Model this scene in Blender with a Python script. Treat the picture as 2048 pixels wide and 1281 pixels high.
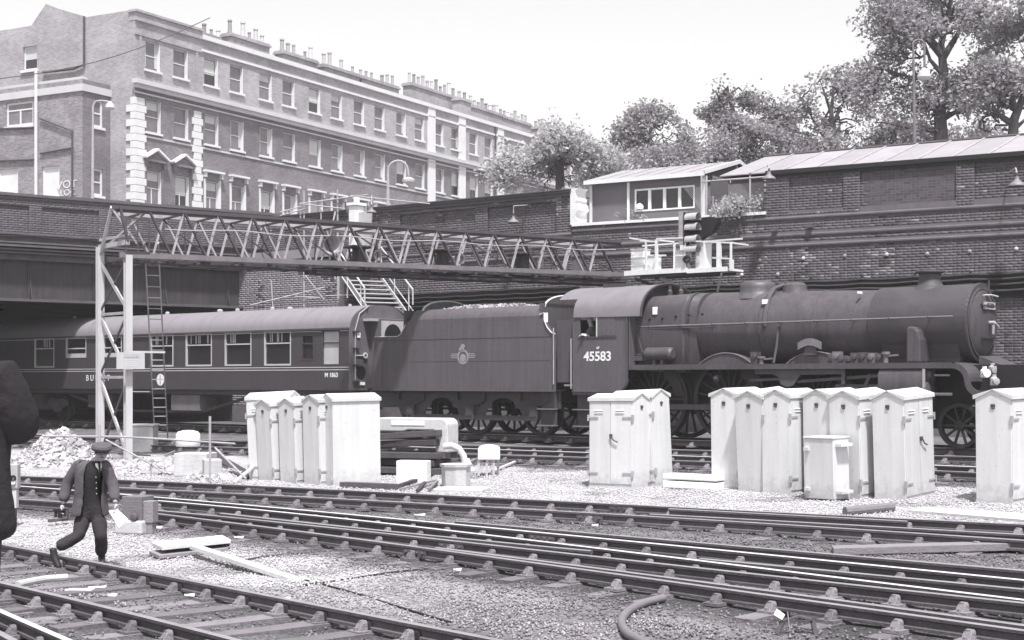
import bpy, math, random
import numpy as np
from mathutils import Vector, Matrix, noise

random.seed(7)
rng = np.random.default_rng(7)
sc = bpy.context.scene
for _o in list(bpy.data.objects):
    bpy.data.objects.remove(_o)
COL = sc.collection
F, CX, HY, CAMZ = 3000.0, 1024.0, 760.0, 2.47      # focal length and horizon in photograph pixels, eye height

# ---------------------------------------------------------------- camera, sky, sun, exposure
cam = bpy.data.objects.new('camera', bpy.data.cameras.new('camera'))
COL.objects.link(cam)
cam.location = (0, 0, CAMZ)
cam.rotation_euler = (math.radians(90), 0, 0)
cam.data.sensor_width = 36.0
cam.data.lens = 36.0 * F / 2048.0
cam.data.shift_y = (HY - 640.5) / 2048.0
cam.data.clip_start = 0.1
cam.data.clip_end = 3000
sc.camera = cam

SUN_EL, SUN_AZ = 65.0, 168.0        # azimuth clockwise from +Y: behind the camera, a little to its right
sun_dir = Vector((math.sin(math.radians(SUN_AZ)) * math.cos(math.radians(SUN_EL)),
                  math.cos(math.radians(SUN_AZ)) * math.cos(math.radians(SUN_EL)), math.sin(math.radians(SUN_EL))))
w = bpy.data.worlds.new('World')
sc.world = w
w.use_nodes = True
nt = w.node_tree
nt.nodes.clear()
n_sky = nt.nodes.new('ShaderNodeTexSky')
n_sky.sky_type = 'NISHITA'
n_sky.sun_disc = False
n_sky.sun_elevation = math.radians(SUN_EL)
n_sky.sun_rotation = math.radians(SUN_AZ)
n_sky.air_density = 1.0
n_sky.dust_density = 1.5
n_sky.ozone_density = 1.0
n_hs = nt.nodes.new('ShaderNodeHueSaturation')       # the photograph is black and white
n_hs.inputs['Saturation'].default_value = 0.0
n_tint = nt.nodes.new('ShaderNodeMixRGB')
n_tint.blend_type = 'MULTIPLY'
n_tint.inputs[0].default_value = 1.0
n_tint.inputs[2].default_value = (1.0, 0.995, 0.998, 1)
n_bg = nt.nodes.new('ShaderNodeBackground')
n_bg.inputs['Strength'].default_value = 0.112
n_out = nt.nodes.new('ShaderNodeOutputWorld')
nt.links.new(n_sky.outputs[0], n_hs.inputs['Color'])
nt.links.new(n_hs.outputs[0], n_tint.inputs[1])
nt.links.new(n_tint.outputs[0], n_bg.inputs['Color'])
nt.links.new(n_bg.outputs[0], n_out.inputs['Surface'])

sl = bpy.data.lights.new('sun', 'SUN')
sl.energy = 3.9
sl.angle = math.radians(4.0)
sl.color = (1.0, 1.0, 1.0)
sun = bpy.data.objects.new('sun', sl)
COL.objects.link(sun)
sun.rotation_euler = sun_dir.to_track_quat('Z', 'Y').to_euler()
sun.location = (0, -20, 40)

sc.view_settings.view_transform = 'Standard'
sc.view_settings.look = 'None'
sc.view_settings.exposure = 0.9
sc.view_settings.gamma = 1.0
sc.render.engine = 'CYCLES'
sc.cycles.max_bounces = 6
sc.cycles.transparent_max_bounces = 8

# ---------------------------------------------------------------- geometry helpers
D = Vector((math.cos(math.radians(-39.48)), math.sin(math.radians(-39.48)), 0))     # along the main line, towards the right
N = Vector((-D.y, D.x, 0))                                                            # across it, away from the camera

def gh(x, y):
    q = N.x * x + N.y * y
    return 0.0375 * min(max(q - 12.8, 0.0), 23.0)

def W(px, py, Y):
    return Vector(((px - CX) / F * Y, Y, CAMZ + (HY - py) / F * Y))

def G(px, py, dz=0.0):
    """point of the ground (raised by dz) seen at a pixel"""
    lo, hi = 3.0, 140.0
    for _ in range(50):
        Y = (lo + hi) / 2
        X = (px - CX) / F * Y
        if CAMZ + (HY - py) / F * Y - gh(X, Y) - dz > 0:
            lo = Y
        else:
            hi = Y
    return Vector((X, Y, gh(X, Y) + dz))

class Frame:
    """vertical plane frame: u along it, v away from the camera"""
    def __init__(s, P1=None, P2=None, O=None, d=None):
        if d is None:
            a = Vector(((P1[0] - CX) / F * P1[1], P1[1], 0))
            b = Vector(((P2[0] - CX) / F * P2[1], P2[1], 0))
            s.O, s.d = a, (b - a).normalized()
        else:
            s.O, s.d = Vector(O), Vector(d).normalized()
        s.n = Vector((-s.d.y, s.d.x, 0))
        s.ang = math.atan2(s.d.y, s.d.x)
    def Y(s, px, v=0.0):
        r = (px - CX) / F
        return (v + s.n.dot(s.O)) / (r * s.n.x + s.n.y)
    def u(s, px, v=0.0):
        Y = s.Y(px, v)
        return s.d.dot(Vector(((px - CX) / F * Y, Y, 0)) - s.O)
    def z(s, px, py, v=0.0):
        return CAMZ + (HY - py) / F * s.Y(px, v)
    def P(s, u, v=0.0, z=0.0):
        p = s.O + s.d * u + s.n * v
        return Vector((p.x, p.y, z))
    def uz(s, px, py, v=0.0):
        return s.u(px, v), s.z(px, py, v)

class MB:
    def __init__(s):
        s.v, s.f, s.m = [], [], []
    def add(s, vs, fs, mi=0):
        b = len(s.v)
        s.v.extend([tuple(p) for p in vs])
        s.f.extend([tuple(i + b for i in q) for q in fs])
        s.m.extend([mi] * len(fs))
        return s
    def box(s, a, b, mi=0):
        x0, y0, z0 = a
        x1, y1, z1 = b
        if x0 > x1: x0, x1 = x1, x0
        if y0 > y1: y0, y1 = y1, y0
        if z0 > z1: z0, z1 = z1, z0
        return s.add([(x0,y0,z0),(x1,y0,z0),(x1,y1,z0),(x0,y1,z0),(x0,y0,z1),(x1,y0,z1),(x1,y1,z1),(x0,y1,z1)],
              [(0,3,2,1),(4,5,6,7),(0,1,5,4),(1,2,6,5),(2,3,7,6),(3,0,4,7)], mi)
    def bar(s, p, q, w, h=None, mi=0, up=(0,0,1)):
        p, q, h = Vector(p), Vector(q), (w if h is None else h)
        t = (q - p).normalized()
        a = t.cross(Vector(up))
        if a.length < 1e-4: a = t.cross(Vector((1, 0, 0)))
        a.normalize()
        b = a.cross(t).normalized()
        a, b = a * w / 2, b * h / 2
        vs = [p-a-b, p+a-b, p+a+b, p-a+b, q-a-b, q+a-b, q+a+b, q-a+b]
        return s.add(vs, [(0,1,2,3),(7,6,5,4),(0,4,5,1),(1,5,6,2),(2,6,7,3),(3,7,4,0)], mi)
    def tube(s, pts, r, n=8, mi=0, cap=True):
        pts = [Vector(p) for p in pts]
        rs = r if isinstance(r, (list, tuple)) else [r] * len(pts)
        vs, fs, a = [], [], None
        for i, p in enumerate(pts):
            t = (pts[min(i+1, len(pts)-1)] - pts[max(i-1, 0)]).normalized()
            if a is None:
                a = t.cross(Vector((0, 0, 1)))
                if a.length < 1e-3: a = t.cross(Vector((1, 0, 0)))
            a = (a - t * a.dot(t)).normalized()
            b = t.cross(a)
            for k in range(n):
                c = 2 * math.pi * k / n
                vs.append(p + (a * math.cos(c) + b * math.sin(c)) * rs[i])
        for i in range(len(pts) - 1):
            for k in range(n):
                k2 = (k + 1) % n
                fs.append((i*n+k, i*n+k2, (i+1)*n+k2, (i+1)*n+k))
        if cap:
            fs.append(tuple(range(n))[::-1])
            fs.append(tuple((len(pts)-1)*n + k for k in range(n)))
        return s.add(vs, fs, mi)
    def lathe(s, o, ax, prof, n=24, mi=0, a0=0.0, a1=2*math.pi):
        """prof: (distance along axis, radius)"""
        o, ax = Vector(o), Vector(ax).normalized()
        a = ax.cross(Vector((0, 0, 1)))
        if a.length < 1e-3: a = Vector((1, 0, 0))
        a.normalize()
        b = ax.cross(a)
        full = abs(a1 - a0 - 2*math.pi) < 1e-6
        m = n if full else n + 1
        vs, fs = [], []
        for t, r in prof:
            for k in range(m):
                c = a0 + (a1 - a0) * k / n
                vs.append(o + ax * t + (a * math.cos(c) + b * math.sin(c)) * max(r, 1e-4))
        for i in range(len(prof) - 1):
            for k in range(n):
                k2 = (k + 1) % m
                fs.append((i*m+k, i*m+k2, (i+1)*m+k2, (i+1)*m+k))
        return s.add(vs, fs, mi)
    def prism(s, pts, vec, mi=0):
        pts = [Vector(p) for p in pts]
        vec = Vector(vec)
        n = len(pts)
        fs = [tuple(range(n)), tuple(range(2*n-1, n-1, -1))]
        fs += [(i, i+n, (i+1) % n + n, (i+1) % n) for i in range(n)]
        return s.add(pts + [p + vec for p in pts], fs, mi)
    def loft(s, rings, mi=0, closed=True, cap=True):
        n = len(rings[0])
        vs = [p for r in rings for p in r]
        fs = []
        for i in range(len(rings) - 1):
            for k in range(n if closed else n - 1):
                k2 = (k + 1) % n
                fs.append((i*n+k, i*n+k2, (i+1)*n+k2, (i+1)*n+k))
        if cap and closed:
            fs.append(tuple(range(n))[::-1])
            fs.append(tuple((len(rings)-1)*n + k for k in range(n)))
        return s.add(vs, fs, mi)
    def holed(s, x0, x1, z0, z1, holes, y=0.0, depth=0.0, mi=0, mj=None):
        """a wall sheet at y with rectangular holes (a,b,c,d)=(x0,x1,z0,z1) and reveals of the given depth"""
        r = lambda t: round(t, 4)
        holes = [tuple(map(r, h)) for h in holes]
        xs = sorted({r(x0), r(x1)} | {t for h in holes for t in h[:2] if x0 < t < x1})
        zs = sorted({r(z0), r(z1)} | {t for h in holes for t in h[2:] if z0 < t < z1})
        for i in range(len(xs) - 1):
            for j in range(len(zs) - 1):
                cx, cz = (xs[i] + xs[i+1]) / 2, (zs[j] + zs[j+1]) / 2
                if any(a < cx < b and c < cz < d for a, b, c, d in holes): continue
                s.add([(xs[i],y,zs[j]),(xs[i+1],y,zs[j]),(xs[i+1],y,zs[j+1]),(xs[i],y,zs[j+1])], [(0,1,2,3)], mi)
        if depth:
            for a, b, c, d in holes:
                s.add([(a,y,c),(b,y,c),(b,y,d),(a,y,d),(a,y+depth,c),(b,y+depth,c),(b,y+depth,d),(a,y+depth,d)],
                      [(0,4,5,1),(1,5,6,2),(2,6,7,3),(3,7,4,0)], mi if mj is None else mj)
        return s
    def xf(s, M):
        s.v = [tuple(M @ Vector(p)) for p in s.v]
        return s
    def mesh(s, name, mats, smooth=False):
        me = bpy.data.meshes.new(name)
        me.from_pydata(s.v, [], s.f)
        for m in (mats if isinstance(mats, (list, tuple)) else [mats]):
            me.materials.append(m)
        if any(s.m):
            me.polygons.foreach_set('material_index', s.m)
        if smooth:
            me.polygons.foreach_set('use_smooth', [True] * len(me.polygons))
            me.set_sharp_from_angle(angle=math.radians(38))
        me.update()
        return me

def arr_mesh(name, V, Fq, mats):
    """numpy verts (n,3) and quads/tris (m,k)"""
    me = bpy.data.meshes.new(name)
    k = Fq.shape[1]
    me.vertices.add(len(V))
    me.vertices.foreach_set('co', np.asarray(V, dtype=np.float32).ravel())
    me.loops.add(len(Fq) * k)
    me.loops.foreach_set('vertex_index', np.asarray(Fq, dtype=np.int32).ravel())
    me.polygons.add(len(Fq))
    me.polygons.foreach_set('loop_start', np.arange(0, len(Fq) * k, k, dtype=np.int32))
    me.update(calc_edges=True)
    for m in (mats if isinstance(mats, (list, tuple)) else [mats]):
        me.materials.append(m)
    return me

def tag(o, label=None, cat=None, group=None, kind=None):
    if label: o['label'] = label
    if cat: o['category'] = cat
    if group: o['group'] = group
    if kind: o['kind'] = kind
    return o

def link(name, me, parent=None, loc=None, rotz=0.0):
    o = bpy.data.objects.new(name, me)
    COL.objects.link(o)
    if parent is not None: o.parent = parent
    if loc is not None: o.location = loc
    if rotz: o.rotation_euler = (0, 0, rotz)
    return o

class Thing:
    """an Empty at the thing's base and its parts"""
    def __init__(s, name, label, cat, loc=(0,0,0), rotz=0.0, group=None, kind=None):
        s.root = link(name, None, None, loc, rotz)
        s.root.empty_display_size = 0.3
        tag(s.root, label, cat, group, kind)
        s.M = Matrix.Translation(Vector(loc)) @ Matrix.Rotation(rotz, 4, 'Z')
        s.Mi = s.M.inverted()
    def part(s, name, mb, mats, parent=None, smooth=False, world=False, label=None, bevel=0, kind=None):
        if world: mb.xf(s.Mi)
        o = link(name, mb.mesh(name, mats, smooth), parent or s.root)
        if label: o['label'] = label
        if kind: o['kind'] = kind
        if bevel: bev(o, bevel)
        return o
    def inst(s, name, me, loc, rotz=0.0, parent=None, world=True, rot=None):
        if world:
            loc = s.Mi @ Vector(loc)
            rotz -= s.root.rotation_euler.z
        o = link(name, me, parent or s.root, loc)
        o.rotation_euler = rot if rot else (0, 0, rotz)
        return o

def bev(o, w, seg=2):
    b = o.modifiers.new('bevel', 'BEVEL')
    b.width, b.segments, b.limit_method, b.angle_limit = w, seg, 'ANGLE', math.radians(40)
    return o

def solo(name, mb, mats, label, cat, group=None, kind=None, smooth=False, bevel=0):
    """top-level thing that is one mesh, origin at its base"""
    v = np.array(mb.v)
    c = Vector(((v[:,0].min()+v[:,0].max())/2, (v[:,1].min()+v[:,1].max())/2, v[:,2].min()))
    mb.xf(Matrix.Translation(-c))
    o = link(name, mb.mesh(name, mats, smooth), None, c)
    tag(o, label, cat, group, kind)
    if bevel: bev(o, bevel)
    return o

def clone(root, loc, rotz=None, label=None, group=None, rot=None):
    def cp(o, par):
        c = o.copy()
        COL.objects.link(c)
        if par is not None:
            c.parent = par
        for ch in list(o.children):
            cp(ch, c)
        return c
    r = cp(root, None)
    r.location = loc
    if rot is not None: r.rotation_euler = rot
    elif rotz is not None: r.rotation_euler = (0, 0, rotz)
    if label: r['label'] = label
    if group: r['group'] = group
    return r

# ---------------------------------------------------------------- materials (a toned black-and-white print: neutral greys)
def tone(v):
    t = min(max((v - 0.03) / 0.5, 0), 1)
    return (v * 0.99, v * (0.865 + 0.12 * t), v * 1.0, 1)

MATS = {}
def mat(name, v, rough=0.7, var=0.25, scale=4.0, metal=0.0, bump=0.0, bscale=None, rnd=0.0, island=0.0, spec=0.4,
        streak=0.0, stretch=(1,1,1), fine=0.0):
    if name in MATS: return MATS[name]
    m = bpy.data.materials.new(name)
    MATS[name] = m
    m.use_nodes = True
    t = m.node_tree
    b = t.nodes['Principled BSDF']
    b.inputs['Roughness'].default_value = rough
    b.inputs['Metallic'].default_value = metal
    b.inputs['Specular IOR Level'].default_value = spec
    L = t.links
    tc = t.nodes.new('ShaderNodeTexCoord')
    mp = t.nodes.new('ShaderNodeMapping')
    mp.inputs['Scale'].default_value = stretch
    L.new(tc.outputs['Object'], mp.inputs['Vector'])
    nz = t.nodes.new('ShaderNodeTexNoise')
    nz.inputs['Scale'].default_value = scale
    nz.inputs['Detail'].default_value = 7
    nz.inputs['Roughness'].default_value = 0.65
    L.new(mp.outputs[0], nz.inputs['Vector'])
    def math_(op, a, bb, cl=False):
        q = t.nodes.new('ShaderNodeMath')
        q.operation = op
        q.use_clamp = cl
        for i, x in enumerate((a, bb)):
            if isinstance(x, (int, float)): q.inputs[i].default_value = x
            else: L.new(x, q.inputs[i])
        return q.outputs[0]
    # factor around 1
    fac = math_('ADD', math_('MULTIPLY', math_('SUBTRACT', nz.outputs['Fac'], 0.5), var * 3.2), 1.0)
    if fine:
        n2 = t.nodes.new('ShaderNodeTexNoise')
        n2.inputs['Scale'].default_value = scale * 14
        n2.inputs['Detail'].default_value = 3
        L.new(tc.outputs['Object'], n2.inputs['Vector'])
        fac = math_('MULTIPLY', fac, math_('ADD', math_('MULTIPLY', math_('SUBTRACT', n2.outputs['Fac'], 0.5), fine * 3), 1.0))
    if streak:
        n3 = t.nodes.new('ShaderNodeTexNoise')
        mp3 = t.nodes.new('ShaderNodeMapping')
        mp3.inputs['Scale'].default_value = (9, 9, 0.5)
        L.new(tc.outputs['Object'], mp3.inputs['Vector'])
        L.new(mp3.outputs[0], n3.inputs['Vector'])
        n3.inputs['Scale'].default_value = 1.0
        n3.inputs['Detail'].default_value = 5
        fac = math_('MULTIPLY', fac, math_('ADD', math_('MULTIPLY', math_('SUBTRACT', n3.outputs['Fac'], 0.5), streak * 3), 1.0))
    if rnd or island:
        oi = t.nodes.new('ShaderNodeObjectInfo')
        if island:
            ge = t.nodes.new('ShaderNodeNewGeometry')
            r = math_('FRACT', math_('ADD', oi.outputs['Random'], ge.outputs['Random Per Island']), 0)
        else:
            r = oi.outputs['Random']
        k = max(rnd, island)
        fac = math_('MULTIPLY', fac, math_('ADD', math_('MULTIPLY', math_('SUBTRACT', r, 0.5), 2 * k), 1.0))
    mx = t.nodes.new('ShaderNodeMixRGB')
    mx.blend_type = 'MULTIPLY'
    mx.inputs[0].default_value = 1.0
    mx.inputs[1].default_value = tone(v)
    L.new(math_('MAXIMUM', fac, 0.15), mx.inputs[2])
    L.new(mx.outputs[0], b.inputs['Base Color'])
    if bump:
        bn = t.nodes.new('ShaderNodeTexNoise')
        bn.inputs['Scale'].default_value = bscale or scale * 6
        bn.inputs['Detail'].default_value = 5
        L.new(tc.outputs['Object'], bn.inputs['Vector'])
        bp = t.nodes.new('ShaderNodeBump')
        bp.inputs['Strength'].default_value = bump
        bp.inputs['Distance'].default_value = 0.03
        L.new(bn.outputs['Fac'], bp.inputs['Height'])
        L.new(bp.outputs[0], b.inputs['Normal'])
    return m

def brick_tex(name, v, v2, vm, scale=1.0, var=0.2, big=0.0):
    """far brickwork: courses by texture on the x,z plane of its object"""
    m = bpy.data.materials.new(name)
    MATS[name] = m
    m.use_nodes = True
    t = m.node_tree
    L = t.links
    b = t.nodes['Principled BSDF']
    b.inputs['Roughness'].default_value = 0.9
    tc = t.nodes.new('ShaderNodeTexCoord')
    sp = t.nodes.new('ShaderNodeSeparateXYZ')
    cb = t.nodes.new('ShaderNodeCombineXYZ')
    L.new(tc.outputs['Object'], sp.inputs[0])
    ad = t.nodes.new('ShaderNodeMath')
    L.new(sp.outputs['X'], ad.inputs[0])
    L.new(sp.outputs['Y'], ad.inputs[1])
    L.new(ad.outputs[0], cb.inputs['X'])
    L.new(sp.outputs['Z'], cb.inputs['Y'])
    bt = t.nodes.new('ShaderNodeTexBrick')
    bt.inputs['Scale'].default_value = scale
    bt.inputs['Brick Width'].default_value = 0.24
    bt.inputs['Row Height'].default_value = 0.085
    bt.inputs['Mortar Size'].default_value = 0.009
    bt.inputs['Color1'].default_value = tone(v)
    bt.inputs['Color2'].default_value = tone(v2)
    bt.inputs['Mortar'].default_value = tone(vm)
    L.new(cb.outputs[0], bt.inputs['Vector'])
    nz = t.nodes.new('ShaderNodeTexNoise')
    nz.inputs['Scale'].default_value = 0.35
    nz.inputs['Detail'].default_value = 8
    nz.inputs['Roughness'].default_value = 0.7
    L.new(tc.outputs['Object'], nz.inputs['Vector'])
    rm = t.nodes.new('ShaderNodeMapRange')
    rm.inputs['From Min'].default_value = 0.3
    rm.inputs['From Max'].default_value = 0.7
    rm.inputs['To Min'].default_value = 1 - var
    rm.inputs['To Max'].default_value = 1 + var
    L.new(nz.outputs['Fac'], rm.inputs['Value'])
    mx = t.nodes.new('ShaderNodeMixRGB')
    mx.blend_type = 'MULTIPLY'
    mx.inputs[0].default_value = 1
    L.new(bt.outputs['Color'], mx.inputs[1])
    L.new(rm.outputs[0], mx.inputs[2])
    L.new(mx.outputs[0], b.inputs['Base Color'])
    return m

M_rust = mat('rusty_iron', 0.085, 0.75, 0.3, 6, bump=0.4, rnd=0.15)
M_railtop = mat('polished_rail_sheen', 0.62, 0.42, 0.10, 1.5, metal=0.25)  # sky sheen of the worn heads put into a pale, mostly diffuse colour
M_raildull = mat('dull_rail_top', 0.30, 0.5, 0.25, 2.5, metal=0.35)
M_chair = mat('cast_iron', 0.17, 0.85, 0.3, 9, bump=0.5, rnd=0.3)
M_key = mat('oak_key', 0.035, 0.9, 0.3, 12, rnd=0.3)
M_sleeper = mat('oiled_sleeper', 0.15, 0.9, 0.3, 3, bump=0.6, bscale=20, rnd=0.25, fine=0.2)
M_stone = mat('ballast_stone', 0.42, 0.9, 0.1, 5, island=0.28)
M_stone_dark = mat('dirty_ballast_stone', 0.15, 0.9, 0.15, 5, island=0.45)
M_white = mat('white_paint', 0.7, 0.5, 0.09, 1.4, streak=0.09, rnd=0.08, fine=0.03)
M_whitegrey = mat('pale_grey_paint', 0.44, 0.6, 0.12, 1.6, streak=0.08, rnd=0.1, fine=0.04)
M_steelwork = mat('grey_painted_steel', 0.34, 0.65, 0.3, 3, streak=0.12)
M_darksteel = mat('dark_painted_steel', 0.06, 0.65, 0.3, 3)
M_plate = mat('white_enamel_plate', 0.9, 0.4, 0.02, 4)
M_cabroof = mat('grimy_cab_roof', 0.17, 0.6, 0.2, 2, fine=0.1)
M_midsteel = mat('weathered_gantry_steel', 0.15, 0.7, 0.3, 3, streak=0.12)
M_tread = mat('old_timber_boards', 0.05, 0.9, 0.3, 4, bump=0.4)
M_timber = mat('weathered_timber', 0.2, 0.9, 0.25, 6, bump=0.4, stretch=(1,6,6), rnd=0.3)
M_timberlt = mat('pale_timber', 0.55, 0.85, 0.15, 6, bump=0.3, rnd=0.15)
M_concrete = mat('concrete', 0.46, 0.9, 0.2, 3, bump=0.3, streak=0.1, rnd=0.12)
M_loco = mat('grimy_locomotive_paint', 0.07, 0.5, 0.26, 1.4, fine=0.16, spec=0.4, streak=0.24)
M_locodk = mat('sooty_black_paint', 0.054, 0.6, 0.3, 2, fine=0.12)
M_tender = mat('grimy_tender_paint', 0.092, 0.55, 0.16, 1.2, fine=0.14, spec=0.4, streak=0.2)
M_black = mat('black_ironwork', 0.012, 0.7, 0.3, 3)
M_wheel = mat('wheel_iron', 0.022, 0.55, 0.3, 4)
M_steelrod = mat('greasy_steel_rod', 0.08, 0.5, 0.3, 6, metal=0.3)
M_coach = mat('coach_maroon_paint', 0.06, 0.38, 0.12, 1.8, fine=0.08, spec=0.5, streak=0.1)
M_roof = mat('coach_roof_grey', 0.19, 0.7, 0.14, 1.3, fine=0.06, stretch=(3.0,0.5,0.5))
M_coachend = mat('coach_end_grime', 0.12, 0.7, 0.3, 2.5, fine=0.1)
M_cream = mat('pale_trim', 0.5, 0.5, 0.15, 4)
M_glass = mat('dark_glass', 0.018, 0.12, 0.3, 1.5, spec=0.6)
M_glassmid = mat('hazed_glass', 0.16, 0.15, 0.5, 1.2, spec=0.6)  # haze over the panes put into a blotchy grey base
M_frost = mat('frosted_glass', 0.45, 0.5, 0.2, 2.5)
M_letter = mat('cream_lettering', 0.72, 0.6, 0.08, 8)
M_crest = mat('faded_crest', 0.27, 0.6, 0.25, 16)
M_mortar = mat('soot_mortar', 0.13, 0.95, 0.3, 3)
M_brick = mat('sooty_brick', 0.085, 0.9, 0.4, 0.55, island=0.24)
M_brickmid = mat('grey_brick', 0.2, 0.9, 0.28, 0.9, island=0.18)
M_brickwing = mat('wing_wall_brick', 0.09, 0.9, 0.36, 0.6, island=0.2)
M_cope = mat('coping_stone', 0.10, 0.9, 0.35, 2, bump=0.3)
M_cable = mat('black_cable', 0.018, 0.7, 0.3, 4)
M_plaster = mat('whitewashed_render', 0.7, 0.9, 0.12, 2, bump=0.3)
M_stucco = mat('painted_stucco', 0.62, 0.85, 0.1, 1.2)
M_cornice = mat('pale_cornice', 0.5, 0.9, 0.15, 0.8)
M_ter1 = brick_tex('weathered_hazed_brick', 0.25, 0.35, 0.38, 1.0, 0.28)  # fading with distance is put into the pale brick greys
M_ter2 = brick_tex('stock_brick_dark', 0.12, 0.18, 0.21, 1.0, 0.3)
M_annex = brick_tex('patchy_brick', 0.15, 0.27, 0.30, 1.0, 0.35)
M_pot = mat('chimney_pot_clay', 0.4, 0.9, 0.2, 3, rnd=0.45)
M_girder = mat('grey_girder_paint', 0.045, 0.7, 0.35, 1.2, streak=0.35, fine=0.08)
M_girderflange = mat('girder_flange_paint', 0.085, 0.8, 0.3, 2.0)  # paler tone of the bottom flange and its rivets
M_sheet = mat('roofing_felt_pale', 0.27, 0.8, 0.18, 1.0, rnd=0.08)
M_hut = mat('grey_hut_board', 0.12, 0.85, 0.1, 3)
M_bark = mat('tree_bark', 0.07, 0.9, 0.3, 3)
M_leafdk = mat('leaf_dark', 0.29, 0.7, 0.15, 0.5, island=0.25)  # haze over far trees put into the colour: all three leaf greys lifted
M_leafmd = mat('leaf_mid', 0.34, 0.7, 0.15, 0.5, island=0.25)
M_leaflt = mat('leaf_pale', 0.48, 0.7, 0.15, 0.5, island=0.2)
for _m in (M_leafdk, M_leafmd, M_leaflt):
    _t = _m.node_tree
    _b = _t.nodes['Principled BSDF']
    _tr = _t.nodes.new('ShaderNodeBsdfTranslucent')
    _ms = _t.nodes.new('ShaderNodeMixShader')
    _ms.inputs[0].default_value = 0.45
    _t.links.new(_b.inputs['Base Color'].links[0].from_socket, _tr.inputs['Color'])
    _t.links.new(_b.outputs[0], _ms.inputs[1])
    _t.links.new(_tr.outputs[0], _ms.inputs[2])
    _t.links.new(_ms.outputs[0], _t.nodes['Material Output'].inputs['Surface'])
M_cloth = mat('tweed_jacket', 0.085, 0.95, 0.15, 14, fine=0.25, bump=0.4, bscale=60)
M_trouser = mat('dark_trousers', 0.028, 0.95, 0.25, 9, bump=0.5, bscale=25)
M_vest = mat('dark_waistcoat', 0.018, 0.95, 0.3, 9, bump=0.3, bscale=25)
M_coat = mat('black_overcoat', 0.022, 0.95, 0.3, 5, bump=0.5, bscale=18, spec=0.2)
M_skin = mat('skin', 0.36, 0.6, 0.08, 12)
M_shirt = mat('white_shirt', 0.75, 0.9, 0.05, 9)
M_hair = mat('grey_hair', 0.06, 0.9, 0.2, 20)
M_paper = mat('white_paper', 0.85, 0.8, 0.03, 5)
M_boot = mat('black_leather', 0.018, 0.5, 0.2, 9)
M_coal = mat('dusty_coal', 0.26, 0.8, 0.4, 5, island=0.6)
M_lamp = mat('enamel_lamp_shade', 0.18, 0.5, 0.2, 4)
M_upper = mat('upper_ground_earth', 0.2, 0.95, 0.3, 0.6)

def splash_dirt(m, top=0.3, dark=0.55):
    """mud splashed up the foot of a thing, ragged upper edge"""
    t = m.node_tree
    L = t.links
    b = t.nodes['Principled BSDF']
    src = b.inputs['Base Color'].links[0].from_socket
    tc = t.nodes.new('ShaderNodeTexCoord')
    sp = t.nodes.new('ShaderNodeSeparateXYZ')
    L.new(tc.outputs['Object'], sp.inputs[0])
    nz = t.nodes.new('ShaderNodeTexNoise')
    nz.inputs['Scale'].default_value = 7
    nz.inputs['Detail'].default_value = 8
    nz.inputs['Roughness'].default_value = 0.75
    oi = t.nodes.new('ShaderNodeObjectInfo')
    va = t.nodes.new('ShaderNodeVectorMath')
    L.new(tc.outputs['Object'], va.inputs[0])
    cb = t.nodes.new('ShaderNodeCombineXYZ')
    ml = t.nodes.new('ShaderNodeMath'); ml.operation = 'MULTIPLY'; ml.inputs[1].default_value = 30
    L.new(oi.outputs['Random'], ml.inputs[0]); L.new(ml.outputs[0], cb.inputs[0])
    L.new(cb.outputs[0], va.inputs[1]); L.new(va.outputs[0], nz.inputs['Vector'])
    m1 = t.nodes.new('ShaderNodeMath'); m1.operation = 'MULTIPLY'; m1.inputs[1].default_value = 1.1
    L.new(nz.outputs['Fac'], m1.inputs[0])
    m2 = t.nodes.new('ShaderNodeMath'); m2.operation = 'SUBTRACT'
    L.new(m1.outputs[0], m2.inputs[0]); L.new(sp.outputs['Z'], m2.inputs[1])
    mr = t.nodes.new('ShaderNodeMapRange')
    mr.inputs['From Min'].default_value = 0.25; mr.inputs['From Max'].default_value = 0.62
    L.new(m2.outputs[0], mr.inputs['Value'])
    # rusty spots anywhere
    n2 = t.nodes.new('ShaderNodeTexNoise'); n2.inputs['Scale'].default_value = 16; n2.inputs['Detail'].default_value = 4
    L.new(va.outputs[0], n2.inputs['Vector'])
    m3 = t.nodes.new('ShaderNodeMapRange'); m3.inputs['From Min'].default_value = 0.69; m3.inputs['From Max'].default_value = 0.74
    L.new(n2.outputs['Fac'], m3.inputs['Value'])
    mxx = t.nodes.new('ShaderNodeMath'); mxx.operation = 'MAXIMUM'
    L.new(mr.outputs[0], mxx.inputs[0]); L.new(m3.outputs[0], mxx.inputs[1])
    fc = t.nodes.new('ShaderNodeMath'); fc.operation = 'MULTIPLY'; fc.inputs[1].default_value = dark
    L.new(mxx.outputs[0], fc.inputs[0])
    mx = t.nodes.new('ShaderNodeMixRGB'); mx.inputs[2].default_value = tone(0.13)
    L.new(fc.outputs[0], mx.inputs[0]); L.new(src, mx.inputs[1])
    L.new(mx.outputs[0], b.inputs['Base Color'])
M_cab = mat('cabinet_white_paint', 0.57, 0.5, 0.09, 1.4, streak=0.10, rnd=0.08, fine=0.03, bump=0.08, bscale=5)
splash_dirt(M_cab, dark=0.4)

M_stone_mid = mat('greyed_ballast_stone', 0.27, 0.9, 0.1, 5, island=0.3)
M_baulk = mat('dark_timber_baulk', 0.085, 0.9, 0.3, 5, bump=0.4, rnd=0.5)

M_brickpale = mat('lime_stained_brick', 0.17, 0.9, 0.4, 2.5, island=0.5)
M_brickdark = mat('soot_black_brick', 0.045, 0.9, 0.3, 1.5, island=0.4)
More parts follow.
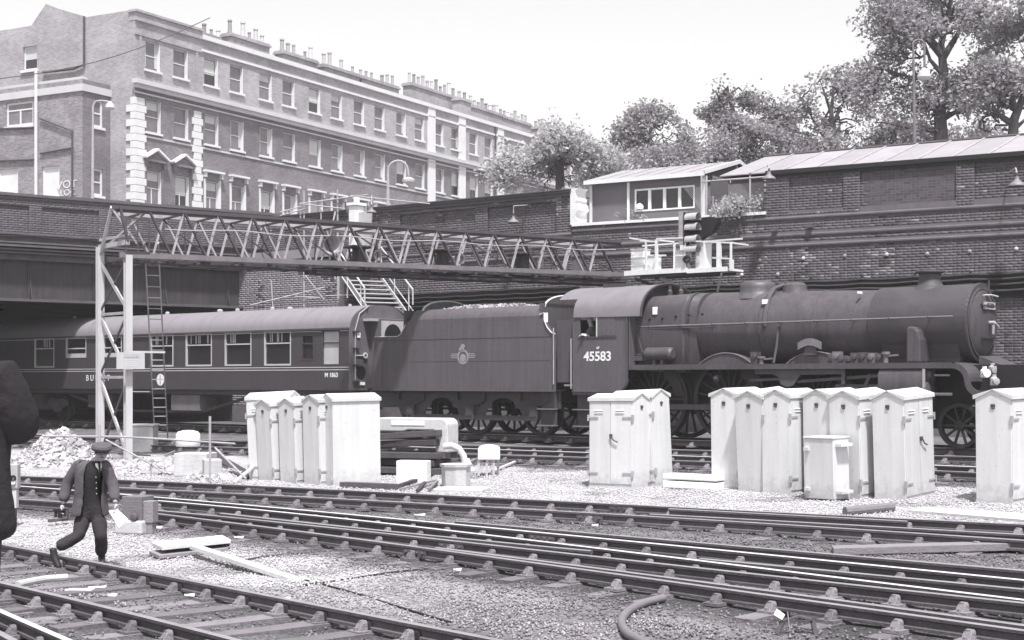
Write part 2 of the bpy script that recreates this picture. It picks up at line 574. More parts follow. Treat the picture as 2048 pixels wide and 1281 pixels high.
# ---------------------------------------------------------------- ground sheet
def axis(lo, hi, step, far):
    a = list(np.arange(lo, hi + 1e-6, step))
    out, s = [], step
    x = hi
    while x < far:
        s *= 1.5
        x += s
        out.append(x)
    pre, s, x = [], step, lo
    while x > -far:
        s *= 1.5
        x -= s
        pre.append(x)
    return np.array(pre[::-1] + a + out)
gx, gy = axis(-16, 16, 0.22, 900), axis(9, 52, 0.22, 900)
GX, GY = np.meshgrid(gx, gy)
Q = N.x * GX + N.y * GY
S_ = D.x * GX + D.y * GY
H = 0.0375 * np.clip(Q - 12.8, 0, 23)
PXc = CX + F * GX / np.maximum(GY, 1)
# low heap of spoil left of the gantry, soft mounds along the island
lump = np.array([[noise.noise(Vector((x * 0.9, y * 0.9, 0))) for x in gx] for y in gy])
inside = (GX > -16) & (GX < 16) & (GY > 9) & (GY < 52)
H = H + np.where(inside, 0.035 * lump, 0) - np.where(inside, 0.0, 0.02)
V = np.stack([GX.ravel(), GY.ravel(), H.ravel()], 1)
ny, nx = GX.shape
ii = np.arange((ny - 1) * (nx - 1))
r_, c_ = ii // (nx - 1), ii % (nx - 1)
a_ = r_ * nx + c_
me = arr_mesh('ground', V, np.stack([a_, a_ + 1, a_ + nx + 1, a_ + nx], 1), [])
ground = link('ground', me)
tag(ground, None, None, None, 'structure')

def ground_mat():
    m = bpy.data.materials.new('ballast_ground')
    m.use_nodes = True
    t = m.node_tree
    L = t.links
    b = t.nodes['Principled BSDF']
    b.inputs['Roughness'].default_value = 0.95
    b.inputs['Specular IOR Level'].default_value = 0.15
    tc = t.nodes.new('ShaderNodeTexCoord')
    vo = t.nodes.new('ShaderNodeTexVoronoi')
    vo.inputs['Scale'].default_value = 26
    L.new(tc.outputs['Object'], vo.inputs['Vector'])
    va = t.nodes.new('ShaderNodeTexVoronoi')
    va.inputs['Scale'].default_value = 26
    L.new(tc.outputs['Object'], va.inputs['Vector'])
    sep = t.nodes.new('ShaderNodeSeparateColor')
    L.new(vo.outputs['Color'], sep.inputs[0])
    nz = t.nodes.new('ShaderNodeTexNoise')
    nz.inputs['Scale'].default_value = 1.3
    nz.inputs['Detail'].default_value = 8
    nz.inputs['Roughness'].default_value = 0.7
    L.new(tc.outputs['Object'], nz.inputs['Vector'])
    at = t.nodes.new('ShaderNodeAttribute')
    at.attribute_name = 'pale'
    def mr(src, a, bb, c, d):
        q = t.nodes.new('ShaderNodeMapRange')
        for k, x in zip(('From Min', 'From Max', 'To Min', 'To Max'), (a, bb, c, d)): q.inputs[k].default_value = x
        L.new(src, q.inputs['Value'])
        return q.outputs[0]
    def mth(op, x, y):
        q = t.nodes.new('ShaderNodeMath')
        q.operation = op
        for i, z in enumerate((x, y)):
            if isinstance(z, (int, float)): q.inputs[i].default_value = z
            else: L.new(z, q.inputs[i])
        return q.outputs[0]
    stone = mr(sep.outputs[0], 0, 1, 0.72, 1.2)
    edge = mr(vo.outputs['Distance'], 0.3, 0.75, 1.0, 0.6)
    big = mr(nz.outputs['Fac'], 0.3, 0.7, 0.75, 1.2)
    base = mr(at.outputs["Fac"], 0, 1, 0.05, 0.6)
    val = mth('MULTIPLY', mth('MULTIPLY', mth('MULTIPLY', base, stone), edge), big)
    mx = t.nodes.new('ShaderNodeMixRGB')
    mx.blend_type = 'MULTIPLY'
    mx.inputs[0].default_value = 1
    mx.inputs[1].default_value = (0.985, 0.94, 1.0, 1)
    L.new(val, mx.inputs[2])
    L.new(mx.outputs[0], b.inputs['Base Color'])
    bp = t.nodes.new('ShaderNodeBump')
    bp.inputs['Strength'].default_value = 0.9
    bp.inputs['Distance'].default_value = 0.035
    iv = mth('SUBTRACT', 1.0, vo.outputs['Distance'])
    L.new(iv, bp.inputs['Height'])
    L.new(bp.outputs[0], b.inputs['Normal'])
    return m
me.materials.append(ground_mat())

# ---------------------------------------------------------------- railway tracks
def head_pts(pix):
    return [G(x, y, 0.19) for x, y in pix]

def fit_rail(pix, deg, s0, s1):
    P = head_pts(pix)
    s = np.array([p.dot(D) for p in P])
    l = np.array([p.dot(N) for p in P])
    c = np.polyfit(s, l, deg)
    s0 = min(s) if s0 is None else s0
    s1 = max(s) if s1 is None else s1
    return c, s0, s1

class Rail:
    def __init__(s, pix, deg=2, s0=None, s1=None, bright=False, chairs=True, side=-1, drop=0.0):
        s.c, s.s0, s.s1 = fit_rail(pix, deg, s0, s1)
        s.lo, s.hi = min(p.dot(D) for p in head_pts(pix)), max(p.dot(D) for p in head_pts(pix))
        s.bright, s.chairs, s.side, s.drop = bright, chairs, side, drop
    def at(s, t):
        tt = min(max(t, s.lo), s.hi)
        l = np.polyval(s.c, tt)
        if tt != t:
            l += np.polyval(np.polyder(s.c), tt) * (t - tt)
        p = D * t + N * l
        return Vector((p.x, p.y, gh(p.x, p.y) + 0.19 - s.drop))

RAIL_PROF = [(-.035,-.145),(.035,-.145),(.035,-.118),(.010,-.105),(.010,-.050),(.034,-.036),(.036,-.006),(.026,0),(-.026,0),(-.036,-.006),(-.034,-.036),(-.010,-.050),(-.010,-.105),(-.035,-.118)]
def rail_mesh(r, base):
    vs, fs, ms = [], [], []
    n = max(2, int((r.s1 - r.s0) / 0.7) + 1)
    ts = np.linspace(r.s0, r.s1, n)
    k = len(RAIL_PROF)
    for i, t in enumerate(ts):
        p = r.at(t)
        a, b = r.at(max(t - .3, r.s0)), r.at(min(t + .3, r.s1))
        tg = (b - a)
        tg.z = 0
        tg.normalize()
        nn = Vector((-tg.y, tg.x, 0))
        for x, z in RAIL_PROF:
            vs.append(p + nn * x + Vector((0, 0, z)) - base)
    for i in range(n - 1):
        for j in range(k):
            j2 = (j + 1) % k
            fs.append((i*k+j, (i+1)*k+j, (i+1)*k+j2, i*k+j2))
            ms.append(1 if j in (6, 7, 8) else 0)
    fs.append(tuple(range(k))); ms.append(0)
    fs.append(tuple((n-1)*k + j for j in range(k))[::-1]); ms.append(0)
    mb = MB()
    mb.add(vs, fs)
    mb.m = ms
    return mb

def chair_mesh():
    """cast iron chair with both jaws, x along the rail, origin on the sleeper top"""
    mb = MB()
    mb.prism([(-.10,-.19,0),(.10,-.19,0),(.10,.19,0),(-.10,.19,0)], (0,0,.035))
    for sgn in (-1, 1):
        y0, y1, y2 = sgn*.05, sgn*.10, sgn*.15
        prof = [(-.058,.03),(.058,.03),(.052,.105),(.034,.128),(-.034,.128),(-.052,.105)]
        a = [Vector((x, y0, z)) for x, z in prof]
        b = [Vector((x*.86, y1 if z > .05 else y2, z*.96)) for x, z in prof]
        if sgn < 0: a, b = b, a
        mb.loft([b, a])
        mb.lathe((0, sgn*.155, .035), (0,0,1), [(0,.022),(.03,.022),(.032,.0)], 6)
    return mb
def key_mesh():
    mb = MB()
    mb.box((-.075,.012,.045),(.075,.05,.115))
    mb.box((-.09,.018,.05),(-.075,.044,.11))
    return mb
ME_CHAIR = chair_mesh().mesh('rail_chair', [M_chair])
ME_KEY = key_mesh().mesh('key', [M_key])
ME_SLEEPERS = {}
def sleeper_mesh(L):
    k = round(L * 4) / 4
    if k not in ME_SLEEPERS:
        mb = MB()
        rr = random.Random(int(k * 100))
        n = 5
        rings = []
        for i in range(n + 1):
            y = -k/2 + k * i / n
            j = lambda s: rr.uniform(-s, s)
            rings.append([(-.127+j(.006), y, -.1), (-.127+j(.008), y, j(.006)), (j(.04), y, j(.005)), (.127+j(.008), y, j(.006)), (.127+j(.006), y, -.1)])
        mb.loft(rings)
        ME_SLEEPERS[k] = mb.mesh('sleeper', [M_sleeper])
    return ME_SLEEPERS[k], k

RAILS = []
def track(label, rails, ref, s0, s1, step=0.76, ext=0.5, bury=0.0, keys=True, skew=0.0, maxchairs=300):
    mid = ref.at((s0 + s1) / 2)
    T = Thing('railway_track', label, 'railway track', (mid.x, mid.y, gh(mid.x, mid.y)))
    for r in rails:
        T.part('rail', rail_mesh(r, Vector((0,0,0))), [M_rust, M_railtop if r.bright else M_raildull], world=True)
        RAILS.append(r)
    s = s0
    while s < s1:
        p = ref.at(s)
        tg = ref.at(s + .2) - ref.at(s - .2)
        tg.z = 0
        tg.normalize()
        nn = Vector((-tg.y, tg.x, 0))
        ang = math.atan2(tg.y, tg.x)
        hits = []
        for r in rails:
            if not (r.s0 - .05 <= s <= r.s1 + .05): continue
            # intersect the sleeper line with the rail
            t = s
            for _ in range(4):
                qv = r.at(t) - p
                t -= qv.dot(tg)
            qv = r.at(t) - p
            if r.s0 < t < r.s1: hits.append((qv.dot(nn), r, t))
        if hits:
            lo, hi = min(h[0] for h in hits) - ext, max(h[0] for h in hits) + ext
            L = hi - lo
            me_, k = sleeper_mesh(L)
            c = p + nn * ((lo + hi) / 2)
            z = gh(c.x, c.y) + random.uniform(-.008, .022) - bury
            # the sleeper lies in the slope of the ground
            e1, e2 = c + nn * .5, c - nn * .5
            sl = (gh(e1.x, e1.y) - gh(e2.x, e2.y))
            T.inst('sleeper', me_, (c.x, c.y, z), ang + random.uniform(-.015, .015), rot=(math.atan(sl), 0, ang))
            for off, r, tt in hits:
                if not r.chairs: continue
                q = r.at(tt)
                ch = T.inst('rail_chair', ME_CHAIR, (q.x, q.y, q.z - .19 + .012), 0, rot=(0, 0, ang + (0 if r.side < 0 else math.pi)))
                if keys:
                    kk = link('key', ME_KEY, ch)
                    kk.location.x = random.uniform(-.03, .03)
        s += step * random.uniform(.96, 1.04)
    return T

# far line carrying the train
d1 = Rail([(901,871.6),(1183,877),(1347,882.5),(1869,891.6)], 1, -62, -4, bright=True)
lmid = N.dot(d1.at(-30)) + 0
d1.c = np.array([0.0, 32.8 - .7175]); d1.lo, d1.hi = -62, -4
d1.__dict__['s0'], d1.__dict__['s1'] = -70, -4
d1b = Rail([(901,871.6),(1869,891.6)], 1, -70, -4, bright=True)
d1b.c = np.array([0.0, 32.8 + .7175]); d1b.lo, d1b.hi = -62, -4
def flat_rail(r, zz=0.95):
    old = r.at
    def at(t):
        p = old(t)
        p.z = zz
        return p
    r.at = at
flat_rail(d1); flat_rail(d1b)
track('far main line track under the steam train', [d1, d1b], d1, -66, -5, keys=False)
d2a = Rail([(901,890),(1183,895),(1347,900),(1869,911)], 2, -62, -4)
d2b = Rail([(998,899),(1183,905),(1347,912),(1869,928),(1965,936)], 2, -62, -4, bright=True)
d2c = Rail([(998,910),(1183,914),(1347,921.5),(1869,941)], 2, -62, -4)
track('track between the train and the white cabinets', [d2a, d2b, d2c], d2c, -58, -5, keys=False)
# siding pair nearest the white cabinets
r1 = Rail([(34,951),(240,961),(435,968),(640,975.5),(835,986.5),(1040,999),(1235,1009),(1440,1018.5),(1648,1028.5),(1843,1037.5),(2048,1049)], 3, -38, 5)
r1b = Rail([(1340,1017),(1440,1023),(1635,1032.5),(1815,1042)], 1, chairs=False)
r2 = Rail([(36,965),(117,969.5),(240,976.5),(435,985),(640,994),(835,1006),(1040,1017),(1235,1028),(1440,1042),(1635,1054.5),(1843,1065.5),(2048,1080)], 3, -38, 5)
r2b = Rail([(1300,1028),(1440,1035),(1648,1047.3),(1843,1057),(2048,1069)], 2, None, 5, chairs=False)
track('dull siding track in front of the white cabinets', [r1, r1b, r2, r2b], r2, -36, 4.8, ext=.45)
# crossing tracks through the middle
r3b = Rail([(913,1042),(1040,1053.5),(1235,1071),(1440,1088),(1648,1107),(1843,1122),(2048,1141)], 2, None, 5, chairs=False)
r3 = Rail([(36,971.5),(117,978),(285,992.5),(435,1005.5),(640,1022),(835,1040),(1040,1060.8),(1235,1079.6),(1440,1100.5),(1648,1121.5),(1843,1139),(2048,1158.7)], 3, -38, 5, bright=True)
r4 = Rail([(314,1001),(435,1011.5),(640,1031),(835,1053.7),(1040,1078),(1235,1101),(1440,1127),(1635,1148.4),(1843,1171.6),(2048,1201.6)], 3, None, 5, bright=True)
r4b = Rail([(1400,1117),(1440,1120),(1635,1139),(1843,1158),(2048,1178)], 2, None, 5, chairs=False)
r5a = Rail([(445,1026),(640,1050),(835,1066.5),(1040,1087),(1180,1102)], 2, chairs=False)
r5 = Rail([(306,1020.5),(435,1030),(640,1054.5),(835,1072.5),(1040,1096.8),(1235,1116.8),(1440,1140.5),(1635,1160),(1843,1184),(2048,1205.5)], 3, None, 1)
r6 = Rail([(306,1027.5),(435,1039),(640,1067.5),(835,1094.8),(1040,1123),(1240,1149),(1435,1174),(1640,1201),(1772,1222),(2048,1262)], 3, None, 1)
r6b = Rail([(874,1095),(1040,1116),(1240,1143),(1435,1167),(1640,1194),(1772,1212),(2048,1250.6)], 2, None, 5, chairs=False)
track('crossing tracks with bright rails through the middle of the yard', [r3b, r3, r4, r4b, r5a, r5, r6, r6b], r6, -30, 4.8, ext=.5, step=.74, bury=-.012)
r3w = Rail([(36,998),(109,1002.5),(200,1009)], 1, -36, None)
track('short dull rail left of the walking man', [r3w], r3w, -34, -26.5, ext=.4)
# nearest track, lower left
r7 = Rail([(33,1094.6),(195,1122),(400,1165),(550,1194.5),(774,1235.5),(1007,1281)], 2, -26, -5, side=1)
r7b = Rail([(34,1088.5),(195,1113),(330,1137),(420,1157)], 1, None, None, chairs=False)
r8 = Rail([(10,1166),(195,1209),(400,1261),(482,1281)], 2, -26, -5)
track('nearest track with open sleepers, crossed by the walking man', [r7, r8], r8, -25, -5.5, ext=.5, step=.72, bury=-.022)
r9 = Rail([(0,1220.6),(70,1250),(137,1280)], 1, -24, -6, bright=True)
r10 = Rail([(0,1265),(29,1280),(45,1289)], 1, -22, -6)
track('track cut by the lower left corner, one bright rail', [r9, r10], r9, -21, -7, ext=.6)

# fishplates at rail joints
def fishplate(px, r, side=-1):
    # find the rail point nearest the pixel column
    best = min(np.linspace(r.s0, r.s1, 1500), key=lambda t: abs(CX + F * r.at(t).x / r.at(t).y - px))
    p = r.at(best)
    tg = (r.at(best + .2) - r.at(best - .2)); tg.z = 0; tg.normalize()
    ang = math.atan2(tg.y, tg.x)
    mb = MB()
    for sg in (-1, 1):
        mb.box((-.24, sg*.012, -.118), (.24, sg*.034, -.045))
        for x in (-.17, -.06, .06, .17):
            mb.lathe((x, sg*.034, -.08), (0, sg, 0), [(0,.021),(.03,.021),(.031,0)], 6)
    solo('fishplate', mb.xf(Matrix.Translation(p) @ Matrix.Rotation(ang, 4, 'Z')), [M_rust],
         FPL[len(FP)], 'fishplate', 'bolted fishplates on the rail joints')
    FP.append(1)
FP = []
FPL = ['bolted fishplate behind the nearest sleeper end at the walking man\'s feet', 'fishplate on the near rail of the crossing tracks, right of the planks',
       'fishplate on the far siding rail below the two cabinets', 'fishplate on the near siding rail below the two cabinets',
       'fishplate on the bright rail of the crossing tracks', 'fishplate on the siding rail before the left cabinets',
       'fishplate on the siding rail right of the walking man', 'fishplate on the second rail of the crossing tracks']
for px, r in ((178, r7), (832, r6), (1244, r1), (1182, r2), (1085, r3), (514, r1), (382, r2), (905, r5)):
    fishplate(px, r)

# ---- pale clean ballast or dark oily dirt, by how far the ground lies from rails
rail_lines = [r for r in RAILS]
sP = S_.ravel(); lP = Q.ravel()
dist = np.full(len(sP), 9.0)
for r in rail_lines:
    tt = np.clip(sP, r.lo, r.hi)
    l = np.polyval(r.c, tt) + np.polyval(np.polyder(r.c), tt) * (sP - tt) * ((sP > r.s0) & (sP < r.s1))
    dd = np.abs(lP - l) + np.where((sP < r.s0 - .3) | (sP > r.s1 + .3), 9.0, 0)
    dist = np.minimum(dist, dd)
def bl(x, a, b): return np.clip((x - a) / (b - a), 0, 1)
gY = GY.ravel(); gX = GX.ravel()
PX = CX + F * gX / np.maximum(gY, 1)
PY = HY + F * (CAMZ - V[:, 2]) / np.maximum(gY, 1)
pale = 0.18 + 0.82 * bl(dist, 0.35, 1.0)
l6 = np.polyval(r6.c, np.clip(sP, r6.lo, r6.hi)); l7 = np.polyval(r7.c, np.clip(sP, r7.lo, r7.hi)); l1 = np.polyval(r1.c, np.clip(sP, r1.lo, r1.hi))
l2 = np.polyval(r2.c, np.clip(sP, r2.lo, r2.hi))
front = (lP < l6 + .2)
# ground in front of the crossing tracks darkens towards the right (trodden, oily)
right = bl(sP, -14.5, -9.5)
pale = np.where(front, pale * (1 - .62 * right), pale)
pale = np.where(lP < l7, pale * .42 + .1, pale)                 # within the nearest track: dirt
pale = np.where((lP > l6) & (lP < l2 + .3), np.minimum(pale, .30), pale)
pale = np.where(lP > 26.2, pale * .3, pale)
pale = np.where(~inside.ravel(), .25, pale)
pale *= 0.85 + 0.35 * lump.ravel()
pale = np.clip(pale, 0.02, 1)
at_ = me.attributes.new('pale', 'FLOAT', 'POINT')
at_.data.foreach_set('value', pale.astype(np.float32))

# loose stones
from bisect import bisect_left
def scatter(name, n, cond, smin, smax, matl, seed, zoff=0.0, label=None):
    g = np.random.default_rng(seed)
    Yv = np.sqrt(g.uniform(13.2**2, 36**2, n * 4))
    Xv = g.uniform(-.37, .37, n * 4) * Yv
    ix = np.clip(np.searchsorted(gx, Xv), 1, len(gx) - 1)
    iy = np.clip(np.searchsorted(gy, Yv), 1, len(gy) - 1)
    idx = iy * nx + ix
    pl = pale[idx]
    dd = dist[idx]
    q = N.x * Xv + N.y * Yv
    keep = cond(pl, dd, q, g)
    Xv, Yv, q = Xv[keep][:n], Yv[keep][:n], q[keep][:n]
    m = len(Xv)
    Z = 0.0375 * np.clip(q - 12.8, 0, 23) + .005 + 0.035 * lump.ravel()[idx[keep][:n]]
    s = g.uniform(smin, smax, m)
    base = np.array([[1,0,0],[-1,0,0],[0,1,0],[0,-1,0],[0,0,.75],[0,0,-.75]], float)
    fc = np.array([[0,2,4],[2,1,4],[1,3,4],[3,0,4],[2,0,5],[1,2,5],[3,1,5],[0,3,5]])
    an = g.uniform(0, 6.28, m)
    ca, sa = np.cos(an), np.sin(an)
    sc3 = g.uniform(.6, 1.25, (m, 6, 1)) * base[None] * s[:, None, None]
    tl = g.uniform(-.5, .5, (m, 1))
    x = sc3[:, :, 0] * ca[:, None] - sc3[:, :, 1] * sa[:, None]
    y = sc3[:, :, 0] * sa[:, None] + sc3[:, :, 1] * ca[:, None]
    z = sc3[:, :, 2] + x * tl
    VV = np.stack([x + Xv[:, None], y + Yv[:, None], z + Z[:, None] + s[:, None] * .25 + zoff], 2).reshape(-1, 3)
    FF = (fc[None] + (np.arange(m) * 6)[:, None, None]).reshape(-1, 3)
    o = link(name, arr_mesh(name, VV, FF, matl))
    tag(o, label, name, None, 'stuff')
    return o
scatter('gravel', 30000, lambda p, d, q, g: (p > .33) & (p <= .72) & (d > .14), .010, .025, M_stone_mid, 4,
        label='greyed ballast stones along the edges of the tracks')
scatter('gravel', 42000, lambda p, d, q, g: (p > .72) & (d > .14), .010, .026, M_stone, 3,
        label='loose pale ballast stones spread over the ground')
in_c = lambda p, d, q, g: True
scatter('gravel', 34000, lambda p, d, q, g: (p <= .42) & (d > .10) & ((q > np.polyval(r7.c, r7.lo)) | (g.random(len(p)) < .45)), .010, .028, M_stone_dark, 5,
        label='dirty dark ballast stones between the rails')
# ---------------------------------------------------------------- walls, bridge
WA = Frame((500, 57.5), (1145, 48.5))      # wing wall in the middle
WB = Frame((1145, 48.5), (2048, 41.0))     # high retaining wall on the right
BR = Frame((0, 51.5), (500, 57.5))         # road bridge over the tracks

def bricks(T, Fr, u0, u1, z0, z1, m, base_v=0.0, voff=None, skip=None, near=None, seed=1, name='brick', proud=0.0004, pale=None, edges=()):
    """courses of real bricks standing proud of the mortar; near(u,z)->True ones become single bricks"""
    g = np.random.default_rng(seed)
    ch, bl_, bh = 0.078, 0.235, 0.066
    rows = int((z1 - z0) / ch)
    U, Z, Lb = [], [], []
    for r in range(rows):
        z = z0 + r * ch
        if r % 2 == 0:
            a, L = u0, bl_
            us = np.arange(u0, u1 - .05, bl_)
            ls = np.full(len(us), bl_ - .012)
        else:
            us = np.arange(u0, u1 - .05, bl_ / 2)
            ls = np.full(len(us), bl_ / 2 - .012)
            if r % 4 == 1:
                us = np.arange(u0 + bl_/2, u1 - .05, bl_)
                ls = np.full(len(us), bl_ - .012)
        U.append(us); Z.append(np.full(len(us), z)); Lb.append(ls)
    U, Z, Lb = map(np.concatenate, (U, Z, Lb))
    Lb = np.minimum(Lb, u1 - U)
    for e in edges:                                # bricks are cut at the corners of the panels
        cut = (U < e - .012) & (U + Lb > e + .012)
        U = np.concatenate([U, np.full(cut.sum(), e + .001)])
        Z = np.concatenate([Z, Z[cut]])
        rest = (U[:len(Lb)] + Lb - e)[cut] - .001
        Lb = np.where(cut, e - U[:len(Lb)] - .001, Lb)
        Lb = np.concatenate([Lb, rest])
    vv = np.array([voff(a + l/2, b) if voff else 0.0 for a, b, l in zip(U, Z, Lb)])
    keep = np.array([not skip(a + l/2, b) for a, b, l in zip(U, Z, Lb)]) if skip else np.ones(len(U), bool)
    U, Z, Lb, vv = U[keep], Z[keep], Lb[keep], vv[keep]
    single = np.array([bool(near(a, b)) for a, b in zip(U, Z)]) if near else np.zeros(len(U), bool)
    if single.sum() > 290:
        idx = np.where(single)[0]
        single[idx[:-290]] = False
    pr = proud * g.uniform(.45, 1.2, len(U))
    def mk(U, Z, Lb, vv, pr):
        n = len(U)
        x0, x1, zz0, zz1 = U, U + Lb, Z, Z + bh
        yf, yb = base_v + vv - pr, base_v + vv + .03
        c = [(x0,yf,zz0),(x1,yf,zz0),(x1,yf,zz1),(x0,yf,zz1),(x0,yb,zz0),(x1,yb,zz0),(x1,yb,zz1),(x0,yb,zz1)]
        Vv = np.stack([np.stack([a, b, cc], 1) for a, b, cc in c], 1).reshape(-1, 3)
        fc = np.array([[0,1,2,3],[3,2,6,7],[0,4,5,1],[0,3,7,4],[1,5,6,2]])
        Ff = (fc[None] + (np.arange(n) * 8)[:, None, None]).reshape(-1, 4)
        return Vv, Ff
    # repairs, soot and lime: stained bricks among the plain ones
    n1 = np.array([noise.noise(Vector((a * .45, b * .8, seed))) for a, b in zip(U, Z)])
    n2 = np.array([noise.noise(Vector((a * .7, b * .22, seed + 9))) for a, b in zip(U, Z)])
    kind_ = np.zeros(len(U), int)
    kind_[(n2 > .30) & (g.random(len(U)) < .55)] = 2
    kind_[(n1 > .42) & (g.random(len(U)) < .45)] = 1
    kind_[g.random(len(U)) < .012] = 1
    if pale:
        pz = np.array([pale(a, b) for a, b in zip(U, Z)])
        kind_[g.random(len(U)) < pz] = 1
    for kk, mm in ((0, m), (1, M_brickpale), (2, M_brickdark)):
        sel = (~single) & (kind_ == kk)
        if not sel.any(): continue
        Vv, Ff = mk(U[sel], Z[sel], Lb[sel], vv[sel], pr[sel])
        o = link('brickwork', arr_mesh('brickwork', Vv, Ff, mm), T.root)
        o['kind'] = 'stuff'
    cache = {}
    for a, z, l, v, p in zip(U[single], Z[single], Lb[single], vv[single], pr[single]):
        k = round(l, 2)
        if k not in cache:
            mb = MB()
            mb.box((0, -.001, 0), (l, .03, bh))
            cache[k] = mb.mesh('brick', [m])
        link(name, cache[k], T.root, (a, base_v + v + g.uniform(-.0008, .0), z))

# -- right retaining wall
LB = WB.u(2300)
zc = lambda x, y, v=0: WB.z(x, y, v)
z_eave = zc(2048, 300) - 0.02
uE = WB.u(1533)                                # left end of the high parapet
z_low = zc(1340, 437)                          # top of the low part
TW = Thing('retaining_wall', 'high sooty brick retaining wall with recessed panels and ledges behind the steam engine', 'wall', WB.P(0, 0, 0), WB.ang)
mb = MB()
zb = 0.0
pan = [(WB.u(1577), WB.u(1686), zc(1680, 425), zc(1680, 347)),
       (WB.u(1719), WB.u(1912), zc(1912, 416), zc(1912, 326)),
       (WB.u(1948), WB.u(2200), zc(1948, 412), zc(1948, 325))]
mb.box((0, .0002, zb), (LB, .9, z_low))
# parapet backing with recessed panels
mb.holed(uE, LB, z_low, z_eave, pan, .0002, .0603)
mb.box((uE, .0606, z_low), (LB, .6, z_eave))
TW.part('mortar_backing', mb, [M_mortar])
def voffB(u, z):
    for a, b, c, d in pan:
        if a < u < b and c < z < d: return .06
    return 0.0
zl = [zc(1700, 431), zc(1700, 466), zc(1700, 487)]        # ledges
def skipB(u, z):
    if u < uE and z > z_low - .06: return True
    if u < uE and z > z_low - .12: return True
    return any(abs(z - q) < .075 for q in zl)
bricks(TW, WB, .02, LB, 1.5, z_eave - .14, M_brick, voff=voffB, skip=skipB, edges=[e for p in pan for e in p[:2]],
       near=lambda u, z: WB.u(1722) < u < WB.u(1912) and z > zc(1912, 412), seed=2,
       pale=lambda u, z: .6 * math.exp(-((u - WB.u(1605)) / .55) ** 2) * (zc(1605, 560) < z < zc(1605, 498)) + .25 * math.exp(-((u - WB.u(1480)) / .8) ** 2) * (zc(1480, 560) < z < zc(1480, 510)))
led = MB()
for k, q in enumerate(zl):
    d = (.04, .028, .045)[k]
    led.prism([(0, -.0, q-.05), (0, -d*.4, q-.045), (0, -d, q), (0, -d, q+.035), (0, 0, q+.075)][::-1], (LB, 0, 0))
TW.part('ledge', led, [M_cope])
cp = MB()
cp.box((0, -.06, z_low - .07), (uE - .01, .95, z_low + .02))
TW.part('low_coping', cp, [M_plaster], label='whitish broken coping of the low part of the wall')
cp = MB()
cp.box((uE - .02, -.07, z_eave - .14), (LB, .7, z_eave - .02))
cp.box((uE, -.03, z_eave - .22), (LB, .0, z_eave - .142))
TW.part('dark_gutter', cp, [M_black])
# short projecting stones and ring plates of the wall
mb = MB()
for px, py in ((1463,463),(1546,461),(1616,453)):
    mb.box((WB.u(px), -.14, zc(px,py)-.05), (WB.u(px)+.16, 0, zc(px,py)+.05))
TW.part('corbel_stone', mb, [M_cope])
for px, py in ((1520,521),(1607,517),(1690,512),(1774,509),(1855,508),(1940,503),(2033,498),(1484,550),(1556,549)):
    mb = MB()
    mb.lathe((WB.u(px), -.005, zc(px,py)), (0,-1,0), [(0,.055),(.02,.055),(.03,.02),(.05,0)], 10)
    TW.part('wall_tie', mb, [M_pot])
# whitish lime stain patch is only colour: thin limewash on the bricks
# cables on the wall
for i, (ya, yb_) in enumerate(((563,546),(571,556),(579,567),(587,580))):
    mb = MB()
    u0_, u1_ = WB.u(1250), LB
    z0_, z1_ = zc(1450, ya + (9 - i*.3)), zc(2048, yb_)
    ua, ub = WB.u(1450), WB.u(2048)
    pts = []
    for j in range(31):
        u = u0_ + (u1_ - u0_) * j / 30
        pts.append((u, -.12, z0_ + (z1_ - z0_) * (u - ua) / (ub - ua) - .03 * abs(math.sin(j * math.pi / 3))))
    mb.tube(pts, .05, 6)
    for j in range(0, 31, 3):
        u = pts[j][0]
        mb.box((u - .02, -.12, pts[j][2] - .03), (u + .02, 0.02, pts[j][2] + .12))
    mb.xf(TW.M)
    solo('wall_cable', mb, [M_cable], ('topmost', 'second', 'third', 'lowest')[i] + ' of the four thick black cables along the right retaining wall', 'cable', 'cables along the retaining wall')
# dark cable recess boards below
mb = MB()
mb.box((WB.u(1250), -.05, zc(1700, 604)), (LB, .015, zc(1700, 562)))
TW.part('cable_board', mb, [M_black])
# -- wing wall
TG = Thing('wing_wall', 'soot stained brick wing wall below the terrace with dark coping and ledges', 'wall', WA.P(0, 0, 0), WA.ang)
wz = lambda x, y, v=0: WA.z(x, y, v)
uw0, uw1 = WA.u(500), WA.u(1143)
uG0, uG1 = WA.u(697), WA.u(745)
ztop = wz(1145, 378)
zseat = wz(720, 500)
mb = MB()
panA = [(WA.u(800), WA.u(950), wz(850, 500), wz(850, 425)), (WA.u(975), WA.u(1112), wz(1050, 480), wz(1050, 409))]
mb.box((uw0, .0002, 0), (uw1 + .4, .6, wz(850, 500) - .4))
mb.holed(uw0, uw1, wz(850, 500) - .4, zseat, panA, .0002, .0603)
mb.holed(uG1, uw1, zseat, ztop - .12, panA, .0002, .0603)
mb.box((uw0 + .02, .0606, wz(850, 500) - .4), (uw1, .5, zseat - .001))
mb.box((uG1, .0606, zseat), (uw1, .5, ztop - .12))
mb.box((uw0 + 1.2, .0002, zseat), (uG0, .5, ztop - .12))
TG.part('mortar_backing', mb, [M_mortar])
panA = [(WA.u(800), WA.u(950), wz(850, 500), wz(850, 425)), (WA.u(975), WA.u(1112), wz(1050, 480), wz(1050, 409))]
def skipA(u, z):
    if z > zseat and (uG0 < u < uG1 or u < uw0 + 1.2): return True
    return any(abs(z - q) < .07 for q in zla)
def voffA(u, z):
    for a, b, c, d in panA:
        if a < u < b and c < z < d: return .06
    return 0
zla = [wz(1145, 470), wz(1145, 492), wz(1145, 512)]
bricks(TG, WA, uw0, uw1, 1.5, ztop - .15, M_brickwing, voff=voffA, skip=skipA, seed=5, edges=[e for p in panA for e in p[:2]])
led = MB()
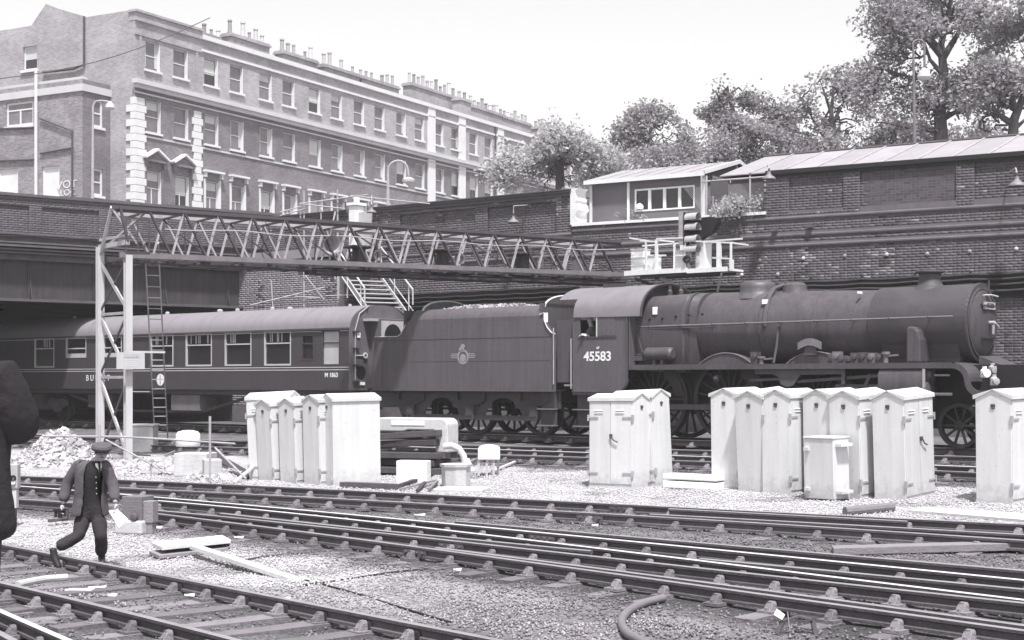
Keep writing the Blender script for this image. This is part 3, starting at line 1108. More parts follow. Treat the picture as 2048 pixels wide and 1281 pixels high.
for k, q in enumerate(zla):
    d = (.04, .028, .045)[k]
    led.prism([(uw0, 0, q-.05), (uw0, -d*.4, q-.045), (uw0, -d, q), (uw0, -d, q+.035), (uw0, 0, q+.075)][::-1], (uw1 - uw0, 0, 0))
TG.part('ledge', led, [M_cope])
cp = MB()
for a, b in ((uG1, uw1 + .02), (uw0 + 1.2, uG0)):
    cp.box((a, -.1, ztop - .12), (b, .55, ztop))
    cp.box((a, -.04, ztop - .22), (b, .0, ztop - .122))
    cp.box((a, -.16, ztop - .04), (b, -.101, ztop - .01))
TG.part('coping', cp, [M_cope])
# broken whitewashed end of the wing wall
mb = MB()
rr = random.Random(4)
zz = np.linspace(wz(1150, 450), ztop, 16)
rings = []
for z in zz:
    j = rr.uniform(-.06, .1)
    rings.append([(uw1 - .02, -.05, z), (uw1 + .22 + j, -.05, z), (uw1 + .25 + j, .5, z), (uw1 - .02, .5, z)])
mb.loft(rings)
TG.part('whitewashed_end', mb, [M_plaster], label='ragged whitewashed end of the wing wall')
# cables along the wing wall
for i in range(4):
    mb = MB()
    pts = []
    ua, ub = WA.u(800), WA.u(1340)
    for j in range(25):
        u = WA.u(700) + (WA.u(1160) - WA.u(700)) * j / 24
        pts.append((u, -.1, wz(1100, 577 + i * 9) - .025 * abs(math.sin(j * math.pi / 3))))
    mb.tube(pts, .045, 6)
    mb.xf(TG.M)
    solo('wall_cable', mb, [M_cable], ('topmost', 'second', 'third', 'lowest')[i] + ' of the four black cables along the wing wall behind the tender', 'cable', 'cables along the wing wall')
mb = MB()
mb.box((WA.u(760), -.03, wz(1100, 612)), (WA.u(1160), .015, wz(1100, 577)))
TG.part('cable_board', mb, [M_black])

# -- abutment in front of the wing wall, under the bridge end
TA = Thing('bridge_abutment', 'grey brick abutment block under the right end of the bridge girder', 'abutment', WA.P(WA.u(500), -.35, 0), WA.ang)
L_ = WA.u(690) - WA.u(500)
mb = MB()
mb.box((-.6, .0002, 0), (L_, .34, wz(600, 512)))
TA.part('mortar_backing', mb, [M_mortar])
bricks(TA, WA, -.6, L_, 1.5, wz(600, 512) - .05, M_brickmid, seed=8)
mb = MB()
mb.box((-.62, -.12, wz(600, 520)), (L_ + .1, .34, wz(600, 503)))
TA.part('cap_stone', mb, [M_brickmid])
# vertical pipe and cracks: a drain pipe
mb = MB()
u_ = WA.u(600) - WA.u(500)
mb.tube([(u_ - 1.1, -.06, 6.2), (u_ - 1.0, -.06, 5), (u_ - 1.05, -.06, 2.2)], .03, 6)
TA.part('drain_pipe', mb, [M_steelwork])

# -- road bridge
TB = Thing('road_bridge', 'road bridge on a deep grey plate girder with a brick parapet, over the carriage', 'bridge', BR.P(0, 0, 0), BR.ang)
bz = lambda x, y, v=0: BR.z(x, y, v)
uL, uR = -6.0, BR.u(512)
uRp = BR.u(590)
zT, zP0 = bz(100, 392), bz(100, 470)
zg1, zg0 = bz(0, 515), bz(0, 600)
pr = []
for a, b in ((-20, 59), (84, 198), (222, 330), (350, 470)):
    pr.append((BR.u(a), BR.u(b), zP0 + .12, zT - .42))
mb = MB()
mb.holed(uL, uRp, zP0, zT - .1, pr, .0002, .0603)
mb.box((uL, .0606, zP0), (uRp, .45, zT - .1))
TB.part('mortar_backing', mb, [M_mortar])
def voffP(u, z):
    for a, b, c, d in pr:
        if a < u < b and c < z < d: return .06
    return 0
bricks(TB, BR, uL, uRp, zP0 + .02, zT - .12, M_brickwing, voff=voffP, seed=11, edges=[e for p in pr for e in p[:2]])
mb = MB()
rr = random.Random(9)
u = uL
while u < uRp:
    L = rr.uniform(.8, 1.1)
    e = min(u + L, uRp)
    q = MB()
    q.box((u + .004, -.08, zT - .098), (e - .004, .5, zT + rr.uniform(-.008, .015)))
    TB.part('coping_stone', q, [M_cope])
    u += L
mb = MB()
mb.box((uL, -.02, zP0 - .42), (uRp, .5, zP0))
mb.prism([(uL, -.02, zP0-.02), (uL, -.14, zP0-.03), (uL, -.14, zP0-.07), (uL, -.02, zP0-.12)], (uRp-uL, 0, 0))
mb.prism([(uL, -.02, zP0-.30), (uL, -.2, zP0-.33), (uL, -.2, zP0-.37), (uL, -.02, zP0-.44)], (uRp-uL, 0, 0))
TB.part('string_course', mb, [M_cope])
mb = MB()
pts = [(uL + (uRp-uL)*i/50, -.17, zP0 - .1 - .05*abs(math.sin(i*math.pi/5))) for i in range(51)]
mb.tube(pts, .025, 6)
TB.part('sagging_cable', mb, [M_black])
mb = MB()
zf = zP0 - .44
for k, (dz, o_) in enumerate(((0, .42), (.12, .34), (.22, .26))):
    mb.box((uL, -o_, zf - dz - .07), (uR, .3, zf - dz - .001))
mb.box((uL, -.05, zf - .5), (uRp, .4, zf - .292))
TB.part('cornice_plates', mb, [M_cope])
mb = MB()
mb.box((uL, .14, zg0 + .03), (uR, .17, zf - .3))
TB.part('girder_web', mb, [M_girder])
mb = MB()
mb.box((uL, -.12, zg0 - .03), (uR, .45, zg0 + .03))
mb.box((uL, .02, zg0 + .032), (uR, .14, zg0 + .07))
TB.part('bottom_flange', mb, [M_girderflange])
mb = MB()
rr = random.Random(3)
u = uL
while u < uR:                                     # rivet heads on the flange angle
    mb.lathe((u, .02, zg0 + .05), (0,-1,0), [(0,.016),(.012,.012),(.016,0)], 5)
    u += .18
TB.part('rivets', mb, [M_girderflange], kind='stuff')
for px in (60, 190, 330, 455, 505):
    u = BR.u(px, .1)
    mb = MB()
    z1_ = zf - .5
    zz = zg0 + .07
    pts = [(u-.015, .135, zz), (u-.015, -.1, zz), (u-.015, -.07, zz+.12), (u-.015, .02, zz+.4), (u-.015, .08, z1_-.1), (u-.015, .135, z1_-.1)]
    mb.prism(pts, (.03, 0, 0))
    mb.box((u-.08, .10, zz), (u+.08, .137, z1_))
    TB.part('web_stiffener', mb, [M_girder])
# underside deck & far girder & road surface
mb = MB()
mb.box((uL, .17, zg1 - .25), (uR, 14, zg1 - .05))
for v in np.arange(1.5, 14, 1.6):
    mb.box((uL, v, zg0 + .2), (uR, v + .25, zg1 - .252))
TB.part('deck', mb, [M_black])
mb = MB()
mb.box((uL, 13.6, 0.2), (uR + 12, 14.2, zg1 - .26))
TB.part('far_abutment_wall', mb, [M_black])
mb = MB()
mb.box((uR - .2, .5, 0.0), (uR + .4, 13.4, zg0 + .6))
TB.part('abutment_side_wall', mb, [M_mortar])

# raised town ground behind the walls
mb = MB()
zu = 7.0
pts = [WB.P(WB.u(2048)+40, .95, 0), WB.P(0, .95, 0), WA.P(0, .62, 0), BR.P(uRp, .5, 0), BR.P(uL-40, .5, 0), Vector((-300, 60, 0)), Vector((-300, 500, 0)), Vector((400, 500, 0)), Vector((400, 30, 0))]
mb.prism([(p.x, p.y, zu - .3) for p in pts][::-1], (0, 0, .3))
o = link('upper_ground', mb.mesh('upper_ground', [M_upper]))
tag(o, None, None, None, 'structure')

# ---------------------------------------------------------------- terrace of houses
td = Vector((.483, .875, 0)).normalized()
c0 = Vector(((270 - CX) / F * 85, 85, 0))
TF = Frame(O=c0, d=td)
ts_d = Vector((.875, -.483, 0)).normalized()
TS = Frame(O=c0, d=ts_d)                        # side wall: u negative to the left
tz = lambda x, y, v=0: TF.z(x, y, v)
BX = {}
TT = Thing('terraced_building', 'long four storey brick terrace with white window surrounds above the railway', 'building', TF.P(0, 0, 0), TF.ang)
z0 = 6.9
z_par = tz(402, 78)
z_cor = tz(402, 196)
ends = [0, TF.u(402), TF.u(872), TF.u(918), TF.u(950), TF.u(990), TF.u(1120) + 16]
ub_ = TF.u(402)
uEnd = TF.u(1120) + 16
top_x = [305, 361, 422, 473, 531, 577, 629, 673, 718, 759, 802, 839, 878, 911, 947, 977, 1010, 1040]
top_y = lambda u: (1.62, )
wins = []
zs1 = (tz(305, 142), tz(305, 84))
zs2 = (tz(305, 266), tz(305, 202))
zs3 = (tz(305, 400) - .3, tz(305, 342))
ww = .62
us = [TF.u(x) for x in top_x]
for i, u in enumerate(us):
    wins.append((u, zs1, 'sash')); wins.append((u + .05, zs2, 'sash'))
    if i < 11: wins.append((u + .1, zs3, 'tall'))
extra = us[-1]
for k in range(1, 6):
    extra += 3.0
    wins.append((extra, zs1, 'sash')); wins.append((extra, zs2, 'sash'))
holes1 = [(u - ww, u + ww, z[0], z[1]) for u, z, k in wins if z is zs1]
holes2 = [(u - ww, u + ww, z[0], z[1]) for u, z, k in wins if z is not zs1]
ftop, fbot = MB(), MB()
ftop.holed(0, uEnd, z_cor, z_par, holes1, 0, .22)
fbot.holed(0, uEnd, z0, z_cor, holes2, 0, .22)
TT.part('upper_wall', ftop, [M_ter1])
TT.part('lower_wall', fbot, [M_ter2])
mb = MB()
mb.box((0.02, 9.98, z0), (uEnd, 10, z_par))
mb.box((uEnd - .02, .02, z0), (uEnd, 9.98, z_par))
mb.box((0.3, .3, z_par - .9), (uEnd, 9.9, z_par - .6))
TT.part('back_wall', mb, [M_ter2])
mb = MB()
mb.box((-.25, -.38, z_cor - .12), (uEnd, .0, z_cor + .12))
mb.box((-.12, -.22, z_cor - .34), (uEnd, .0, z_cor - .121))
mb.box((-.05, -.1, z_cor - .62), (uEnd, .0, z_cor - .54))
TT.part('main_cornice', mb, [M_cornice])
mb = MB()
mb.box((ub_, -.16, z_par - .02), (uEnd, .4, z_par + .25))
mb.box((ub_, -.1, z_par - .75), (uEnd, .0, z_par - .62))
TT.part('parapet_coping', mb, [M_stucco])
mb = MB()
mb.box((-.02, -.12, z_par - .05), (ub_ - .01, .4, z_par + .42))
mb.box((-.1, -.2, z_par + .42), (ub_, .45, z_par + .56))
mb.box((-.02, -.08, z_par - .85), (ub_ - .01, .0, z_par - .72))
mb.box((.3, -.06, z_cor + .15), (.5, 0, z_par - .86)); mb.box((ub_ - .5, -.06, z_cor + .15), (ub_ - .3, 0, z_par - .86))
TT.part('raised_parapet', mb, [M_ter1])
zb2 = tz(278, 268)
mb = MB()
mb.box((0, -.06, zb2 - .12), (uEnd, 0, zb2 - .02))
TT.part('string_course', mb, [M_cornice])
# white pilasters
for px in (862, 923, 1000):
    u = TF.u(px)
    mb = MB()
    mb.box((u - .5, -.1, z0), (u + .5, 0, z_cor - .36))
    mb.box((u - .5, -.1, z_cor + .13), (u + .5, 0, z_par - .03))
    TT.part('pilaster', mb, [M_stucco])
mb = MB()
mb.tube([(TF.u(989), -.1, z_par), (TF.u(989), -.1, z0)], .07, 6)
TT.part('rainwater_pipe', mb, [M_darksteel])
# quoins
def quoins(u0, u1, wrap):
    z = z0
    i = 0
    while z < z_cor - .9:
        a, b = (u0 - .14, u1 + .14) if i % 2 == 0 else (u0, u1)
        if wrap: a = -.06
        mb = MB()
        mb.box((a, -.07, z + .012), (b, (.30 if i % 2 else .62) if wrap else 0, z + .40))
        TT.part('quoin_stone', mb, [M_stucco])
        z += .415
        i += 1
quoins(0, .72, True)
uq = TF.u(394)
quoins(uq - .32, uq + .32, False)

def sash_set(name, w_, h_, blind, tall=False):
    """window meshes: frame with sill, sash bars, pane"""
    fr = MB()
    fr.holed(-w_, w_, 0, h_, [(-w_+.055, w_-.055, .07, h_-.06)], .14, .06)
    fr.box((-w_-.1, -.12, -.12), (w_+.1, .15, -.001))
    sb = MB()
    sb.box((-w_+.055, .17, h_*.5-.025), (w_-.055, .21, h_*.5+.025))
    if tall: sb.box((-.03, .17, .09), (.03, .21, h_*.5-.035))
    pn = MB()
    pn.box((-w_+.05, .2, .06), (w_-.05, .215, h_-.05))
    return fr.mesh(name, [M_stucco]), sb.mesh('glazing_bar', [M_stucco]), pn
ME_W = {}
def window(T, u, z, rnd_, tall=False, key=None):
    w_, h_ = ww, z[1] - z[0]
    k = (round(h_, 2), tall)
    if k not in ME_W:
        a, b, p = sash_set('window', w_, h_, 0, tall)
        cu = MB()
        cu.box((-w_+.12, .185, h_*.42), (w_-.12, .195, h_-.1))
        re = MB()
        for sg in (-1, 1):
            pass
        re.box((w_, -.004, 0), (w_-.03, .135, h_))
        ME_W[k] = (a, b, p.mesh('pane', [M_glassmid]), p.mesh('pane', [M_glass]), cu.mesh('blind', [M_cornice]), re.mesh('reveal', [M_stucco]))
    a, b, p1, p2, cu, re = ME_W[k]
    o = link('window', a, T.root, (u, 0, z[0]))
    link('glazing_bar', b, o)
    link('pane', p1 if rnd_ < .75 else p2, o)
    link('reveal', re, o)
    if rnd_ > .72: link('blind', cu, o)
    elif rnd_ > .5:
        b_ = link('blind', cu, o); b_.scale.z = .45; b_.location.z = h_ * .5 + .05
    elif rnd_ < .18:
        for sx in (-1, 1):
            b_ = link('curtain', cu, o); b_.scale.x = .22; b_.location.x = sx * (w_ - .16); b_.scale.z = 1.6; b_.location.z = -h_ * .55
    return o
rw = random.Random(21)
for u, z, k in wins:
    o = window(TT, u, z, rw.random(), k == 'tall')
# surrounds of the tall windows: pediments on the first two, hoods on the rest
n_t = 0
for u, z, k in wins:
    if k != 'tall': continue
    mb = MB()
    zt = z[1]
    for sg in (-1, 1):
        mb.box((u + sg*(ww+.0), -.06, z[0]), (u + sg*(ww+.14), 0, zt + .1))
        mb.box((u + sg*(ww+.05), -.22, zt + .18), (u + sg*(ww+.18), 0, zt + .48))
    mb.box((u - ww - .25, -.3, zt + .48), (u + ww + .25, 0, zt + .60))
    if n_t < 2:
        zt2 = zt + .601
        mb.prism([(u-ww-.3, -.2, zt2), (u+ww+.3, -.2, zt2), (u, -.2, zt2+.5)], (0, .2, 0))
        TT.part('window_pediment', mb, [M_ter2])
        for sg in (-1, 1):
            mb = MB(); mb.bar((u + sg*(ww+.38), -.2, zt2+.06), (u, -.2, zt2+.62), .36, .12); TT.part('pediment_moulding', mb, [M_stucco])
    else:
        TT.part('window_hood', mb, [M_stucco])
    n_t += 1
# chimney stacks
pot = MB()
pot.lathe((0,0,0), (0,0,1), [(0,.17),(.1,.19),(.12,.15),(.75,.13),(.78,.17),(.88,.16),(.88,.1),(.5,.1)], 10)
ME_POT = pot.mesh('chimney_pot', [M_pot], True)
pot2 = MB()
pot2.lathe((0,0,0), (0,0,1), [(0,.14),(.45,.12),(.47,.15),(.55,.15),(.55,.08)], 10)
ME_POT2 = pot2.mesh('chimney_pot', [M_pot], True)
rc = random.Random(5)
for (pa, pb, yt, v) in ((410, 452, 72, 4.5), (462, 539, 77, 3), (567, 635, 111, 3), (650, 719, 138, 3), (724, 798, 162, 3), (822, 918, 180, 3), (921, 942, 198, 1.8), (945, 1005, 219, 3), (1005, 1062, 239, 3), (1075, 1110, 258, 3)):
    ua, ub2 = TF.u(pa, v), TF.u(pb, v)
    zt = TF.z((pa + pb)/2, yt, v)
    mb = MB()
    mb.box((ua, v, z_par - 1), (ub2, v + .75, zt - .25))
    mb.box((ua - .1, v - .1, zt - .249), (ub2 + .1, v + .85, zt - .1))
    mb.box((ua - .03, v - .03, zt - .099), (ub2 + .03, v + .78, zt))
    o = TT.part('chimney', mb, [M_ter1])
    n = max(2, int((ub2 - ua) / .62))
    for i in range(n):
        if rc.random() < .12: continue
        tall = rc.random() < .55
        p = link('chimney_pot', ME_POT if tall else ME_POT2, o, (ua + (ub2 - ua) * (i + .5) / n, v + .37, zt))
        k = rc.uniform(.8, 1.1)
        p.scale = (k, k, k * rc.uniform(.9, 1.2))
# side wall of the end house
us0 = TS.u(-60)
sz = lambda x, y, v=0: TS.z(x, y, v)
wl = (TS.u(46), TS.u(74), sz(60, 140), sz(60, 93))
c = MB()
c.holed(us0, 0, z0, sz(240, 24), [wl], 0, .2)
poly_top = [(us0, sz(-60, 45)), (TS.u(60), sz(60, 34)), (TS.u(92), sz(92, 8)), (TS.u(116), sz(116, 14)), (TS.u(118), sz(118, 28))]
R_ = TT.Mi @ (Matrix.Translation(TS.P(0,0,0)) @ Matrix.Rotation(TS.ang, 4, 'Z'))
SM = TT.Mi @ Matrix.Translation(TS.P(0,0,0)) @ Matrix.Rotation(TS.ang, 4, 'Z')
TT.part('side_wall', c.xf(SM), [M_ter1])
c = MB()
c.prism([(TS.u(62), 0, sz(240, 24)), (TS.u(118), 0, sz(240, 24)), (TS.u(118), 0, sz(118, 18)), (TS.u(92), 0, sz(92, 8))], (0, 2.5, 0))
TT.part('stair_head', c.xf(SM), [M_ter1])
c = MB()
c.box((us0, .02, sz(240, 24) - .3), (-.1, .4, sz(240, 24)))
TT.part('side_parapet', c.xf(SM), [M_ter1])
c = MB()
c.holed(wl[0], wl[1], wl[2], wl[3], [(wl[0]+.1, wl[1]-.1, wl[2]+.1, wl[3]-.1)], .12, .05)
c.box((wl[0]-.12, -.12, wl[2]-.16), (wl[1]+.12, .12, wl[2]-.001))
o = TT.part('window', c.xf(SM), [M_stucco])
c = MB(); c.box((wl[0]+.05, .15, wl[2]), (wl[1]-.05, .17, wl[2]+(wl[3]-wl[2])*.42)); TT.part('pane', c.xf(SM), [M_glass], o)
c = MB(); c.box((wl[0]+.05, .15, wl[2]+(wl[3]-wl[2])*.45), (wl[1]-.05, .17, wl[3]-.05)); TT.part('pane', c.xf(SM), [M_cornice], o)
c = MB()
c.tube([(TS.u(171), -.12, sz(171, 34)), (TS.u(171), -.12, sz(171, 130)), (TS.u(150), -.12, sz(150, 139)), (TS.u(88), -.12, sz(88, 146))], .07, 6)
TT.part('soil_pipe', c.xf(SM), [M_darksteel])

# -- annexe block against the side wall
Yc = 84.0
a0 = Vector(((165 - CX) / F * Yc, Yc, 0)) + Vector((0, 0, 0))
AL = Frame(O=a0, d=ts_d)
AR = Frame(O=a0, d=td)
TX = Thing('annexe_building', 'lower patched brick annexe with boarded windows left of the terrace end', 'building', AL.P(0,0,0), AL.ang)
az = lambda x, y: AL.z(x, y)
z_at = az(165, 158)
uAL = AL.u(-80)
hw = [(AL.u(12), AL.u(66), az(40, 252), az(40, 204)), (AL.u(-4), AL.u(36), az(20, 400), az(20, 338)), (AL.u(84), AL.u(119), az(100, 400), az(100, 333))]
c = MB()
c.holed(uAL, 0, z0, z_at, hw, 0, .15)
TX.part('left_wall', c, [M_annex])
c = MB()
RM = TX.Mi @ Matrix.Translation(AR.P(0,0,0)) @ Matrix.Rotation(AR.ang, 4, 'Z')
hr = [(AR.u(187), AR.u(206), AR.z(196, 255), AR.z(196, 200)), (AR.u(187), AR.u(206), AR.z(196, 392), AR.z(196, 338))]
c.holed(0, 4.2, z0, z_at, hr, 0, .15)
TX.part('right_wall', c.xf(RM), [M_ter2])
c = MB()
c.box((uAL, -.1, az(165, 182)), (-.0, 0, az(165, 168)))
c.box((uAL, .01, z_at), (-.02, .4, z_at + .15))
TX.part('string_course', c, [M_cornice])
c = MB()
c.box((-.1, -.1, az(165, 182)), (4.2, 0, az(165, 168)))
TX.part('string_course', c.xf(RM), [M_cornice])
for i, (a, b, zlo, zhi) in enumerate(hw):
    c = MB()
    c.holed(a, b, zlo, zhi, [(a+.12, b-.12, zlo+.12, zhi-.12)], .08, .05)
    if i == 0:
        c.box(((a+b)/2-.05, .08, zlo+.12), ((a+b)/2+.05, .14, zhi-.5))
        c.box((a+.12, .08, zhi-.5), (b-.12, .14, zhi-.42))
    c.box((a-.1, -.1, zlo-.14), (b+.1, .1, zlo-.001))
    o = TX.part('window', c, [M_stucco])
    c = MB()
    c.box((a+.1, .12, zlo+.1), (b-.1, .135, zhi-.1))
    TX.part('pane', c, [M_glassmid if i == 0 else M_stucco], o, label=None if i == 0 else 'whitewashed pane')
for a, b, zlo, zhi in hr:
    c = MB()
    c.holed(a, b, zlo, zhi, [(a+.12, b-.12, zlo+.12, zhi-.12)], .08, .05)
    c.box((a-.1, -.1, zlo-.14), (b+.1, .1, zlo-.001))
    c.box((a+.1, .09, (zlo+zhi)/2-.04), (b-.1, .12, (zlo+zhi)/2+.04))
    o = TX.part('window', c.xf(RM), [M_stucco])
    c = MB()
    c.box((a+.1, .12, zlo+.1), (b-.1, .135, zhi-.1))
    TX.part('pane', c.xf(RM), [M_glassmid], o)
c = MB()
c.tube([(AL.u(75), -.12, az(75, 140)), (AL.u(75), -.12, az(75, 400))], .09, 6)
TX.part('drain_pipe', c, [M_stucco], label='white drain pipe')
c = MB()
c.tube([(AL.u(82), -.1, az(82, 238)), (AL.u(147), -.1, az(147, 263)), (AL.u(147), -.1, az(147, 400))], .06, 6)
c.tube([(AL.u(-10), -.08, az(0, 258)), (AL.u(70), -.08, az(70, 256))], .06, 6)
c.tube([(AL.u(-10), -.08, az(0, 322)), (AL.u(70), -.08, az(70, 320))], .06, 6)
c.tube([(AL.u(82), -.08, az(82, 308)), (AL.u(146), -.08, az(146, 297))], .06, 6)
TX.part('dark_pipe', c, [M_darksteel])

def text_mesh(txt, size, depth=.01, bold=0.0):
    cu = bpy.data.curves.new('t', 'FONT')
    cu.body = txt
    cu.size = size
    cu.extrude = depth
    cu.offset = bold
    cu.align_x = 'CENTER'
    cu.align_y = 'CENTER'
    o = bpy.data.objects.new('t', cu)
    COL.objects.link(o)
    dg = bpy.context.evaluated_depsgraph_get()
    me_ = bpy.data.meshes.new_from_object(o.evaluated_get(dg))
    bpy.data.objects.remove(o)
    bpy.data.curves.remove(cu)
    me_.materials.clear()
    return me_
def lettering(T, name, txt, size, loc, m, parent=None, depth=.006, bold=0.0, sx=1.0, label=None, rotz=0.0):
    """text standing on a vertical face, reading along local x, facing -y"""
    me_ = text_mesh(txt, size, depth, bold)
    me_.materials.append(m)
    o = link(name, me_, parent or T.root, loc)
    o.rotation_euler = (math.radians(90), 0, rotz)
    o.scale = (sx, 1, 1)
    if label: o['label'] = label
    return o
lettering(TX, 'graffiti', 'VOT', .62, (AL.u(134), -.02, az(134, 370)), M_stucco, sx=1.25)
lettering(TX, 'graffiti', 'LOC', .5, (AL.u(136), -.02, az(136, 386)), M_stucco, sx=1.2)

# ---------------------------------------------------------------- long roof, hut
zr0 = z_eave
TR = Thing('long_shed', 'long low shed roofed with pale sheets behind the top of the right wall', 'shed', WB.P(WB.u(1490, .75) - .75, .75, 0), WB.ang)
uA = WB.u(1490, .75) - .75
Lr = WB.u(2300, .75) - uA
v1 = 3.4
zr1 = WB.z(2048, 273, v1) + .12
c = MB()
c.box((0.2, .2, zu), (Lr, v1*2 - .3, zr0 - .05))
TR.part('shed_wall', c, [M_hut])
x = 0
while x < Lr:
    c = MB()
    sk = .55
    x1 = min(x + 1.02, Lr)
    pts = [(x+.015, -.25, zr0), (x1-.015, -.25, zr0), (x1-.015, v1, zr1), (x+.015, v1, zr1)]
    c.prism([(a, b, cc) for a, b, cc in pts], (0, 0, .03))
    c.box((x1-.03, -.25, zr0), (x1+.03, -.24, zr0+.05))
    c.prism([(x1-.03, -.25, zr0+.02), (x1+.03, -.25, zr0+.02), (x1+.03, v1, zr1+.02), (x1-.03, v1, zr1+.02)], (0, 0, .045), 1)
    TR.part('roof_sheet', c, [M_sheet, M_steelwork])
    x += 1.02
c = MB()
c.prism([(0, v1, zr1), (Lr, v1, zr1), (Lr, v1*2, zr0), (0, v1*2, zr0)], (0, 0, .03))
TR.part('rear_roof_slope', c, [M_sheet])
c = MB()
c.prism([(.2, -.2, zr0-.02), (.2, v1, zr1-.02), (.2, v1*2, zr0-.02)], (.05, 0, 0))
TR.part('gable_board', c, [M_hut])
c = MB(); c.tube([(-.05, v1, zr1+.05), (Lr, v1, zr1+.05)], .05, 6)
TR.part('ridge_roll', c, [M_darksteel])

# hut on the low wall
HF = Frame(O=WB.P(0, 1.0, 0), d=WB.d)
hz = lambda x, y, v=0: HF.z(x, y, v)
h0, h1 = HF.u(1182), HF.u(1408)
zh0, zhe = hz(1182, 448), hz(1182, 362)
zhe = (hz(1182, 364) + hz(1408, 347)) / 2
TH = Thing('signal_hut', 'grey boarded hut with white trim and window strip on the low wall', 'hut', HF.P(h0, 0, 0), HF.ang)
Lh, dep = h1 - h0, 5.0
zri = hz(1470, 325, 2.5) - .02
wa, wb_, wz0, wz1 = HF.u(1270) - h0, HF.u(1390) - h0, (hz(1270, 425) + hz(1390, 416))/2, (hz(1270, 380) + hz(1390, 370))/2
c = MB()
c.holed(0, Lh, zu, zhe, [(wa, wb_, wz0, wz1)], 0, .12)
TH.part('front_wall', c, [M_hut])
c = MB()
sw = (.6, 2.5, wz0 + .1, wz1 + .35)
for s_ in (0,):
    q = MB()
    q.holed(0, dep, zu, zhe, [sw], 0, .1)
    q.prism([(0, 0, zhe), (dep, 0, zhe), (dep/2, 0, zri)], (0, .05, 0))
    q.xf(Matrix.Translation((Lh, 0, 0)) @ Matrix.Rotation(math.pi/2, 4, 'Z'))
    TH.part('gable_wall', q, [M_hut])
c = MB(); c.box((0, dep - .05, zu), (Lh, dep, zhe)); c.box((0, .05, zu), (.05, dep, zhe)); TH.part('rear_wall', c, [M_hut])
c = MB()
c.prism([(-.15, -.2, zhe - .03), (Lh + .12, -.2, zhe - .03), (Lh + .12, dep/2, zri), (-.15, dep/2, zri)], (0, 0, .05))
TH.part('roof_slope', c, [M_sheet])
c = MB()
c.prism([(-.15, dep/2, zri), (Lh + .12, dep/2, zri), (Lh + .12, dep + .2, zhe - .03), (-.15, dep + .2, zhe - .03)], (0, 0, .05))
TH.part('roof_slope', c, [M_sheet])
for i in range(1, 7):
    x = -.15 + (Lh + .3) * i / 7
    c = MB()
    c.prism([(x-.03, -.2, zhe+.021), (x+.03, -.2, zhe+.021), (x+.03, dep/2, zri+.051), (x-.03, dep/2, zri+.051)], (0, 0, .025))
    TH.part('roof_joint', c, [M_steelwork])
c = MB()
c.box((-.15, -.24, zhe - .11), (Lh + .12, -.2, zhe + .02))
TH.part('fascia', c, [M_stucco])
for a, b in (((Lh+.13, -.25, zhe), (Lh+.13, dep/2, zri+.03)), ((Lh+.13, dep/2, zri+.03), (Lh+.13, dep+.25, zhe))):
    c = MB()
    c.bar(a, b, .05, .13)
    TH.part('barge_board', c, [M_stucco])
for u, v in ((0, -.03), (HF.u(1257) - h0, -.03), (Lh, -.03)):
    c = MB()
    c.box((u - .03, v - .02, zu), (u + .05, v + .03, zhe - .115))
    TH.part('corner_trim', c, [M_stucco])
c = MB(); c.box((Lh, dep - .1, zu), (Lh + .06, dep + .03, zhe)); TH.part('corner_trim', c, [M_stucco])
c = MB(); c.box((Lh, dep/2 - .04, zhe - .3), (Lh + .05, dep/2 + .04, zri)); TH.part('corner_trim', c, [M_stucco])
c = MB()
nW = 4
c.holed(wa, wb_, wz0, wz1, [(wa + (wb_-wa)*i/nW + .05, wa + (wb_-wa)*(i+1)/nW - .05, wz0+.05, wz1-.05) for i in range(nW)], -.02, .07)
o = TH.part('window', c, [M_stucco])
for i in range(nW):
    q = MB(); q.box((wa + (wb_-wa)*i/nW + .05, .03, wz0+.05), (wa + (wb_-wa)*(i+1)/nW - .05, .04, wz1-.05)); TH.part('pane', q, [M_glass], o)
c = MB()
c.holed(sw[0], sw[1], sw[2], sw[3], [(sw[0]+.08, (sw[0]+sw[1])/2-.05, sw[2]+.08, sw[3]-.08), ((sw[0]+sw[1])/2+.05, sw[1]-.08, sw[2]+.08, sw[3]-.08)], -.02, .07)
GMx = Matrix.Translation((Lh, 0, 0)) @ Matrix.Rotation(math.pi/2, 4, 'Z')
o = TH.part('window', c.xf(GMx), [M_stucco])
q = MB(); q.box((sw[0]+.05, .03, sw[2]+.05), (sw[1]-.05, .04, sw[3]-.05)); TH.part('pane', q.xf(GMx), [M_glassmid], o)
# small white things behind the first hut window pane
mb = MB()
mb.lathe(HF.P(HF.u(1280), -.03, wz0+.06), (0,0,1), [(0,.12),(.08,.14),(.16,.1),(.22,0)], 12)
solo('white_basin', mb, [M_stucco], 'small round white pot standing at the left hut window', 'pot')
# wire fence and shrubs between hut and wall end
mb = MB()
for px in (1403, 1413, 1500, 1530):
    u, v = HF.u(px, -.6), -.6
    p = HF.P(u, v, 0)
    mb.bar((p.x, p.y, zu), (p.x, p.y, HF.z(px, 352, v)), .05)
pa, pb = HF.P(HF.u(1403, -.6), -.6, HF.z(1403, 364, -.6)), HF.P(HF.u(1538, -.6), -.6, HF.z(1403, 364, -.6))
mb.tube([pa, pb], .03, 6)
n = 34
for i in range(n):
    for sg in (0, 1):
        a = HF.P(HF.u(1413,-.6) + (HF.u(1530,-.6) - HF.u(1413,-.6)) * i / n, -.6, HF.z(1450, 432, -.6))
        b = a + HF.d * ((.75 if sg else -.75)) + Vector((0, 0, .95))
        mb.bar(a, b, .008)
solo('wire_fence', mb, [M_steelwork], 'thin wire mesh fence on white posts between hut and high wall', 'fence')
mb = MB()
p = HF.P(HF.u(1440, -.7), -.7, HF.z(1440, 375, -.7))
mb.box((p.x - .3, p.y - .04, p.z - .27), (p.x + .3, p.y + .0, p.z + .2))
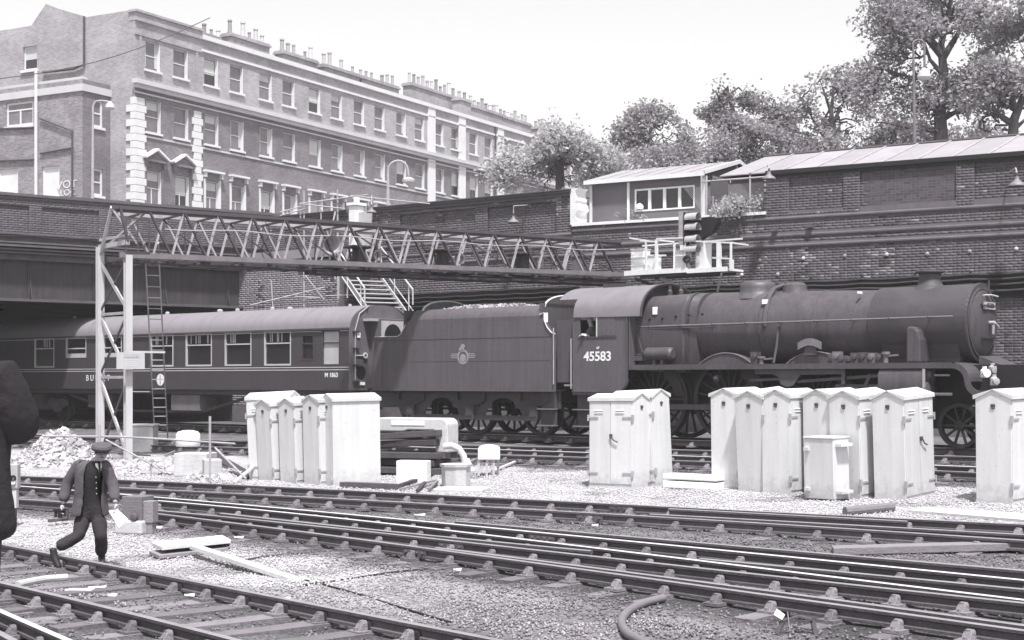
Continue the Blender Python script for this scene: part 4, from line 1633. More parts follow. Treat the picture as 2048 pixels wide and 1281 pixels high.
solo('notice_board', mb, [M_darksteel], 'small dark square board hung on the fence rail beside the hut', 'board')
# ---------------------------------------------------------------- the train
TRN = Frame(O=N * 32.8, d=D)
ZR = 0.95                                       # rail level
def tu(px, v=-1.35): return TRN.u(px, v)
def tzz(px, py, v=-1.35): return TRN.z(px, py, v) - ZR

def vehicle(name, label, cat, uc):
    p = TRN.P(uc, 0, ZR)
    return Thing(name, label, cat, p, TRN.ang)

def wheel_mb(r, spokes, v, side, w=.13, hub=.16, tyre=.07):
    """wheel in the x,z plane centred on the origin at lateral v"""
    s = -1 if side < 0 else 1
    m = MB()
    m.lathe((0, v, 0), (0, s, 0), [(0, r-tyre-.02), (w, r-tyre-.02), (w, r), (0, r), (-.03, r+.03), (-.03, r-tyre), (0, r-tyre-.02)], 36)
    m.lathe((0, v, 0), (0, s, 0), [(0, .001), (0, hub), (w+.03, hub*.9), (w+.05, .001)], 16)
    for k in range(spokes):
        a = 2 * math.pi * k / spokes
        m.bar((math.cos(a)*hub*.8, v + s*w*.5, math.sin(a)*hub*.8), (math.cos(a)*(r-tyre), v + s*w*.5, math.sin(a)*(r-tyre)), .05, .045, up=(0,1,0))
    return m

# ---- buffet carriage
cE = tu(700, -1.37)
cS = cE - 19.66
cC = (cE + cS) / 2
TC = vehicle('railway_carriage', 'dark buffet carriage with pale grey roof coming out from under the road bridge', 'carriage', cC)
L2 = 19.66 / 2
x_ = lambda px, v=-1.37: TRN.u(px, v) - cC
cz = lambda px, py, v=-1.37: tzz(px, py, v)
zc0, zc1 = 1.20, 3.06
zw1, zw0 = cz(400, 668), cz(400, 731)
wn = []
for a, b, kind in ((70,108,'big'), (133,172,'kitchen'), (208,243,'kitchen'), (302,346,'big'), (373,423,'big'), (451,502,'big'), (530,581,'big'), (604,627,'small'), (645,679,'door')):
    if kind == 'big': z_ = (zw0, zw1)
    elif kind == 'kitchen': z_ = (zw0 + .34, zw1 - .03)
    elif kind == 'small': z_ = (cz(615, 719), cz(615, 671))
    else: z_ = (cz(660, 730), cz(660, 662))
    wn.append((x_(a), x_(b), z_[0], z_[1], kind))
mb = MB()
mb.holed(-L2, L2, zc0, zc1, [w_[:4] for w_ in wn], -1.37, .07)
mb.box((-L2, 1.34, zc0), (L2, 1.37, zc1))
mb.box((-L2, -1.30, zc0 - .02), (L2, 1.34, zc0 + .03))
TC.part('body_side', mb, [M_coach])
# roof
def arc_pts(n, hw, zs, zt, x, k=2.2):
    out = []
    for i in range(n + 1):
        a = math.pi * i / n
        c, s = math.cos(a), math.sin(a)
        out.append((x, -hw * math.copysign(abs(c)**(2/k), c), zs + (zt - zs) * abs(s)**(2/k)))
    return out
mb = MB()
rings = [arc_pts(20, 1.39, zc1, 3.80, x) for x in np.linspace(-L2 - .02, L2 + .02, 12)]
mb.loft(rings, closed=False, cap=False)
TC.part('roof', mb, [M_roof], smooth=True)
mb = MB()
mb.box((-L2, -1.43, zc1 - .035), (L2, -1.385, zc1 + .02))
TC.part('gutter', mb, [M_darksteel])
for i in range(1, 9):
    q = MB()
    x = -L2 + 19.66 * i / 9
    q.loft([arc_pts(20, 1.396, zc1 + .01, 3.806, x - .015), arc_pts(20, 1.396, zc1 + .01, 3.806, x + .015)], closed=False, cap=False)
    TC.part('roof_seam', q, [M_roof], smooth=True)
for px, v, r in ((440, -.35, .1), (475, -.35, .08), (545, -.3, .07), (580, .1, .1), (335, -.3, .08), (150, -.3, .08), (700, .1, .06)):
    q = MB()
    zt = 3.80 * 1 - .02 - abs(v) * .03
    q.lathe((TRN.u(px, v) - cC, v, zt), (0,0,1), [(0, r), (.05, r), (.1, r*.7), (.11, 0)], 10)
    TC.part('roof_vent', q, [M_steelwork])
q = MB(); q.box((x_(612, -.7), -.72, 3.60), (x_(735, -.7), -.66, 3.64)); TC.part('roof_conduit', q, [M_darksteel])
q = MB(); q.box((x_(145, -.7), -.72, 3.60), (x_(328, -.7), -.66, 3.64)); TC.part('roof_conduit', q, [M_darksteel])
# end with gangway
prof = [( L2, -1.37, zc0)] + [(L2, y, z) for _, y, z in arc_pts(20, 1.37, zc1, 3.79, 0)] + [(L2, 1.37, zc0)]
q = MB(); q.prism(prof, (.03, 0, 0)); TC.part('end_panel', q, [M_coachend])
q = MB(); q.box((-L2, -1.36, zc0), (-L2 + .03, 1.36, zc1 + .5)); TC.part('end_panel', q, [M_coachend])
q = MB()
q.box((L2 + .03, -.52, 1.25), (L2 + .42, .52, 3.35))
TC.part('gangway', q, [M_coachend])
q = MB()
q.holed(0, .96, 0, 2.0, [(.1, .86, .12, 1.35)], 0, .04)
q.xf(Matrix.Translation((L2 + .43, -.48, 1.30)) @ Matrix.Rotation(math.pi/2, 4, 'Z'))
TC.part('gangway_face', q, [M_whitegrey])
q = MB()
pts = [(L2 + .445, -.36, 2.2)] + [(L2 + .445, -.36 * math.cos(a), 2.85 + .36 * math.sin(a)) for a in np.linspace(0, math.pi, 9)] + [(L2 + .445, .36, 2.2)]
q.prism(pts, (.01, 0, 0)); TC.part('gangway_door', q, [M_black])
q = MB(); q.box((L2 + .03, -.85, 3.28), (L2 + .35, .75, 3.36)); TC.part('gangway_hood', q, [M_whitegrey])
for y in (-1.2, 1.2):
    q = MB(); q.tube([(L2 + .05, y, 1.5), (L2 + .05, y, 3.0), (L2 + .05, y*.85, 3.5), (L2+.03, y*.5, 3.75)], .02, 6); TC.part('end_handrail', q, [M_steelwork])
q = MB(); q.box((L2 + .03, -1.12, 2.78), (L2 + .06, -.99, 2.93)); TC.part('white_plate', q, [M_plate])
q = MB(); q.box((L2 + .03, -.98, 1.36), (L2 + .06, -.80, 1.45)); TC.part('white_plate', q, [M_plate])
q = MB(); q.bar((L2+.05, -1.2, 2.25), (L2+.05, -.88, 2.25), .03); q.lathe((L2+.04, -.8, 2.25), (1,0,0), [(0,.05),(.03,.09),(.05,.09),(.05,.05)], 14); TC.part('lamp_iron', q, [M_stucco])
q = MB(); q.lathe((L2+.03, -.95, 1.75), (1,0,0), [(0,.2),(.02,.19),(.025,0)], 14); TC.part('end_socket', q, [M_black])
for i in range(4):
    q = MB(); q.box((L2+.03, -1.3, 1.45+i*.5), (L2+.1, -1.05, 1.48+i*.5)); TC.part('end_step', q, [M_darksteel])
q = MB(); q.box((L2-.02, -1.40, zc0), (L2+.035, -1.34, zc1)); TC.part('corner_pillar', q, [M_coachend])
# windows
for a, b, c_, d_, kind in wn:
    e = .035
    q = MB()
    q.holed(a - e, b + e, c_ - e, d_ + e, [(a + .02, b - .02, c_ + .02, d_ - .02)], -1.38, .05)
    o = TC.part('window', q, [M_whitegrey if kind in ('big','kitchen') else M_coach])
    q = MB()
    q.box((a, -1.325, c_), (b, -1.318, d_))
    TC.part('pane', q, [M_frost if kind == 'door' else M_glass], o)
    zs = d_ - (d_ - c_) * (.36 if kind == 'big' else .55 if kind == 'kitchen' else .35)
    q = MB()
    q.box((a, -1.365, zs - .02), (b, -1.33, zs + .02))
    TC.part('transom', q, [M_whitegrey if kind in ('big','kitchen') else M_coach], o)
    if kind == 'big':
        rr = random.Random(int(a * 100))
        for _ in range(5):
            x0 = a + (b - a) * rr.uniform(.1, .85)
            q = MB(); q.box((x0, -1.3175, zs + .05), (x0 + rr.uniform(.03, .08), -1.316 + .02, d_ - .05))
            q.xf(Matrix.Translation((0, -.012, 0)))
            TC.part('curtain_fold', q, [M_steelwork], o)
    if kind == 'kitchen':
        q = MB(); q.box((a, -1.36, c_), (b, -1.33, c_ + .12)); TC.part('lower_panel', q, [M_whitegrey], o)
for py in (735.5, 740.5):
    q = MB()
    z_ = cz(600, py)
    q.box((-L2, -1.376, z_ - .012), (L2, -1.3705, z_ + .012))
    TC.part('lining_stripe', q, [M_cream])
q = MB(); q.box((-L2, -1.376, zc1 - .08), (L2, -1.3705, zc1 - .06)); TC.part('lining_stripe', q, [M_cream])
lettering(TC, 'lettering', 'B U F F E T', .30, (x_(196), -1.378, cz(185, 757)), M_letter, depth=.003, sx=1.0)
lettering(TC, 'number', 'M 1863', .19, (x_(663), -1.378, cz(663, 751)), M_letter, depth=.003, bold=.004)
q = MB(); q.lathe((x_(321), -1.372, cz(321, 760)), (0,-1,0), [(0,.20),(.008,.20),(.009,.17),(.009,0)], 24); o = TC.part('crest_roundel', q, [M_letter])
q = MB(); q.box((x_(321)-.02, -1.384, cz(321,760)-.16), (x_(321)+.02, -1.3815, cz(321,760)+.16)); TC.part('crest_bar', q, [M_crest], o)
# underframe
q = MB(); q.box((-L2, -1.28, zc0-.16), (L2, -1.18, zc0-.021)); q.box((-L2, 1.18, zc0-.16), (L2, 1.28, zc0-.021)); TC.part('solebar', q, [M_darksteel])
q = MB(); q.box((x_(262), -1.36, zc0 - .10), (x_(298), -1.29, zc0 - .07)); TC.part('step_board', q, [M_whitegrey])
q = MB(); q.box((-3.6, -1.2, .55), (-2.2, -.5, 1.0)); TC.part('battery_box', q, [M_darksteel])
q = MB(); q.box((x_(335), -1.22, .5), (x_(392), -.5, 1.02)); TC.part('battery_box', q, [M_midsteel])
q = MB(); q.bar((-5, -1.0, 1.0), (-2.5, -1.0, .45), .08); q.bar((-2.5, -1.0, .45), (2.5, -1.0, .45), .08); q.bar((2.5, -1.0, .45), (5, -1.0, 1.0), .08); TC.part('truss_rod', q, [M_darksteel])
q = MB(); q.lathe((.8, -.6, .72), (1,0,0), [(0,0),(0,.24),(1.6,.24),(1.6,0)], 14); TC.part('vacuum_cylinder', q, [M_black])
for xb in (-L2 + 2.9, L2 - 2.9):
    q = MB()
    for y in (-1.02, 1.0):
        q.prism([(xb-1.9, y, .62), (xb-1.7, y, .8), (xb-.7, y, .85), (xb-.5, y, .6), (xb+.5, y, .6), (xb+.7, y, .85), (xb+1.7, y, .8), (xb+1.9, y, .62), (xb+1.5, y, .5), (xb+.6, y, .42), (xb-.6, y, .42), (xb-1.5, y, .5)], (0, .05, 0))
    q.box((xb-.3, -1.1, .45), (xb+.3, 1.1, 1.0))
    bo = TC.part('bogie', q, [M_darksteel])
    for xw in (xb - 1.295, xb + 1.295):
        q = wheel_mb(.457, 0, -.73, -1, hub=.12)
        q.lathe((0, -.76, 0), (0,1,0), [(0, .4), (.02, .4)], 24)
        q.lathe((0,-.72,0),(0,-1,0),[(0,.40),(.03,.38),(.06,.1),(.06,0)],24)
        q.xf(Matrix.Translation((xw, 0, .457)))
        TC.part('wheel', q, [M_wheel], bo)
        q = MB(); q.box((xw-.14, -1.16, .36), (xw+.14, -1.0, .62)); TC.part('axlebox', q, [M_darksteel], bo)
q = MB()
for y in (-.87, .87): q.lathe((L2, y, 1.05), (1,0,0), [(0,.1),(.35,.1),(.36,.22),(.40,.22),(.41,0)], 14)
TC.part('buffer', q, [M_darksteel])

# ---- tender
vS = -1.31
t0, t1 = tu(748, vS), tu(1111, vS)
tC = (t0 + t1) / 2
TD = vehicle('locomotive_tender', 'riveted grey tender with faded crest, coal heaped above its top edge', 'tender', tC)
x_ = lambda px, v=vS: TRN.u(px, v) - tC
z_ = lambda px, py, v=vS: tzz(px, py, v)
zb_, zm, zt_ = z_(900, 779), z_(770, 674), z_(960, 643)
ztp = z_(960, 620, -1.0)
xa, xb = x_(748), x_(1111)
outline = [(xa, zb_), (xb, zb_), (xb, z_(1111, 668))]
for px, py in ((1103, 662), (1096, 650), (1091, 638), (1091, 628)): outline.append((x_(px), z_(px, py)))
outline.append((x_(1080), zt_ + .1))
side_low = outline[:]
xs = [x_(820), x_(812), x_(806), x_(800), x_(790)]
zs_ = [zt_ + .1, z_(812, 648), z_(806, 662), z_(800, 669), z_(795, 674)]
side = outline + list(zip(xs, zs_)) + [(xa, zm)]
q = MB()
q.prism([(a, vS, b) for a, b in side], (0, .03, 0))
TD.part('tank_side', q, [M_tender])
q = MB(); q.prism([(a, -vS - .03, b) for a, b in side], (0, .03, 0)); TD.part('tank_side', q, [M_tender])
# curved in top
q = MB()
xA, xB = x_(822), x_(1080)
for s in (1, -1):
    prof = [(vS + .0, zt_ + .1), (vS + .03, zt_ + .2), (vS + .12, zt_ + .31), (vS + .26, zt_ + .39)]
    q.loft([[(xA, y*s, z) for y, z in prof], [(xB, y*s, z) for y, z in prof]], closed=False, cap=False)
TD.part('curved_top_sheet', q, [M_tender], smooth=True)
ztp = zt_ + .39
q = MB()
q.box((xa, vS + .03, zb_), (xa + .04, -vS - .03, zm))                       # rear
q.box((x_(806), vS + .03, zm), (x_(806) + .03, -vS - .03, ztp))             # rear of bunker
q.box((xa, vS + .03, zm - .03), (x_(806), -vS - .03, zm - .005))
q.box((xB - .05, vS + .03, zb_), (xB, -vS - .03, ztp + .05))
q.box((xA, vS + .25, ztp - .4), (xB - .06, -vS - .25, ztp - .35))
TD.part('tank_plates', q, [M_tender])
for x in (xA + .25, xB - .02):
    pts = [(x, -1.08 * math.cos(a), ztp - .05 + .34 * math.sin(a)) for a in np.linspace(0, math.pi, 17)]
    q = MB(); q.tube(pts, .022, 6)
    q.prism([(x, y, z) for _, y, z in pts], (.02, 0, 0))
    TD.part('bulkhead', q, [M_tender])
    q = MB(); q.tube(pts, .03, 6); TD.part('bulkhead_rim', q, [M_cream])
# horizontal seams
for py, a, b in ((677, 756, 1108), (722, 756, 1100)):
    zz = z_(960, py)
    q = MB(); q.box((x_(a), vS - .006, zz - .008), (x_(b), vS - .001, zz + .008)); TD.part('plate_seam', q, [M_locodk if py == 677 else M_tender])
for px in (764, 1088, 1104):
    q = MB(); q.box((x_(px), vS - .006, zb_ + .05), (x_(px) + .02, vS - .001, z_(900, 690))); TD.part('plate_seam', q, [M_tender])
q = MB(); q.box((xa, vS - .06, zb_ - .05), (xb, vS + .02, zb_ + .001)); TD.part('base_angle', q, [M_tender])
q = MB()
rr = random.Random(2)
for row in (zb_ + .04, z_(960, 681), zt_ + .02):
    x = xa + .1 if row < zt_ else xA + .2
    while x < xb - .4:
        q.lathe((x, vS, row), (0,-1,0), [(0,.011),(.006,.009),(.008,0)], 4); x += .085
for px in (764, 1088, 930):
    z = zb_ + .1
    while z < zt_ - .2:
        q.lathe((x_(px) + .05, vS, z), (0,-1,0), [(0,.011),(.006,.009),(.008,0)], 4); z += .085
TD.part('rivets', q, [M_tender], kind='stuff')
# crest: ring, banner and lion block shapes
cx_, cz_ = x_(926), z_(926, 712)
q = MB(); q.lathe((cx_, vS - .002, cz_ - .03), (0,-1,0), [(0,.15),(.004,.15),(.004,.21),(0,.21)], 28); q.lathe((cx_, vS - .002, cz_ - .06), (0,-1,0), [(0,.11),(.005,.11),(.005,0)], 20); TD.part('crest', q, [M_crest])
q = MB()
for sg in (-1, 1):
    for dz in (-.05, .0, .05):
        a = sorted((cx_ + sg*.2, cx_ + sg*(.46 - abs(dz)*.6)))
        q.box((a[0], vS - .006, cz_ + dz - .014), (a[1], vS - .001, cz_ + dz + .014))
TD.part('crest', q, [M_crest])
q = MB(); q.prism([(cx_ + x, vS - .002, cz_ + z) for x, z in ((-.13,.1),(-.15,.2),(-.1,.24),(-.06,.32),(.02,.33),(.07,.30),(.07,.24),(.03,.22),(.08,.1))], (0,-.004,0)); TD.part('crest', q, [M_crest])
# coal
rr = random.Random(12)
vs, fs = [], []
q = MB()
for i in range(900):
    t = rr.random()
    x = xA + .35 + (xB - xA - 1.0) * t
    y = rr.uniform(-.95, .95)
    hh = .19 * (1 - (2*t-1)**4) * (1 - abs(y)**3) + .05 * noise.noise(Vector((x*1.7, y*2, 1)))
    s = rr.uniform(.04, .10)
    p = Vector((x, y, ztp - .10 + hh))
    pts = [p + Vector((rr.uniform(-1,1), rr.uniform(-1,1), rr.uniform(-.8,.9))).normalized() * s * rr.uniform(.8, 1.2) for _ in range(6)]
    base = [p + Vector(v) * s * rr.uniform(.8,1.2) for v in ((1,0,0),(-1,0,0),(0,1,0),(0,-1,0),(0,0,.8),(0,0,-.8))]
    R = Matrix.Rotation(rr.uniform(0,6), 3, 'Z') @ Matrix.Rotation(rr.uniform(0,1), 3, 'X')
    base = [p + R @ (b - p) for b in base]
    q.add(base, [(0,2,4),(2,1,4),(1,3,4),(3,0,4),(2,0,5),(1,2,5),(3,1,5),(0,3,5)])
TD.part('coal', q, [M_coal], kind='stuff')
# frames, wheels
q = MB()
fr = [(xa, zb_ - .05), (xa, .72)]
wx = [TRN.u(px, -.8) - tC for px in (824, 957, 1081)]
sp = 2.29
wx = [wx[1] - sp, wx[1], wx[1] + sp]
bot = [(xa, .75)]
for i, w_ in enumerate(wx):
    bot += [(w_ - .55, .72), (w_ - .45, .50), (w_ + .45, .50), (w_ + .55, .72)]
    if i < 2:
        m_ = w_ + sp/2
        bot += [(m_ - .42, .74)] + [(m_ - .42*math.cos(a), .82 + .20*math.sin(a)) for a in np.linspace(0.0, math.pi, 7)] + [(m_ + .42, .74)]
bot += [(xb, .75), (xb, zb_ - .05), (xa, zb_ - .05)]
for y in (-1.08, 1.04):
    q.prism([(a, y, b) for a, b in bot][::-1], (0, .04, 0))
TD.part('outside_frame', q, [M_locodk])
for w_ in wx:
    for sg in (-1, 1):
        q = wheel_mb(.648, 12, sg*.73, sg, hub=.14)
        q.xf(Matrix.Translation((w_, 0, .648)))
        TD.part('wheel', q, [M_wheel])
    q = MB(); q.box((w_-.15, -1.2, .42), (w_+.15, -1.081, .8)); q.box((w_-.1, -1.22, .52), (w_+.1, -1.201, .72)); TD.part('axlebox', q, [M_darksteel])
    q = MB()
    for k in range(4):
        q.box((w_-.5+k*.07, -1.17, .92-k*.035), (w_+.5-k*.07, -1.09, .945-k*.035))
    q.bar((w_-.5, -1.13, .93), (w_-.5, -1.13, 1.15), .05); q.bar((w_+.5, -1.13, .93), (w_+.5, -1.13, 1.15), .05)
    TD.part('leaf_spring', q, [M_locodk])
q = MB(); q.box((wx[0], -1.14, .40), (wx[2], -1.085, .54)); TD.part('tie_bar', q, [M_darksteel])
q = MB(); q.box((xa - .0, -.9, .9), (xb, .9, zb_ - .06)); TD.part('underframe', q, [M_black])
q = MB()
for y in (-.87, .87): q.lathe((xa, y, 1.05), (-1,0,0), [(0,.12),(.35,.1),(.36,.22),(.42,.22),(.43,0)], 14)
TD.part('buffer', q, [M_darksteel])
# steps and front of tender
for k, zq in enumerate((.28, .72)):
    q = MB(); q.box((xb - .62, -1.33, zq), (xb - .08, -1.1, zq + .03)); TD.part('footstep', q, [M_midsteel])
q = MB(); q.box((xb - .6, -1.14, .28), (xb - .1, -1.1, zb_ - .05)); TD.part('step_plate', q, [M_darksteel])
q = MB(); q.box((xb, vS + .07, 1.45), (xb + .5, -vS - .07, z_(1125, 640))); TD.part('front_plate', q, [M_loco])
q = MB(); q.box((x_(1089), vS - .012, z_(1092, 645)), (x_(1096), vS - .004, z_(1092, 626))); TD.part('warning_plate', q, [M_plate])
q = MB(); q.tube([(x_(1080), vS - .02, zt_ + .12)] + [(x_(px), vS - .02, z_(px, py)) for px, py in ((1089,626),(1089,640),(1095,655),(1103,665),(1111,669))], .018, 6); TD.part('beading', q, [M_cream])
q = MB(); q.tube([(x_(750), vS - .02, zm), (x_(796), vS - .02, zm), (x_(803), vS-.02, z_(803, 668)), (x_(812), vS-.02, z_(812,650))], .014, 6); TD.part('beading', q, [M_cream])
q = MB(); q.tube([(xb - .03, vS - .05, 1.4), (xb - .03, vS - .05, 2.9)], .018, 6); TD.part('handrail', q, [M_steelwork])

# ---- locomotive
l0 = tu(1143, -1.32)
lF = TRN.u(1964, 0)
lC = (l0 + lF) / 2
TL = vehicle('steam_locomotive', 'grimy steam locomotive numbered 45583 with tall firebox and low chimney', 'locomotive', lC)
x_ = lambda px, v=0: TRN.u(px, v) - lC
z_ = lambda px, py, v=0: tzz(px, py, v)
BZ = 2.80
xF = x_(1964)
xSb = x_(1768)
xTap = x_(1560)
xFb = x_(1432)
xCab = x_(1258, -1.32)
# smokebox and boiler
q = MB()
q.lathe((xSb, 0, BZ), (1,0,0), [(0, .875), (.02, .88), (xF - xSb - .06, .88), (xF - xSb - .05, .90), (xF - xSb, .89), (xF - xSb, .0)], 48)
TL.part('smokebox', q, [M_locodk], smooth=True)
q = MB()
def prof_boil():
    L = xSb - xFb
    return [(0, .93), (L*.36, .92), (L*.38, .915), (L*.999, .83), (L, .82)]
q.lathe((xFb, 0, BZ), (1,0,0), prof_boil(), 48)
q.lathe((xFb + (xSb-xFb)*.37, 0, BZ), (1,0,0), [(0,.92),(.0,.932),(.05,.932),(.05,.91)], 48)
q.lathe((xFb + (xSb-xFb)*.68, 0, BZ-.005), (1,0,0), [(0,.86),(.0,.887),(.05,.884),(.05,.85)], 48)
TL.part('boiler', q, [M_loco], smooth=True)
# Belpaire firebox
def fb_ring(x, w, zt, zb_, r):
    pts = []
    for cx, cz, a0 in ((w-r, zt-r, 0), (-(w-r), zt-r, 90)):
        for k in range(6):
            a = math.radians(a0 + 90*k/5)
            pts.append((x, cx + r*math.cos(a), cz + r*math.sin(a)))
    pts += [(x, -w, zb_+.5), (x, -w*.86, zb_), (x, w*.86, zb_), (x, w, zb_+.5)]
    return pts
q = MB()
q.loft([fb_ring(xCab - .1, 1.02, 3.66, 1.75, .42), fb_ring(xCab + 1.4, .99, 3.70, 1.7, .42), fb_ring(xFb - .35, .96, 3.72, 1.75, .5), fb_ring(xFb + .02, .94, 3.715, 1.9, .62)])
TL.part('firebox', q, [M_loco], smooth=True)
q = MB(); q.loft([fb_ring(xFb - .28, .972, 3.732, 1.75, .5), fb_ring(xFb - .2, .97, 3.732, 1.75, .5)]); TL.part('cladding_band', q, [M_locodk], smooth=True)
# handrail
q = MB()
hv = -1.0
xa_, xb_ = x_(1275, hv), x_(1905, hv)
q.tube([(xa_, hv, z_(1275, 654.5, hv)), (xb_, hv, z_(1905, 633, hv))], .02, 8)
for k in range(9):
    x = xa_ + (xb_ - xa_) * (k + .4) / 9
    zz = z_(1275, 654.5, hv) + (z_(1905, 633, hv) - z_(1275, 654.5, hv)) * (k + .4) / 9
    q.lathe((x, hv, zz), (0, 1, 0), [(-.03, .02), (0, .03), (.03, .015), (.16, .015)], 6)
TL.part('handrail', q, [M_midsteel])
# washout plugs
for px, py in ((1274,640),(1300,639),(1325,637.5),(1352,633),(1378,630.5),(1405,629)):
    q = MB(); q.lathe((x_(px, -1.0), -1.0, z_(px, py, -1.0)), (0,-1,0), [(0,.035),(.03,.03),(.04,0)], 8); TL.part('washout_plug', q, [M_black])
for px, py, w_, h_, v in ((1311, 622, .13, .19, -.99), (1530, 604, .12, .11, -.78), (1718, 585.5, .05, .05, -.7)):
    q = MB()
    xx, zz = x_(px, v), z_(px, py, v)
    q.box((xx - w_/2, v - .04, zz - h_/2), (xx + w_/2, v + .12, zz + h_/2))
    TL.part('warning_plate', q, [M_plate])
# chimney, dome, top feed
q = MB()
cxm = x_(1860)
q.lathe((cxm, 0, BZ + .80), (0,0,1), [(-.1,.46),(.0,.42),(.06,.33),(.13,.27),(.24,.245),(.36,.25),(.38,.33),(.41,.335),(.43,.31),(.43,.22),(.1,.2)], 28)
TL.part('chimney', q, [M_locodk], smooth=True)
dm = x_(1516)
q = MB()
q.lathe((dm, 0, BZ + .80), (0,0,1), [(-.08,.62),(.04,.50),(.10,.455),(.22,.45),(.30,.43),(.36,.36),(.39,.22),(.40,0)], 28)
TL.part('dome', q, [M_loco], smooth=True)
q = MB()
tf = x_(1590)
q.lathe((tf, 0, BZ + .78), (0,0,1), [(-.06,.38),(.06,.33),(.16,.30),(.26,.28),(.32,.2),(.33,0)], 20)
q.tube([(tf - .25, -.1, BZ + 1.05), (tf - .38, -.35, BZ + .95), (tf - .36, -.62, BZ + .74), (tf - .33, -.86, BZ + .35), (tf - .33, -.93, BZ)], .06, 8)
TL.part('top_feed', q, [M_loco], smooth=True)
q = MB()
for k in range(2): q.lathe((x_(1345 + k*22), -.12, 3.70), (0,0,1), [(0,.07),(.12,.07),(.16,.04),(.25,.04),(.25,0)], 10)
TL.part('safety_valves', q, [M_locodk])
# smokebox door
q = MB()
q.lathe((xF, 0, BZ), (1,0,0), [(0,.74),(.03,.735),(.09,.62),(.14,.4),(.165,.15),(.17,0)], 40)
dr = TL.part('smokebox_door', q, [M_loco], smooth=True)
q = MB(); q.lathe((xF, 0, BZ), (1,0,0), [(0,.80),(.03,.80),(.035,.76),(0,.755)], 40); TL.part('door_ring', q, [M_loco], dr)
for zz in (.38, -.34):
    q = MB(); q.bar((xF + .14, .62, BZ + zz), (xF + .17, -.35, BZ + zz), .03, .09, up=(1,0,0)); TL.part('hinge_strap', q, [M_locodk], dr)
q = MB(); q.tube([(xF+.17,0,BZ),(xF+.3,0,BZ)], .04, 8); q.bar((xF+.27,0,BZ),(xF+.27,-.02,BZ-.26),.04); q.bar((xF+.30,0,BZ),(xF+.30,.22,BZ-.1),.035); TL.part('door_dart', q, [M_steelwork], dr)
q = MB(); q.tube([(xF+.2,-.42,BZ+.60),(xF+.22,0,BZ+.62),(xF+.2,.42,BZ+.60)], .02, 6); TL.part('door_handrail', q, [M_whitegrey], dr)
q = MB(); q.box((xF+.15,-.30,BZ+.30),(xF+.19,.30,BZ+.46)); npl = TL.part('number_plate', q, [M_whitegrey], dr)
me_ = text_mesh('45583', .16, .004); me_.materials.append(M_black)
o = link('number', me_, npl, (xF + .195, 0, BZ + .38)); o.rotation_euler = (math.radians(90), 0, math.radians(90)); o.scale = (1.1, .9, 1)
q = MB(); q.box((xF+.1,-.1,BZ+.70),(xF+.22,.1,BZ+.74)); q.bar((xF+.16,0,BZ+.72),(xF+.16,0,BZ+.95),.03); TL.part('lamp_bracket', q, [M_darksteel])
# saddle and steam pipe
q = MB()
q.prism([(xSb+.3, y, z) for y, z in ((-.62,1.7),(.62,1.7),(.62,2.0),(.80,2.5),(-.80,2.5),(-.62,2.0))], (xF - xSb - .55, 0, 0))
TL.part('saddle', q, [M_locodk])
xsp0, xsp1 = x_(1812, -1.15), x_(1840, -1.15)
for s in (-1, 1):
    q = MB()
    prof = [(xsp0, 1.9), (xsp1, 1.9), (xsp1, 2.42), (xsp1-.05, 2.6), (xsp1-.14, 2.7), (xsp0+.08, 2.72), (xsp0, 2.68)]
    q.prism([(a, s*.55, b) for a, b in prof], (0, s*.6, 0))
    TL.part('steam_pipe', q, [M_loco], bevel=.04)
# running plate
zp = z_(1600, 727.5, -1.33)
xP0, xP1 = xCab, x_(1903, -1.33)
q = MB()
q.box((xP0, -1.33, zp - .03), (xP1, 1.33, zp))
TL.part('running_plate', q, [M_loco])
def valance(y):
    q = MB()
    zlow = zp - .62
    top = [(xP0, zp - .031), (xP1, zp - .031)]
    R = .42
    outer = [(xP1 + R*math.sin(a), zp - R + R*math.cos(a)) for a in np.linspace(0, math.pi/2, 8)]
    x2 = xP1 + R
    outer += [(x2 + .22 - .22*math.cos(a), zlow + .22 - .22*math.sin(a)) for a in np.linspace(0, math.pi/2, 6)]
    outer += [(x2 + 1.35, zlow)]
    w_ = .13
    inner = [(x2 + 1.35, zlow - w_)] + [(x2 + .22 - (.22+w_)*math.cos(a), zlow + .22 - (.22+w_)*math.sin(a)) for a in np.linspace(math.pi/2, 0, 6)]
    inner += [(xP1 + (R-w_)*math.sin(a), zp - R + (R-w_)*math.cos(a)) for a in np.linspace(math.pi/2, 0, 8)]
    inner += [(xP0, zp - w_)]
    pts = [(xP0, zp - .031)] + [(a, b - .031 if i == 0 else b) for i, (a, b) in enumerate(outer)] + inner
    q.prism([(a, y, b) for a, b in pts][::-1], (0, .04, 0))
    return q, x2, zlow
for y in (-1.34, 1.30):
    q, x2, zlow = valance(y)
    TL.part('valance', q, [M_loco])
q = MB()
q.loft([[(xP1 + .42*math.sin(a), -1.30, zp - .42 + .42*math.cos(a)), (xP1 + .42*math.sin(a), 1.30, zp - .42 + .42*math.cos(a))] for a in np.linspace(0, math.pi/2, 8)], closed=False, cap=False)
q.box((x2 + .2, -1.30, zlow - .03), (x2 + 1.35, 1.30, zlow))
TL.part('front_platform', q, [M_loco])
q = MB(); q.box((x2 + 1.35, -1.34, zlow - .45), (x2 + 1.42, 1.34, zlow)); TL.part('buffer_beam', q, [M_locodk])
q = MB(); q.box((xP1 + .1, -.62, zlow + .0), (x2 + 1.0, .62, zlow + .35)); q.prism([(xP1+.3,-.55,zlow+.35),(x2+.9,-.55,zlow+.35),(xP1+.3,-.55,zp+.15)], (0,1.1,0)); TL.part('frame_extension', q, [M_loco])
